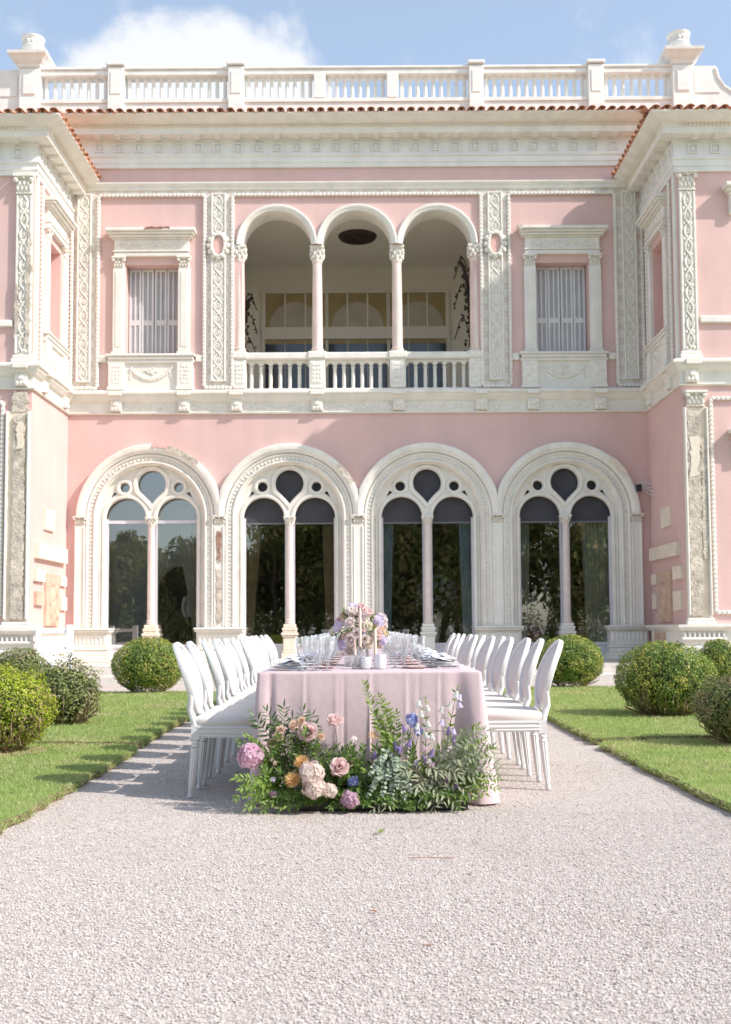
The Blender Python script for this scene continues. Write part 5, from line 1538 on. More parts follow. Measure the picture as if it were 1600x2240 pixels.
    for s in (-1, 1):
        e1 = Vector(bp(R(-90)+s*R(62), 0.99)); e0 = Vector(bp(R(-90)+s*R(48), 1.0))
        pts = [(-0.200, s*0.186, 0.44), (-0.206, s*0.184, 0.475), (-0.222, s*0.176, 0.515), (-0.236, s*0.172, 0.55), ((e1.x-0.236)/2, e1.y*0.45+s*0.095, 0.585), tuple(e1)]
        st = MB().tube(pts, [0.025, 0.025, 0.022, 0.020, 0.019, 0.016], 8)
        obj('back_stile', st, 'white_lacquer', root, smooth=50)
    return root
proto = chair()
left_y = [6.95, 7.50, 8.08, 8.78, 9.42, 10.15, 10.85, 11.5, 12.1, 12.75, 13.4, 14.05]
left_x = [-0.885, -0.89, -0.878, -0.889, -0.898, -0.925, -0.925, -0.946, -0.96, -0.975, -0.972, -0.98]
right_y = [7.20, 7.86, 8.45, 9.2, 9.8, 10.55, 11.3, 12.05, 12.65, 13.5, 14.2, 15.0]
right_x = [0.945, 0.927, 0.92, 0.89, 0.898, 0.893, 0.885, 0.88, 0.88, 0.875, 0.87, 0.87]
rj = random.Random(17)
ordinal = ['first', 'second', 'third', 'fourth', 'fifth', 'sixth', 'seventh', 'eighth', 'ninth', 'tenth', 'eleventh', 'twelfth']
k_ = 0
for side, xs_, ys_, rz in (('shadow-casting row beside the lawn', left_x, left_y, 0.0), ('row facing away from the sun', right_x, right_y, PI)):
    for i in range(12):
        o = proto if k_ == 0 else copy_tree(proto)
        k_ += 1
        o.location = (xs_[i], ys_[i], 0); o.rotation_euler = (0, 0, rz + rj.uniform(-0.09, 0.09))
        far = ordinal[i]
        lab = ('white oval-backed dining chair on the gate side, %s counted from the flower heap' if rz == 0 else 'white oval-backed dining chair on the side without the gate, %s counted from the flower heap') % far
        tag(o, lab, 'chair', 'white dining chairs along the ' + ('gate side' if rz == 0 else 'far side') + ' of the table')

# ---- tablecloth
def linen_mat():
    m = bpy.data.materials.new('pink_linen'); m.use_nodes = True; N = m.node_tree.nodes; L = m.node_tree.links; b = N['Principled BSDF']
    t = N.new('ShaderNodeTexCoord'); mp = N.new('ShaderNodeMapping'); mp.inputs['Scale'].default_value = (1, 1, 0.12); n1 = N.new('ShaderNodeTexNoise'); n1.inputs['Scale'].default_value = 420
    mp2 = N.new('ShaderNodeMapping'); mp2.inputs['Scale'].default_value = (0.12, 1, 1); n2 = N.new('ShaderNodeTexNoise'); n2.inputs['Scale'].default_value = 420
    L.new(t.outputs['Object'], mp.inputs[0]); L.new(mp.outputs[0], n1.inputs[0]); L.new(t.outputs['Object'], mp2.inputs[0]); L.new(mp2.outputs[0], n2.inputs[0])
    ad = N.new('ShaderNodeMath'); ad.operation = 'ADD'; L.new(n1.outputs['Fac'], ad.inputs[0]); L.new(n2.outputs['Fac'], ad.inputs[1])
    r = N.new('ShaderNodeMapRange'); r.inputs['From Min'].default_value = 0.7; r.inputs['From Max'].default_value = 1.3; L.new(ad.outputs[0], r.inputs[0])
    mx = N.new('ShaderNodeMix'); mx.data_type = 'RGBA'; mx.inputs['A'].default_value = (0.62, 0.48, 0.50, 1); mx.inputs['B'].default_value = (0.715, 0.58, 0.595, 1); L.new(r.outputs[0], mx.inputs['Factor'])
    L.new(mx.outputs['Result'], b.inputs['Base Color'])
    n3 = N.new('ShaderNodeTexNoise'); n3.inputs['Scale'].default_value = 9; n3.inputs['Detail'].default_value = 4; L.new(t.outputs['Object'], n3.inputs[0])
    bp = N.new('ShaderNodeBump'); bp.inputs['Strength'].default_value = 0.35; bp.inputs['Distance'].default_value = 0.012; L.new(n3.outputs['Fac'], bp.inputs['Height'])
    b2 = N.new('ShaderNodeBump'); b2.inputs['Strength'].default_value = 0.25; b2.inputs['Distance'].default_value = 0.002; L.new(ad.outputs[0], b2.inputs['Height']); L.new(bp.outputs[0], b2.inputs['Normal']); L.new(b2.outputs[0], b.inputs['Normal'])
    b.inputs['Roughness'].default_value = 0.9; b.inputs['Specular IOR Level'].default_value = 0.1; b.inputs['Sheen Weight'].default_value = 0.2
    tr = N.new('ShaderNodeBsdfTranslucent'); ms = N.new('ShaderNodeMixShader'); ms.inputs[0].default_value = 0.12
    L.new(mx.outputs['Result'], tr.inputs[0]); L.new(b.outputs[0], ms.inputs[1]); L.new(tr.outputs[0], ms.inputs[2]); L.new(ms.outputs[0], N['Material Output'].inputs[0])
    M['pink_linen'] = m
linen_mat()
TX, TY0, TY1 = 0.675, 6.50, 15.6
def tablecloth():
    cxo = 0.014
    per = []            # (x, y, outward nx, ny, tag distance to nearest front corner, side)
    def run(a, e, nn, n_, side):
        for i in range(n_): 
            t = i/n_; per.append((a[0]+(e[0]-a[0])*t, a[1]+(e[1]-a[1])*t, nn[0], nn[1], side))
    cr = 0.014
    run((-TX+cr, TY0), (TX-cr, TY0), (0, -1), 150, 'f')
    for i in range(8): a = -PI/2+PI/2*i/8; per.append((TX-cr+cr*math.cos(a), TY0+cr+cr*math.sin(a), math.cos(a), math.sin(a), 'c'))
    run((TX, TY0+cr), (TX, TY1-cr), (1, 0), 240, 'r')
    for i in range(4): a = PI/2*i/4; per.append((TX-cr+cr*math.cos(a), TY1-cr+cr*math.sin(a), math.cos(a), math.sin(a), 'b'))
    run((TX-cr, TY1), (-TX+cr, TY1), (0, 1), 40, 'b')
    for i in range(4): a = PI/2+PI/2*i/4; per.append((-TX+cr+cr*math.cos(a), TY1-cr+cr*math.sin(a), math.cos(a), math.sin(a), 'b'))
    run((-TX, TY1-cr), (-TX, TY0+cr), (-1, 0), 240, 'l')
    for i in range(8): a = PI+PI/2*i/8; per.append((-TX+cr+cr*math.cos(a), TY0+cr+cr*math.sin(a), math.cos(a), math.sin(a), 'c'))
    n_ = len(per); rows = 26; vs = []; fs = []
    ridges = [(-0.40, 0.010, 0.008), (-0.385, 0.02, -0.006), (-0.205, 0.012, 0.006), (-0.155, 0.010, -0.007), (0.0, 0.008, 0.010), (0.025, 0.02, -0.006), (0.22, 0.010, 0.006), (0.245, 0.02, -0.005), (0.30, 0.012, -0.006), (0.415, 0.009, 0.008), (0.43, 0.02, -0.006), (-0.60, 0.022, -0.030), (0.54, 0.05, -0.05)]
    for j in range(rows+1):
        t = (0, 0.004, 0.018, 0.045)[j] if j < 4 else 0.045+0.955*(j-3)/(rows-3)
        for (x, y, nx, ny, sd_) in per:
            z = TBL_Z*(1-t)
            off = 0.004 + 0.004*min(1, t*6)
            dcr = math.hypot(x-TX, y-TY0); dcl = math.hypot(x+TX, y-TY0)
            if sd_ in 'fc':
                for (xr, w_, a_) in ridges: off += a_*math.exp(-((x-xr)/w_)**2)*(0.25+1.6*t)
                off += 0.014*t*(0.5+0.5*math.sin(x*11.0+1.0)) + 0.012*t*noise.noise(Vector((x*5, z*2, 0))) + 0.03*t
            if sd_ in 'rl':
                off += 0.012*t*math.sin(y*11.0)
            off += 0.055*t*math.exp(-(dcr/0.10)**2) - 0.045*t*math.exp(-((dcr-0.24)/0.09)**2)
            off += 0.02*t*math.exp(-(dcl/0.09)**2) - 0.04*t*math.exp(-((dcl-0.20)/0.07)**2)
            if t > 0.97: z = 0.012
            # drapery over the edge
            e = 0.003 if j == 0 else 0.0
            vs.append((cxo + x + nx*(off-e), y + ny*(off-e), z if j else TBL_Z))
    for j in range(rows):
        for i in range(n_): k = (i+1) % n_; fs.append((j*n_+i, (j+1)*n_+i, (j+1)*n_+k, j*n_+k))
    # hem lying on the gravel
    fs.append(tuple(range(n_)))
    b = MB().add(vs, fs)
    o = obj('tablecloth', b, 'pink_linen', None, smooth=60)
    tag(o, 'dusty pink linen cloth falling to the gravel over the long banquet table', 'tablecloth')
    return o
tablecloth()
# ================================================================ table settings
glassy('crystal', (0.97, 0.97, 0.97), 1.0, 0.10, 1.5, 0.06)
def frost_crystal():
    m = M['crystal']; N = m.node_tree.nodes; L = m.node_tree.links; out = next(n for n in N if n.type == 'OUTPUT_MATERIAL'); src = out.inputs[0].links[0].from_socket
    df = N.new('ShaderNodeBsdfTranslucent'); df.inputs[0].default_value = (0.9, 0.9, 0.9, 1); d2 = N.new('ShaderNodeBsdfDiffuse'); d2.inputs[0].default_value = (0.85, 0.85, 0.85, 1)
    a = N.new('ShaderNodeMixShader'); a.inputs[0].default_value = 0.5; L.new(df.outputs[0], a.inputs[1]); L.new(d2.outputs[0], a.inputs[2])
    b = N.new('ShaderNodeMixShader'); b.inputs[0].default_value = 0.20; L.new(src, b.inputs[1]); L.new(a.outputs[0], b.inputs[2]); L.new(b.outputs[0], out.inputs[0])
frost_crystal()
mat('porcelain', (0.80, 0.80, 0.79), 0.25, spec=0.5)
mat('rim_grey', (0.50, 0.52, 0.56), 0.3, spec=0.5)
mat('blush_plate', (0.66, 0.49, 0.45), 0.35, spec=0.5)
mat('napkin', (0.80, 0.785, 0.82), 0.9, var=0.03, scale=12, bump=0.2, bscale=60)
mat('silver', (0.85, 0.84, 0.82), 0.32, metal=1.0)
mat('ivory', (0.78, 0.66, 0.48), 0.4)
mat('candle_wax', (0.80, 0.60, 0.50), 0.5, spec=0.4)
mat('frosted', (0.78, 0.78, 0.80), 0.35, spec=0.5)
def F_(b): return b
def goblet(h, rb, rim, kind):
    if kind == 'goblet':
        p = [(0.034, 0), (0.034, 0.003), (0.008, 0.008), (0.0055, 0.02), (0.008, h*0.22), (0.0055, h*0.28), (0.009, h*0.36), (rb*0.55, h*0.42), (rb*0.86, h*0.52), (rb, h*0.70), (rim, h)]
    elif kind == 'wine':
        p = [(0.032, 0), (0.032, 0.003), (0.006, 0.008), (0.0045, 0.03), (0.006, h*0.40), (0.010, h*0.46), (rb*0.75, h*0.56), (rb, h*0.72), (rim, h)]
    else:
        p = [(rb*0.85, 0), (rb*0.9, 0.006), (rb, h*0.5), (rim, h)]
    b = MB(); seg = 14; vs = []; fs = []
    for i_, (r, z) in enumerate(p):
        for i in range(seg):
            a = 2*PI*i/seg + (PI/seg if i_ % 2 else 0)
            vs.append((r*math.cos(a), r*math.sin(a), z))
    for k in range(len(p)-1):
        for i in range(seg):
            j = (i+1) % seg
            fs.append((k*seg+i, k*seg+j, (k+1)*seg+j, (k+1)*seg+i))
    fs.append(tuple(range(seg-1, -1, -1)))
    b.add(vs, fs)
    return b
g_tall = goblet(0.21, 0.038, 0.045, 'goblet').mesh('water_goblet', M['crystal'])
g_wine = goblet(0.19, 0.040, 0.041, 'wine').mesh('wine_glass', M['crystal'])
g_small = goblet(0.155, 0.026, 0.030, 'goblet').mesh('cordial_glass', M['crystal'])
plate_me = MB().lathe([(0.075, 0), (0.08, 0.004), (0.10, 0.009), (0.128, 0.016), (0.132, 0.017), (0.132, 0.020), (0.10, 0.013), (0.08, 0.008), (0.0, 0.0075)], seg=28, cap=False).mesh('dinner_plate', M['porcelain'], smooth=40)
rim_b = MB()
rim_b.lathe([(0.129, 0.0203), (0.1325, 0.0208), (0.1335, 0.019)], seg=28, cap=False)
rim_me = rim_b.mesh('plate_rim', M['rim_grey'], smooth=40)
side_me = MB().lathe([(0.05, 0), (0.055, 0.003), (0.078, 0.010), (0.08, 0.013), (0.055, 0.006), (0.0, 0.0055)], seg=24, cap=False).mesh('side_plate', M['blush_plate'], smooth=40)
starter_me = MB().lathe([(0.06, 0), (0.065, 0.004), (0.098, 0.014), (0.105, 0.018), (0.10, 0.019), (0.065, 0.009), (0.0, 0.0085)], seg=26, cap=False).mesh('starter_plate', M['porcelain'], smooth=40)
def napkin_mesh(seed):
    r_ = random.Random(seed); b = MB(); vs = []; fs = []
    nx, ny = 10, 8
    for layer in (0, 1):
        for j in range(ny+1):
            for i in range(nx+1):
                u_ = i/nx*2-1; v_ = j/ny*2-1
                x = u_*0.115*(1-0.15*v_*layer); y = v_*0.072
                z = 0.046 + layer*0.012 + 0.010*math.sin(v_*5+seed)*math.cos(u_*2+seed*2) + 0.010*(1-u_*u_)*(1-v_*v_)
                vs.append((x, y + 0.02*layer, z))
        o_ = layer*(nx+1)*(ny+1)
        for j in range(ny):
            for i in range(nx): k = o_+j*(nx+1)+i; fs.append((k, k+1, k+nx+2, k+nx+1))
    return b.add(vs, fs).mesh('napkin', M['napkin'], smooth='all')
naps = [napkin_mesh(s) for s in (1, 2, 3)]
def fork_mb():
    b = MB().tube([(0, -0.095, 0.003), (0, 0.02, 0.006), (0, 0.05, 0.004)], [0.004, 0.0025, 0.008], 6, flat=0.4)
    for k in range(4): b.tube([((k-1.5)*0.0045, 0.05, 0.004), ((k-1.5)*0.005, 0.095, 0.010)], [0.0016, 0.001], 4)
    return b
fork_me = fork_mb().mesh('fork', M['silver'], smooth=50)
def knife_parts(root):
    obj('blade', MB().tube([(0, 0.0, 0.005), (0, 0.06, 0.005), (0.002, 0.11, 0.005)], [0.007, 0.009, 0.003], 6, flat=0.2), 'silver', root, smooth=50)
    obj('ferrule', MB().tube([(0, -0.02, 0.006), (0, 0.0, 0.006)], 0.0065, 8), 'silver', root, smooth=50)
    obj('handle', MB().tube([(0, -0.11, 0.007), (0, -0.10, 0.007), (0, -0.02, 0.006)], [0.004, 0.0085, 0.0065], 8, flat=0.7), 'ivory', root, smooth=50)
knife0 = empty('table_knife'); knife_parts(knife0)
first_knife = [True]
rp = random.Random(23)
def thing(name, me, loc, rz, label, cat, group, parts=()):
    o = link(name, me, None, loc, (0, 0, rz)); tag(o, label, cat, group)
    for nm, m2 in parts: link(nm, m2, o)
    return o
for side, ys_, sgn in (('gate', left_y, -1), ('far', right_y, 1)):
    sd_ = 'on the gate side of the table' if sgn < 0 else 'on the table side away from the gate'
    for i, y in enumerate(ys_):
        cx = sgn*0.50+0.014; z = TBL_Z+0.001; ro = 0 if sgn < 0 else PI
        y = max(y-0.02, 6.78)
        thing('dinner_plate', plate_me, (cx, y, z), 0, 'white dinner plate with grey rim, ' + sd_, 'plate', 'dinner plates, ' + side + ' side', (('plate_rim', rim_me),))
        thing('starter_plate', starter_me, (cx, y, z+0.021), 0, 'small white starter plate stacked under a napkin, ' + sd_, 'plate', 'starter plates, ' + side + ' side')
        thing('napkin', naps[i % 3], (cx+rp.uniform(-.008, .008), y, z), ro+PI/2+rp.uniform(-0.25, 0.25), 'folded lilac napkin lying on a plate, ' + sd_, 'napkin', 'napkins, ' + side + ' side')
        # side plate on the diner's left (away from the camera for the gate side)
        thing('side_plate', side_me, (sgn*0.30+0.014, y-sgn*0.20+ (0.0 if sgn < 0 else 0.06), z), 0, 'small blush pink side plate, ' + sd_, 'plate', 'side plates, ' + side + ' side')
        d = 1 if sgn < 0 else -1
        thing('fork', fork_me, (cx, y+d*0.155, z), ro-PI/2+rp.uniform(-.08, .08), 'silver fork beside a plate, ' + sd_, 'fork', 'forks, ' + side + ' side')
        k = knife0 if first_knife[0] else copy_tree(knife0); first_knife[0] = False
        k.location = (cx-sgn*0.01, y-d*0.16, z); k.rotation_euler = (0, 0, ro-PI/2+rp.uniform(-.1, .1))
        tag(k, 'table knife with ivory handle beside a plate, ' + sd_, 'knife', 'table knives, ' + side + ' side')
        for nm, me, gx, gy, lab in (('water_goblet', g_tall, 0.42, -0.20, 'tall cut crystal goblet, '), ('wine_glass', g_wine, 0.345, -0.17, 'crystal wine glass with slim stem, '), ('cordial_glass', g_small, 0.33, -0.06, 'small cut crystal glass, '), ('water_goblet', g_tall, 0.27, -0.14, 'tall cut crystal goblet, ')):
            yy = y + gy*(1 if sgn < 0 else 0.55) + rp.uniform(-.012, .012)
            yy = max(yy, 6.58)
            gx2 = gx if sgn < 0 else gx-0.10
            thing(nm, me, (sgn*gx2+0.014+rp.uniform(-.01, .01), yy, z), rp.uniform(0, 1), lab + sd_, 'glass', {'water_goblet': 'water goblets', 'wine_glass': 'wine glasses', 'cordial_glass': 'cordial glasses'}[nm] + ', ' + side + ' side')

# ---- flowers
def pix(px, py, Y):
    # point seen at photo pixel (px, py) on the upright plane at distance Y
    f = 2333.0; u2 = (px-802)/f; v2 = (1225.2-py)/f
    uu = u2*math.cos(ROLL)+v2*math.sin(ROLL); vv = -u2*math.sin(ROLL)+v2*math.cos(ROLL)
    dy = math.cos(PITCH)-vv*math.sin(PITCH); dz = math.sin(PITCH)+vv*math.cos(PITCH)
    return Vector((uu*Y/dy, Y, CAM_H+dz*Y/dy))
def petal_mat(name, c1, c2, trans=0.35):
    leaf_mat(name, c1, c2, None, 0, 0.5, 0.6, 3, 0.2)
petal_mat('rose_pink', (0.88, 0.66, 0.64), (0.90, 0.77, 0.75)); petal_mat('rose_blush', (0.90, 0.78, 0.75), (0.90, 0.84, 0.81)); petal_mat('rose_peach', (0.86, 0.65, 0.50), (0.88, 0.74, 0.62))
petal_mat('rose_cream', (0.88, 0.82, 0.68), (0.89, 0.85, 0.76)); petal_mat('petal_yellow', (0.80, 0.70, 0.32), (0.80, 0.76, 0.50)); petal_mat('petal_orange', (0.82, 0.50, 0.19), (0.86, 0.66, 0.36))
petal_mat('hyd_pink', (0.76, 0.48, 0.60), (0.84, 0.66, 0.75)); petal_mat('hyd_antique', (0.84, 0.68, 0.64), (0.88, 0.82, 0.74)); petal_mat('hyd_mauve', (0.55, 0.33, 0.45), (0.72, 0.52, 0.60)); petal_mat('petal_blue', (0.28, 0.34, 0.68), (0.50, 0.56, 0.80))
petal_mat('petal_purple', (0.22, 0.14, 0.38), (0.50, 0.40, 0.66)); petal_mat('petal_lilac', (0.64, 0.58, 0.80), (0.78, 0.72, 0.86)); petal_mat('petal_white', (0.74, 0.76, 0.70), (0.80, 0.80, 0.77)); petal_mat('petal_coral', (0.72, 0.26, 0.20), (0.76, 0.36, 0.28))
petal_mat('rose_raspberry', (0.74, 0.34, 0.40), (0.80, 0.50, 0.52))
leaf_mat('leaf_mid', (0.085, 0.165, 0.03), (0.22, 0.33, 0.08), None, 0, 0.35, 0.4)
leaf_mat('leaf_bright', (0.17, 0.29, 0.045), (0.36, 0.48, 0.12), None, 0, 0.42, 0.4)
leaf_mat('leaf_dark', (0.05, 0.095, 0.03), (0.12, 0.19, 0.06), None, 0, 0.2, 0.35, spec=0.5)
leaf_mat('leaf_olive', (0.20, 0.24, 0.13), (0.42, 0.44, 0.30), None, 0, 0.2, 0.5)
leaf_mat('leaf_eucalyptus', (0.25, 0.33, 0.23), (0.45, 0.52, 0.40), None, 0, 0.2, 0.55)
mat('stem_green', (0.10, 0.17, 0.05), 0.6); mat('stem_brown', (0.26, 0.20, 0.13), 0.8); mat('tray_black', (0.018, 0.018, 0.02), 0.35, spec=0.5)
def rose_mb(r, seed, layers=6):
    rr = random.Random(seed); b = MB()
    for L_ in range(layers):
        t = (L_+1)/layers; n_ = 3+L_ if L_ < 4 else 6
        rad = r*(0.18+0.82*t); h = r*(1.05-0.35*t)
        for k in range(n_):
            ph = 2*PI*k/n_+L_*0.7+rr.uniform(-.15, .15); wd = (1.35 if L_ < 3 else 0.85)*rr.uniform(.9, 1.1)
            vs = []; fs = []; nu, nv = 6, 5
            for j in range(nv+1):
                v_ = j/nv
                for i in range(nu+1):
                    u_ = i/nu*2-1
                    taper = math.sqrt(max(0.0, 1-(abs(u_)**2.5)*(0.2+0.8*v_)))
                    prof = rad*(0.15+0.85*math.sin(min(1, v_*1.05)*PI/2)**0.9) + rad*0.16*t*max(0, v_-0.75)*4
                    z = -r*0.35 + (h+r*0.35)*v_*taper - r*0.28*t*max(0, v_-0.78)*4*t + r*0.03*math.sin(u_*6+k+L_)*v_
                    a = ph+u_*wd*(0.55+0.45*math.sin(PI*min(1, v_*1.2)/1.2))
                    vs.append((prof*math.cos(a), prof*math.sin(a), z))
            for j in range(nv):
                for i in range(nu): q = j*(nu+1)+i; fs.append((q, q+1, q+nu+2, q+nu+1))
            b.add(vs, fs)
    return b
def hyd_mb(r, seed, n_=70, squash=0.85, ps=0.30):
    rr = random.Random(seed); b = MB()
    for k in range(n_):
        z = 1-1.6*(k+0.5)/n_; a = k*2.39996; q = math.sqrt(max(0, 1-z*z))
        d = Vector((q*math.cos(a), q*math.sin(a), z)); c = Vector((d.x*r, d.y*r, d.z*r*squash))*rr.uniform(0.70, 1.02)
        nrm = (d+Vector((rr.uniform(-.4, .4), rr.uniform(-.4, .4), rr.uniform(-.4, .4)))).normalized(); t1 = nrm.orthogonal().normalized(); t2 = nrm.cross(t1); ro = rr.uniform(0, PI)
        s = r*ps*rr.uniform(.85, 1.15)
        for m in range(4):
            e1 = t1*math.cos(ro+m*PI/2)+t2*math.sin(ro+m*PI/2); e2 = nrm.cross(e1)
            b.add([c, c+e1*s*0.6+e2*s*0.5+nrm*s*0.12, c+e1*s*1.05+nrm*s*0.02, c+e1*s*0.6-e2*s*0.5+nrm*s*0.12], [(0, 1, 2, 3)])
    return b
def mum_mb(r, seed, n_=110):
    rr = random.Random(seed); b = MB()
    for k in range(n_):
        z = 1-1.25*(k+0.5)/n_; a = k*2.39996; q = math.sqrt(max(0, 1-z*z)); d = Vector((q*math.cos(a), q*math.sin(a), z*0.7+0.05)).normalized()
        s = Vector((0, 0, 1)).cross(d); s = s.normalized() if s.length > 1e-4 else Vector((1, 0, 0)); up = d.cross(s)*-1
        L_ = r*rr.uniform(.8, 1.05)*(0.7+0.3*q); w_ = r*0.075
        p0 = d*r*0.1; p1 = d*L_*0.6+up*r*0.02; p2 = d*L_+Vector((0, 0, 1))*r*0.16*q
        b.add([p0, p1+s*w_, p2, p1-s*w_], [(0, 1, 2, 3)])
    return b
def bell_mb(L_, r, n_=5, flare=1.0, pointed=0.3):
    # nodding bell: mouth towards -z
    b = MB(); seg = n_*4; prof = [(0.12, 0), (0.45, -0.12), (0.62, -0.35), (0.66, -0.6), (0.72, -0.8), (1.0, -1.0)]
    vs = []; fs = []
    for (q, z) in prof:
        for i in range(seg):
            a = 2*PI*i/seg; lob = abs(math.cos(n_*a/2)); k = 1+(0.18*flare*lob if z < -0.7 else 0)
            vs.append((r*q*k*math.cos(a), r*q*k*math.sin(a), L_*(z-(pointed*lob if z < -0.9 else 0))))
    for k in range(len(prof)-1):
        for i in range(seg): j = (i+1) % seg; fs.append((k*seg+i, k*seg+j, (k+1)*seg+j, (k+1)*seg+i))
    return b.add(vs, fs)
def leaf_mb(L_, w_, droop=0.15, fold=0.12, rnd_=False):
    # leaf along +x from the origin, face up
    st = [(0.0, 0.03), (0.18, 0.62), (0.42, 1.0), (0.68, 0.78), (0.88, 0.36), (1.0, 0.0)] if not rnd_ else [(0, 0.05), (0.15, 0.72), (0.45, 1.0), (0.75, 0.85), (0.93, 0.45), (1.0, 0.1)]
    vs = []; fs = []
    for t, k in st:
        z = -droop*L_*t*t
        vs += [(t*L_, k*w_/2, z+fold*w_*k), (t*L_, 0, z), (t*L_, -k*w_/2, z+fold*w_*k)]
    for i in range(len(st)-1):
        a = i*3
        fs += [(a, a+1, a+4, a+3), (a+1, a+2, a+5, a+4)]
    return MB().add(vs, fs)
def along(pts, t):
    pts = [Vector(p) for p in pts]; n_ = len(pts)-1; x = min(max(t, 0), 0.9999)*n_; i = int(x); return pts[i].lerp(pts[i+1], x-i), (pts[i+1]-pts[i]).normalized()
def curve_pts(a, e, bend, n_=10):
    a = Vector(a); e = Vector(e); c = (a+e)/2+Vector(bend)
    return [(a*(1-t)**2 + c*2*t*(1-t) + e*t*t) for t in [i/n_ for i in range(n_+1)]]
LEAF = {}
def leaf_mesh(kind, L_, w_, matn, rnd_=False):
    key = (kind, matn)
    if key not in LEAF: LEAF[key] = [leaf_mb(L_, w_, d, 0.14, rnd_).mesh('leaf', M[matn], smooth='all') for d in (0.05, 0.22, -0.12)]
    return LEAF[key]
def branch(parent, name, pts, L_, w_, step, matn, seed, stemm='stem_green', split=False, rnd_=False, start=0.2, spread=0.9, sr=0.0022, taper=0.5):
    rr = random.Random(seed); total = sum((Vector(pts[i+1])-Vector(pts[i])).length for i in range(len(pts)-1)); n_ = max(2, int(total*(1-start)/step))
    st = MB().tube(pts, [sr*(1-0.6*i/(len(pts)-1)) for i in range(len(pts))], 5)
    so = obj(name, st, stemm, parent, smooth=50)
    b = MB()
    for k in range(n_*2+1):
        t = start+(1-start)*(k//2+0.5)/n_ if k < n_*2 else 0.999
        p, d = along(pts, t); s = 1 if k % 2 else -1
        side = d.cross(Vector((rr.uniform(-.4, .4), -0.75, 0.5+rr.uniform(-.4, .4)))).normalized()
        dr = (d*(1.15-spread*0.6) + side*s*spread + Vector((rr.uniform(-.3, .3), rr.uniform(-.45, .25), rr.uniform(-.25, .3)))).normalized() if k < n_*2 else d
        up = Vector((rr.uniform(-.5, .5), -0.7+rr.uniform(-.5, .5), 0.8)); yv = up.cross(dr).normalized(); zv = dr.cross(yv)
        sc = rr.uniform(.75, 1.15)*(1-taper*abs(t-0.45))
        Mx = Matrix((dr, yv, zv)).transposed().to_4x4(); Mx.translation = p; Mx = Mx @ Matrix.Scale(sc, 4)
        if split:
            o = link('leaf', rr.choice(leaf_mesh(name, L_, w_, matn, rnd_)), so); o.matrix_local = Mx
        else:
            b.merge(leaf_mb(L_, w_, rr.choice((0.05, 0.2, -0.1)), 0.14, rnd_), Mx)
    if not split: obj('leaves', b, matn, so, smooth='all', stuff=True)
    return so
def put(parent, name, mb, matn, p, d=(0, -0.6, 0.8), spin=0.0, smooth='all', sub=True):
    dv = Vector(d).normalized(); q = dv.to_track_quat('Z', 'Y')
    o = obj(name, mb, matn, parent, smooth=smooth); o.location = p; o.rotation_euler = (q.to_matrix() @ Matrix.Rotation(spin, 3, 'Z')).to_euler()
    return o
# ---- ground arrangement against the cloth
FY = 6.36
fa = empty('flower_heap', (0, 0, 0), 0, 'heap of garden flowers and foliage on the gravel against the pink tablecloth', 'flowers')
obj('tray', MB().box(-0.40, 0.58, 6.25, 6.44, 0.004, 0.035).box(-0.40, 0.58, 6.25, 6.262, 0.0355, 0.055), 'tray_black', fa)
def PX(px, py, dy=0.0):
    p = pix(px, py, FY+dy); p.z = max(p.z, 0.02); return p
rf = random.Random(77)
FL = []
def flower(name, mb, matn, px, py, dy=-0.12, d=None, stem=True, spin=None):
    p = PX(px, py, dy)
    d = d or (rf.uniform(-.35, .35), -0.8, 0.55+rf.uniform(-.2, .2))
    o = put(fa, name, mb, matn, p, d, rf.uniform(0, 6) if spin is None else spin)
    if stem:
        base = Vector((p.x*0.75, 6.38, 0.03))
        obj('stem', MB().tube(curve_pts(base, p-Vector(d).normalized()*0.01, (0, 0.02, 0.03), 6), 0.0025, 5), 'stem_green', fa, smooth=50)
    return o
PXM = 1/365.0
flower('hydrangea', hyd_mb(27*PXM, 1, 75, 0.8, 0.36), 'hyd_pink', 548, 1654, -0.13)
flower('rose', rose_mb(16*PXM, 2), 'rose_pink', 733, 1578, -0.02, (0.15, -0.55, 0.8)); flower('rose', rose_mb(19*PXM, 3), 'rose_pink', 675, 1602, -0.06, (-0.1, -0.9, 0.4)); flower('rose', rose_mb(18*PXM, 4), 'rose_pink', 742, 1679, -0.14, (0.2, -0.85, 0.45))
for (x, y, r_) in ((763, 1671, 9), (609, 1612, 11), (644, 1587, 11), (594, 1627, 10), (614, 1597, 9), (702, 1612, 8), (660, 1577, 8)):
    flower('spray_rose', rose_mb(r_*PXM, x, 4), 'rose_peach', x, y, -0.06)
flower('chrysanthemum', mum_mb(19*PXM, 5), 'petal_orange', 660, 1669, -0.16); flower('chrysanthemum', mum_mb(21*PXM, 6), 'petal_orange', 642, 1708, -0.20)
flower('hydrangea', hyd_mb(27*PXM, 7, 100, 0.8, 0.27), 'hyd_antique', 682, 1692, -0.20); flower('hydrangea', hyd_mb(24*PXM, 8, 90, 0.8, 0.28), 'hyd_antique', 687, 1724, -0.22); flower('hydrangea', hyd_mb(17*PXM, 9, 60, 0.8, 0.32), 'hyd_antique', 722, 1730, -0.20)
flower('hydrangea', hyd_mb(18*PXM, 10, 45, 0.8, 0.40), 'hyd_mauve', 766, 1749, -0.20); flower('hydrangea', hyd_mb(12*PXM, 11, 30, 0.8, 0.45), 'petal_blue', 773, 1710, -0.14)
flower('hydrangea', hyd_mb(9*PXM, 12, 40), 'hyd_mauve', 600, 1738, -0.18); flower('hydrangea', hyd_mb(11*PXM, 13, 40), 'hyd_pink', 819, 1694, -0.08)
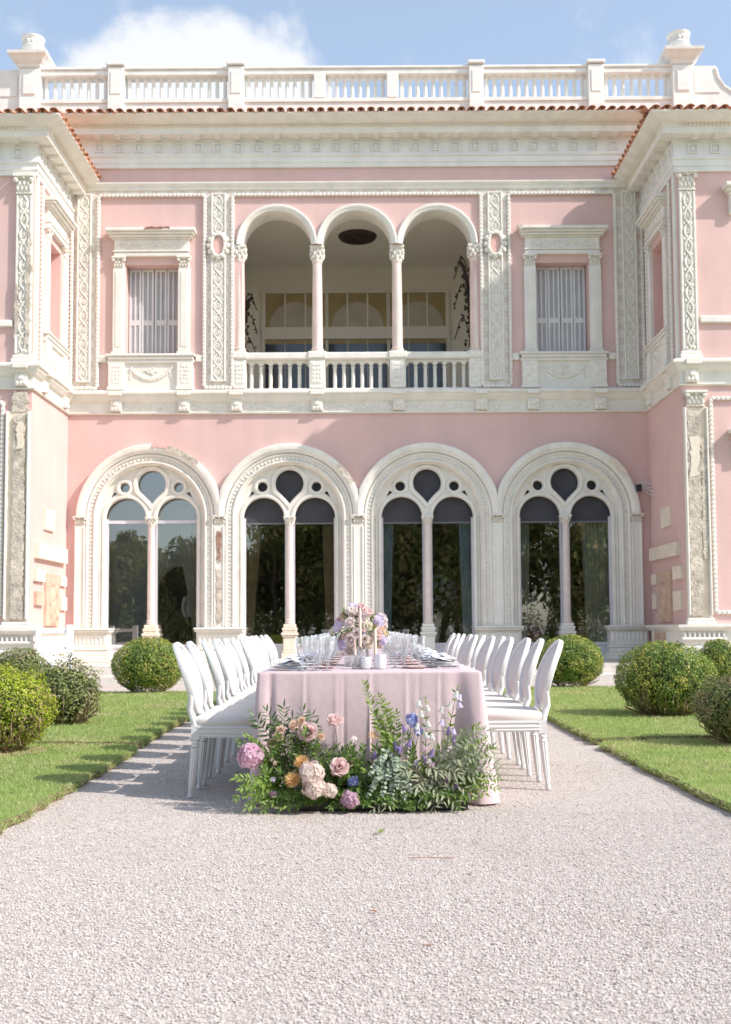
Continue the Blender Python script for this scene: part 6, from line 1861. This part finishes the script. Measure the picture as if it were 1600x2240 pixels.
flower('cosmos', mum_mb(17*PXM, 14, 26), 'petal_orange', 817, 1612, -0.02, (0.3, -0.5, 0.8)); flower('poppy', hyd_mb(8*PXM, 15, 24), 'petal_coral', 1025, 1738, -0.10)
flower('delphinium', hyd_mb(14*PXM, 16, 26, 0.9, 0.5), 'petal_blue', 902, 1576, -0.02); flower('delphinium', hyd_mb(10*PXM, 17, 18, 0.9, 0.5), 'petal_blue', 916, 1599, -0.03)
bellw = bell_mb(0.032, 0.017).mesh('white_bellflower', M['petal_white'], smooth='all'); bell_l = bell_mb(0.030, 0.018).mesh('lilac_bellflower', M['petal_lilac'], smooth='all'); clem = bell_mb(0.036, 0.014, 4, 2.0, 0.5).mesh('clematis', M['petal_purple'], smooth='all')
def bellstem(tip, base, bells, seed):
    pts = curve_pts(PX(*base), PX(*tip), (0.02, 0, 0.05), 8)
    branch(fa, 'bellflower_stem', pts, 0.045, 0.016, 0.05, 'leaf_bright', seed, start=0.15, sr=0.0035)
    for nm, me, x, y in bells:
        p = PX(x, y, -0.05); p.z += 0.022
        o = link(nm, me, fa, p, (rf.uniform(-.3, .3), rf.uniform(-.3, .3), rf.uniform(0, 6)), (1, 1, 1))
        near = min((Vector(q) for q in pts), key=lambda q: (q-p).length)
        obj('flower_stalk', MB().tube(curve_pts(near, p, (0, -0.01, 0.025), 5), 0.0014, 4), 'stem_green', fa)
W_, LI, CL = ('white_bellflower', bellw), ('lilac_bellflower', bell_l), ('clematis', clem)
bellstem((1000, 1508), (955, 1720), [(*W_, 988, 1544), (*W_, 1001, 1520), (*W_, 968, 1553), (*LI, 1008, 1527), (*LI, 1004, 1544), (*LI, 969, 1581)], 1)
bellstem((932, 1530), (925, 1720), [(*W_, 933, 1550), (*W_, 917, 1540), (*W_, 922, 1562), (*W_, 915, 1590), (*W_, 935, 1585), (*LI, 916, 1602)], 2)
bellstem((985, 1590), (960, 1730), [(*CL, 982, 1598), (*CL, 993, 1618), (*LI, 993, 1602), (*W_, 974, 1646), (*W_, 945, 1612), (*W_, 930, 1610)], 3)
for (x, y) in ((882, 1593), (862, 1630), (875, 1637), (900, 1623), (949, 1645), (926, 1659), (822, 1651), (839, 1659), (978, 1699), (999, 1715)):
    p = PX(x, y, -0.14); p.z += 0.02
    link('clematis', clem, fa, p, (rf.uniform(-.5, .5), rf.uniform(-.5, .5), rf.uniform(0, 6)))
    obj('flower_stalk', MB().tube(curve_pts((p.x*0.97, 6.36, 0.1), p, (0, -0.03, 0.07), 6), 0.0015, 4), 'stem_green', fa)
for k in range(26):
    x_ = rf.uniform(560, 1040); flower('filler_bloom', hyd_mb(rf.uniform(4, 7)*PXM, 700+k, 9, 0.7, 0.6), rf.choice(['petal_white', 'rose_blush', 'rose_cream', 'hyd_pink', 'petal_lilac', 'rose_peach']), x_, rf.uniform(1610, 1740), rf.uniform(-.16, -.05))
def br(kind, base, tip, seed, bend=(0, -0.03, 0.05), bdy=0.0, tdy=-0.15, split=False):
    P = {'dark': (0.075, 0.017, 0.030, 'leaf_dark', 'stem_brown', False, 0.35), 'olive': (0.082, 0.019, 0.032, 'leaf_olive', 'stem_brown', False, 0.2), 'euc': (0.030, 0.028, 0.022, 'leaf_eucalyptus', 'stem_brown', True, 0.1),
         'ruscus': (0.050, 0.020, 0.022, 'leaf_bright', 'stem_green', False, 0.1), 'fine': (0.028, 0.010, 0.014, 'leaf_mid', 'stem_green', False, 0.1), 'mid': (0.042, 0.018, 0.020, 'leaf_mid', 'stem_green', False, 0.1), 'mid2': (0.055, 0.024, 0.026, 'leaf_mid', 'stem_green', False, 0.1), 'lime': (0.03, 0.013, 0.015, 'leaf_bright', 'stem_green', False, 0.15)}[kind]
    a = PX(base[0], base[1], bdy); e = PX(tip[0], tip[1], tdy)
    nm = {'dark': 'olive_branch', 'olive': 'olive_branch', 'euc': 'eucalyptus_branch', 'ruscus': 'ruscus_branch', 'fine': 'jasmine_sprig', 'mid': 'leafy_sprig', 'mid2': 'leafy_sprig', 'lime': 'jasmine_sprig'}[kind]
    return branch(fa, nm, curve_pts(a, e, bend, 9), P[0], P[1], P[2], P[3], seed, P[4], split, P[5], P[6])
for i, t in enumerate([(622, 1548), (556, 1566), (566, 1582), (582, 1555), (640, 1570), (664, 1556), (684, 1566), (600, 1580), (690, 1585)]):
    br('dark', (640+4*i-16, 1690), t, 100+i, (0, 0.0, 0.06), 0.0, -0.03, True)
for i, t in enumerate([(1062, 1600), (1078, 1640), (1085, 1672), (1062, 1655), (1092, 1690), (1040, 1700), (1005, 1770), (952, 1776), (815, 1772), (845, 1765), (930, 1745), (1000, 1690), (960, 1690), (880, 1690), (915, 1720), (970, 1752), (1030, 1735)]):
    br('olive', (900+8*(i % 5), 1690+8*(i % 3)), t, 130+i, (0, -0.05, 0.07), -0.02, -0.20, True)
for i, t in enumerate([(836, 1665), (812, 1690), (850, 1700), (870, 1720), (838, 1735), (886, 1745), (858, 1750), (806, 1740), (900, 1730), (868, 1680), (820, 1712), (892, 1700)]):
    br('euc', (850+6*(i % 4), 1640+10*(i % 4)), t, 160+i, (0, -0.05, 0.05), -0.04, -0.20, i < 6)
for i, t in enumerate([(796, 1495), (830, 1522), (845, 1540), (815, 1560), (868, 1560)]):
    br('ruscus', (868, 1690), t, 190+i, (0, 0, 0.03), 0.0, -0.02, i < 3)
for i, t in enumerate([(516, 1704), (528, 1725), (515, 1748), (540, 1768), (575, 1772), (610, 1772), (545, 1740), (590, 1755), (632, 1765), (560, 1720)]):
    br('ruscus', (620, 1725), t, 210+i, (0, -0.03, 0.05), -0.03, -0.2, i < 5)
for i, t in enumerate([(1046, 1588), (1060, 1618), (1075, 1640), (1085, 1725), (1060, 1735), (1092, 1705), (1040, 1745), (1015, 1600)]):
    br('ruscus', (985, 1720), t, 230+i, (0, -0.02, 0.05), -0.0, -0.12, i < 4)
for i, t in enumerate([(520, 1620), (535, 1606), (548, 1612), (560, 1622), (526, 1634)]):
    br('lime', (600, 1690), t, 250+i, (0, 0, 0.05), 0, -0.05)
for i in range(96):
    px = rf.uniform(560, 795); top = 1580+60*abs((px-672)/110)**1.5
    py = rf.uniform(top, 1755)
    br(('fine', 'mid', 'mid2')[i % 3], (px*0.55+672*0.45+rf.uniform(-25, 25), min(1750, py+rf.uniform(50, 110))), (px, py), 300+i, (0, rf.uniform(-.03, .02), 0.03), 0.0, rf.uniform(-0.18, 0.0))
for i in range(60):
    px = rf.uniform(790, 1060); top = 1590+70*abs((px-920)/130)**1.5
    py = rf.uniform(top, 1760)
    br(('mid', 'fine', 'ruscus')[i % 3], (px*0.55+915*0.45+rf.uniform(-25, 25), min(1752, py+rf.uniform(50, 110))), (px, py), 400+i, (0, rf.uniform(-.03, .02), 0.03), 0.0, rf.uniform(-0.18, 0.0))
for i in range(34):
    px = rf.uniform(745, 855); py = rf.uniform(1625, 1750)
    br(('mid', 'fine', 'mid2')[i % 3], (px+rf.uniform(-20, 20), min(1752, py+rf.uniform(40, 90))), (px, py), 600+i, (0, -0.01, 0.03), 0.0, rf.uniform(-0.18, -0.02))
for i in range(40):
    br('mid', (rf.uniform(600, 1010), 1745), (rf.uniform(560, 1050), rf.uniform(1735, 1768)), 500+i, (0, -0.02, 0.05), 0.0, -0.2)

# ---- centrepieces on the table
def centrepiece(x, y, s, seed, label):
    r_ = random.Random(seed)
    c = empty('flower_centrepiece', (x, y, TBL_Z+0.001), r_.uniform(0, 6) if seed > 1 else 0, label, 'flowers', 'table centrepieces')
    obj('vase', MB().lathe([(0.05, 0), (0.055, 0.01), (0.06, 0.09), (0.05, 0.11)], seg=16), 'crystal', c, smooth=40)
    kinds = [('rose', 'rose_blush'), ('rose', 'rose_pink'), ('rose', 'rose_blush'), ('rose', 'rose_cream'), ('spray_rose', 'rose_peach'), ('ranunculus', 'rose_blush'), ('clematis', 'petal_lilac')]
    n_ = 46
    for k in range(n_):
        z = 1-1.75*(k+0.5)/n_; a = k*2.39996+seed; q = math.sqrt(1-z*z)
        d = Vector((q*math.cos(a), q*math.sin(a), z)); p = Vector((d.x*0.172*s, d.y*0.16*s, 0.245*s+d.z*0.165*s))*1.0
        p += Vector((r_.uniform(-.03, .03), r_.uniform(-.03, .03), r_.uniform(-.022, .022)))
        nm, mt = kinds[(k*5+seed) % 7]
        if k == 2: nm, mt = 'ranunculus', 'rose_raspberry'
        if k in (21, 26): nm, mt = 'peony', 'petal_yellow'
        if nm == 'clematis': mb = hyd_mb(0.030, k, 5, 0.5, 1.1)
        else: mb = rose_mb({'rose': 0.037, 'spray_rose': 0.026, 'ranunculus': 0.031, 'peony': 0.040}[nm]*r_.uniform(.9, 1.1), k+seed*50, 5)
        put(c, nm, mb, mt, p, d+Vector((0, 0, 0.25)), r_.uniform(0, 6))
    for k in range(16):
        a = r_.uniform(0, 2*PI); e = r_.uniform(-0.3, 1.0); d = Vector((math.cos(a)*math.cos(e), math.sin(a)*math.cos(e), math.sin(e)))
        branch(c, 'leafy_sprig', curve_pts((0, 0, 0.1), Vector((d.x*0.2*s, d.y*0.2*s, 0.24*s+d.z*0.19*s)), (0, 0, 0.03), 6), 0.04, 0.018, 0.03, 'leaf_mid', seed*100+k, start=0.5)
    return c
centrepiece(-0.045, 7.70, 1.0, 1, 'tall pastel flower centrepiece nearest the flower heap, behind the candles')
centrepiece(-0.05, 10.4, 0.85, 2, 'pastel flower centrepiece halfway down the long table')
centrepiece(-0.02, 12.9, 0.9, 3, 'pastel flower centrepiece nearest the villa end of the table')
def candle(x, y, z0, z1, lab):
    c = empty('candle', (x, y, TBL_Z+0.001), 0, lab, 'candle', 'taper candles')
    z0 -= TBL_Z+0.001; z1 -= TBL_Z+0.001
    obj('candlestick', MB().lathe([(0.036, 0), (0.036, 0.004), (0.009, 0.012), (0.008, z0*0.5), (0.014, z0*0.6), (0.009, z0*0.75), (0.02, z0), (0.02, z0+0.006)], seg=12), 'crystal', c)
    w_ = obj('taper', MB().lathe([(0.0105, z0+0.007), (0.0105, z0+0.03), (0.0085, z1-0.01), (0.005, z1)], seg=12), 'candle_wax', c, smooth=40)
    obj('wick', MB().tube([(0, 0, z1), (0.001, 0, z1+0.008)], 0.001, 4), 'iron', w_)
candle(-0.045, 7.12, 0.925, 1.19, 'tallest pale pink taper candle in a glass stick before the nearest centrepiece')
candle(0.055, 7.02, 0.845, 1.052, 'shorter pale pink taper candle in a low glass stick beside the frosted tumbler')
candle(-0.085, 7.55, 0.86, 1.02, 'pale pink taper candle half hidden behind the tallest one')
def votive(x, y, r_, h, m, lab, dots=False):
    c = empty('votive_cup', (x, y, TBL_Z+0.001), 0, lab, 'votive cup', 'votive cups before the centrepiece')
    obj('cup', MB().lathe([(r_*0.6, 0), (r_*0.85, 0.006), (r_, h*0.45), (r_*0.92, h), (r_*0.86, h), (r_*0.9, h*0.45), (r_*0.5, 0.012)], seg=18), m, c, smooth=None if m == 'crystal' else 40)
    if dots:
        b = MB()
        for j in range(4):
            for k in range(12): a = 2*PI*(k+0.5*(j % 2))/12; b.ball((r_*0.97*math.cos(a), r_*0.97*math.sin(a), 0.016+j*0.014), 0.0055, 0.0055, 0.0055, 5, 3)
        obj('hobnails', b, 'frosted', c, smooth=50, stuff=True)
    obj('tealight', MB().lathe([(0.018, 0.013), (0.018, 0.028)], seg=12), 'candle_wax', c)
votive(-0.066, 6.98, 0.040, 0.075, 'crystal', 'cut crystal votive cup beside the white hobnail cup')
votive(-0.005, 6.95, 0.036, 0.078, 'porcelain', 'white hobnail votive cup between two glass ones', True)
votive(0.088, 6.95, 0.038, 0.098, 'frosted', 'tall frosted tumbler votive at the foot of the shorter candle')
votive(-0.12, 7.4, 0.036, 0.07, 'crystal', 'clear votive cup at the foot of the half hidden candle')
# single stems trailing at the far end
tr_ = empty('trailing_stem', (-0.40, 11.6, TBL_Z+0.001), 0, 'leafy stem with one lilac bloom trailing over the glasses further down the table', 'flowers')
branch(tr_, 'leafy_sprig', curve_pts((0.06, 0, 0.02), (-0.32, 0, 0.10), (0, 0, 0.06), 8), 0.07, 0.03, 0.05, 'leaf_mid', 5)
put(tr_, 'clematis', hyd_mb(0.035, 3, 6, 0.5, 1.1), 'petal_lilac', (0.02, 0, 0.20), (0, -0.6, 0.6)); obj('stem', MB().tube([(0.05, 0, 0), (0.03, 0, 0.12), (0.02, 0, 0.2)], 0.002, 4), 'stem_green', tr_)
# ================================================================ garden behind the photographer, seen in the panes
leaf_mat('tree_leaf', (0.11, 0.16, 0.04), (0.34, 0.38, 0.11), (0.50, 0.40, 0.16), 0.5, trans=0.5, scale=0.5)
mat('bark', (0.13, 0.10, 0.075), 0.95, var=0.3, scale=6, bump=0.8, bscale=14)
def tree(x, y, h, r_, seed, label):
    rg = np.random.default_rng(seed); rr = random.Random(seed)
    t = empty('garden_tree', (x, y, 0), 0, label, 'tree', 'trees at the end of the garden')
    th = h*0.38
    tk = MB().tube([(0, 0, 0), (0.1, 0.05, th*0.5), (0, 0, th), (0.1, 0, h*0.7)], [0.28, 0.2, 0.16, 0.06], 8)
    lobes = []
    for k in range(13):
        a = rr.uniform(0, 2*PI); e = rr.uniform(-1.3, 1.0)
        c = Vector((math.cos(a)*r_*0.62, math.sin(a)*r_*0.62, h*0.60+e*h*0.26)); lobes.append((c, r_*rr.uniform(.38, .6)))
        tk.tube([(0, 0, th*0.9), c*0.5+Vector((0, 0, h*0.22)), c], [0.1, 0.06, 0.02], 5)
    obj('trunk', tk, 'bark', t, smooth=50)
    P = []; D = []
    for c, q in lobes:
        d = rg.normal(0, 1, (1300, 3)); d /= np.linalg.norm(d, axis=1)[:, None]
        P.append(np.array(c)+d*q*rg.uniform(0.55, 1.05, (1300, 1))); D.append(d)
    V, F = leaf_cloud(np.concatenate(P), np.concatenate(D), 0.30, 0.16, rg)
    o = link('crown', np_mesh('crown', V, F, 'tree_leaf'), t); o['kind'] = 'stuff'
for i, (x, y, h, r_) in enumerate(((-15, -13, 6.5, 3.0), (-11.0, -15, 6.0, 2.6), (-5.0, -12, 9.5, 3.6), (-1.2, -13.5, 9, 3.4), (3.0, -12, 9.5, 3.6), (6.8, -14, 10.5, 3.8), (11, -12, 9, 3.6), (15, -15, 9, 3.6), (-2.8, -18, 12, 4.2), (4.6, -19, 12, 4))):
    tree(x, y, h, r_, 40+i, 'broad green garden tree standing opposite the villa, beyond the photographer')
gl_ = obj('garden_lawn', MB().add([(-60, -60, 0.02), (60, -60, 0.02), (60, -5, 0.02), (-60, -5, 0.02)], [(0, 1, 2, 3)]), 'turf'); tag(gl_, kind='structure')
leaf_mat('shrub_leaf', (0.14, 0.19, 0.04), (0.38, 0.40, 0.12), (0.50, 0.40, 0.18), 0.5, trans=0.5, scale=0.8)
for i in range(13):
    x = -15+2.5*i; rg = np.random.default_rng(90+i); h = 1.6+1.5*rg.random()
    sh = empty('garden_shrub', (x, -8.5-1.5*(i % 2), 0), 0, 'tall loose shrub of the border opposite the villa, beyond the photographer', 'shrub', 'shrubs of the garden border')
    d = rg.normal(0, 1, (2600, 3)); d /= np.linalg.norm(d, axis=1)[:, None]; d[:, 2] = np.abs(d[:, 2])
    P = d*rg.uniform(0.5, 1.05, (2600, 1))*np.array([1.5, 1.2, h])*(1+0.25*np.sin(d[:, :1]*7+i))
    V, F = leaf_cloud(P, d, 0.20, 0.07, rg); o = link('foliage', np_mesh('foliage', V, F, 'shrub_leaf'), sh); o['kind'] = 'stuff'
    obj('stems', MB().tube([(0, 0, 0), (0.1, 0, h*0.8)], [0.04, 0.01], 5).tube([(0, 0, 0), (-0.3, 0, h*0.7)], [0.03, 0.01], 5), 'bark', sh)
# small things lying on the gravel
mat('dry_leaf', (0.42, 0.20, 0.10), 0.8); mat('dry_twig', (0.40, 0.20, 0.12), 0.8)
sp = empty('fallen_sprig', (0.064, 5.56, 0.008), 0.4, 'small green sprig fallen on the gravel before the flower heap', 'sprig')
for k in range(5):
    o = obj('leaf', leaf_mb(0.035, 0.014, 0.1), 'leaf_bright', sp, smooth='all'); o.rotation_euler = (0.2, -0.7+0.1*k, k*1.25)
t = obj('pine_needle', MB().tube([(-0.10, 0.01, 0.010), (0, 0, 0.012), (0.105, -0.012, 0.012)], 0.0018, 4), 'dry_twig', None, loc=(0.29, 4.94, 0)); tag(t, 'long reddish pine needle lying across the gravel', 'twig')
t = obj('dead_leaf', leaf_mb(0.045, 0.012, 0.25, 0.4), 'dry_leaf', None, loc=(0.0, 4.04, 0.010), smooth='all'); tag(t, 'small curled brown leaf on the bare gravel', 'leaf')
t = obj('short_twig', MB().tube([(0, 0, 0.006), (0.02, 0.004, 0.009), (0.035, 0.0, 0.006)], 0.002, 4), 'dry_twig', None, loc=(0.18, 3.62, 0)); tag(t, 'short brown twig broken off on the gravel', 'twig')
t = obj('fallen_petal', leaf_mb(0.02, 0.014, 0.2, 0.2), 'petal_orange', None, loc=(-0.51, 5.75, 0.008), smooth='all'); tag(t, 'orange petal fallen on the gravel beside the chairs', 'petal')
# ---- figures and ornaments inside the villa, dimly seen through the panes
mat('skin', (0.55, 0.36, 0.27), 0.6); mat('hair', (0.05, 0.035, 0.025), 0.6); mat('white_blouse', (0.72, 0.71, 0.69), 0.8); mat('dark_cloth', (0.02, 0.02, 0.024), 0.8); mat('plaster_cast', (0.70, 0.62, 0.52), 0.8)
mat('magenta_bloom', (0.42, 0.10, 0.16), 0.7, var=0.4, scale=20)
def person(x, y, rz, pose, label, suit):
    root = empty('person', (x, y, ZF+0.002), rz, label, 'person')
    # joints: the figure faces -y
    J = {'pelvis': (0, 0, 0.95, .15, .11), 'waist': (0, 0, 1.10, .13, .10), 'chest': (0, 0, 1.30, .16, .11), 'neckb': (0, 0, 1.46, .07, .06), 'neck': (0, -0.01, 1.53, .055, .055), 'head': (0, -0.02, 1.64, .075, .09), 'crown': (0, -0.01, 1.75, .06, .07),
         'ls': (-.17, 0, 1.42, .06, .06), 'rs': (.17, 0, 1.42, .06, .06), 'lh': (-.09, 0, .90, .085, .085), 'rh': (.09, 0, .90, .085, .085), 'lk': (-.10, -.02, .50, .058, .06), 'rk': (.10, -.02, .50, .058, .06), 'la': (-.10, 0.02, .09, .042, .045), 'ra': (.10, 0.02, .09, .042, .045), 'lt': (-.11, -.14, .04, .04, .03), 'rt': (.11, -.14, .04, .04, .03)}
    if pose == 'raise':
        J.update({'le': (-.30, -.12, 1.22, .045, .045), 'lw': (-.16, -.30, 1.20, .03, .03), 're': (.34, -.03, 1.62, .045, .045), 'rw': (.16, -.08, 1.80, .03, .03)})
    else:
        J.update({'le': (-.23, .02, 1.14, .047, .047), 'lw': (-.22, -.10, .90, .032, .032), 're': (.23, .02, 1.14, .047, .047), 'rw': (.22, -.10, .90, .032, .032)})
    E = [('pelvis', 'waist'), ('waist', 'chest'), ('chest', 'neckb'), ('neckb', 'neck'), ('neck', 'head'), ('head', 'crown'), ('chest', 'ls'), ('chest', 'rs'), ('ls', 'le'), ('le', 'lw'), ('rs', 're'), ('re', 'rw'), ('pelvis', 'lh'), ('pelvis', 'rh'), ('lh', 'lk'), ('lk', 'la'), ('la', 'lt'), ('rh', 'rk'), ('rk', 'ra'), ('ra', 'rt')]
    # five fingers on each hand
    for s in ('l', 'r'):
        w_ = Vector(J[s+'w'][:3]); e_ = Vector(J[s+'e'][:3]); d = (w_-e_).normalized(); side = d.cross(Vector((0, 0, 1)) if abs(d.z) < .9 else Vector((0, 1, 0))).normalized()
        pm = w_+d*0.07; J[s+'p'] = (*pm, .028, .02); E.append((s+'w', s+'p'))
        for k in range(5):
            off = side*(k-2)*0.017; L_ = (0.05, 0.07, 0.08, 0.075, 0.055)[k]
            q = pm+off+d*L_*0.55; q2 = pm+off*1.1+d*L_+Vector((0, -0.015, 0))
            J[f'{s}f{k}'] = (*q, .009, .009); J[f'{s}g{k}'] = (*q2, .008, .008); E += [(s+'p', f'{s}f{k}'), (f'{s}f{k}', f'{s}g{k}')]
    names = list(J); idx = {n_: i for i, n_ in enumerate(names)}
    me = bpy.data.meshes.new('body'); me.from_pydata([J[n_][:3] for n_ in names], [(idx[a], idx[b_]) for a, b_ in E], [])
    o = link('body', me, None)
    md = o.modifiers.new('skin', 'SKIN'); sv = me.skin_vertices[0].data
    for n_ in names: sv[idx[n_]].radius = J[n_][3:5]; sv[idx[n_]].use_root = (n_ == 'pelvis')
    o.modifiers.new('sub', 'SUBSURF').levels = 1
    dg = bpy.context.evaluated_depsgraph_get(); dg.update(); m2 = bpy.data.meshes.new_from_object(o.evaluated_get(dg)); bpy.data.objects.remove(o)
    m2.name = 'body'
    for m_ in ('skin', 'dark_cloth', 'white_blouse'): m2.materials.append(M[m_])
    for p in m2.polygons:
        c = p.center; p.use_smooth = True
        hand = any((c-Vector(J[s+'p'][:3])).length < 0.115 for s in 'lr')
        if hand or c.z > 1.50 and (c-Vector(J['head'][:3])).length < 0.2: p.material_index = 0
        elif c.z > 0.96 and (not suit or (abs(c.x) < 0.045 and c.y < -0.06 and c.z > 1.12)): p.material_index = 2
        else: p.material_index = 1
    b = link('body', m2, root)
    hm = MB().ball((0, 0.012, 1.70), 0.092, 0.105, 0.105, 12, 8)
    if not suit: hm.ball((0, 0.07, 1.58), 0.075, 0.05, 0.14, 10, 6)
    obj('hair', hm, 'hair', root, smooth='all')
    fc = MB()
    for s in (-1, 1): fc.ball((s*0.032, -0.10, 1.655), 0.011, 0.008, 0.007, 6, 4)
    obj('eyes', fc, 'hair', b); obj('nose', MB().ball((0, -0.115, 1.625), 0.012, 0.018, 0.022, 6, 5), 'skin', b, smooth='all'); obj('mouth', MB().ball((0, -0.10, 1.585), 0.024, 0.008, 0.006, 8, 4), 'rose_raspberry', b, smooth='all')
    for s in (-1, 1): obj('ear', MB().ball((s*0.085, 0.0, 1.64), 0.012, 0.02, 0.03, 6, 5), 'skin', b, smooth='all')
    if suit: obj('bow_tie', MB().prism([(-0.05, 1.47), (0, 1.485), (0.05, 1.47), (0.05, 1.51), (0, 1.495), (-0.05, 1.51)], -0.085, -0.07), 'dark_cloth', root)
person(4.58, 25.2, R(-8), 'stand', 'person in a dark suit and bow tie standing inside behind the rightmost arched window', True)
person(3.98, 25.4, R(12), 'raise', 'person in a white blouse with one arm raised inside the rightmost arched window', False)
person(-4.15, 25.0, R(60), 'stand', 'person in a white blouse and dark skirt inside the leftmost arched window', False)
st = empty('plaster_statuette', (4.95, 23.45, ZF+0.002), 0, 'pale statuette on a pedestal inside the rightmost arched window', 'statue')
obj('pedestal', MB().box(-0.13, 0.13, -0.13, 0.13, 0, 0.28).box(-0.10, 0.10, -0.10, 0.10, 0.2805, 0.40), 'plaster_cast', st)
obj('figure', MB().lathe([(0.10, 0.40), (0.09, 0.5), (0.07, 0.6), (0.075, 0.70), (0.095, 0.80), (0.08, 0.88), (0.035, 0.92), (0.035, 0.94), (0.055, 0.98), (0.06, 1.03), (0.04, 1.08)], seg=12), 'plaster_cast', st, smooth=60)
for i, (x, y, w_) in enumerate(((3.62, 23.5, 0.26), (4.55, 23.6, 0.26), (-5.05, 23.5, 0.14), (-3.95, 23.5, 0.14))):
    fb = empty('indoor_flower_pot', (x, y, ZF+0.002), 0, ['dark red potted flowers inside the rightmost window, by its sage curtain', 'dark red potted flowers inside the rightmost window, before the statuette', 'coral flowers by the pale curtain inside the leftmost window', 'coral flowers behind the column of the leftmost window'][i], 'flower pot')
    obj('pot', MB().lathe([(0.10, 0), (0.14, 0.22), (0.15, 0.24)], seg=12), 'terracotta_relief', fb, smooth=40)
    bb = hyd_mb(w_, i+60, 90, 0.8, 0.35); bb.v = [(a, b_, c+0.24+w_*0.6) for a, b_, c in bb.v]
    obj('blooms', bb, 'magenta_bloom' if i < 2 else 'petal_coral', fb, stuff=True)
wb = empty('white_bouquet', (1.55, 23.6, ZF+0.002), 0, 'big bouquet of white flowers inside, behind the third arched window', 'flowers')
obj('stand', MB().lathe([(0.16, 0), (0.05, 0.05), (0.04, 0.75), (0.12, 0.85), (0.13, 1.0)], seg=14), 'plaster_cast', wb, smooth=40)
rw = random.Random(4)
for k in range(46):
    z = 1-1.5*(k+0.5)/46; a = k*2.39996; q = math.sqrt(1-z*z)
    put(wb, 'rose', rose_mb(0.055, k, 3), 'petal_white', (q*math.cos(a)*0.42, q*math.sin(a)*0.35, 1.42+z*0.42), (q*math.cos(a), q*math.sin(a), z+.2))
for k in range(14):
    a = rw.uniform(0, 2*PI); e = rw.uniform(-.4, 1.2)
    branch(wb, 'leafy_sprig', curve_pts((0, 0, 1.0), (0.55*math.cos(a)*math.cos(e), 0.45*math.sin(a)*math.cos(e), 1.42+0.5*math.sin(e)), (0, 0, .05), 6), 0.10, 0.05, 0.06, 'leaf_mid', k, start=0.4)
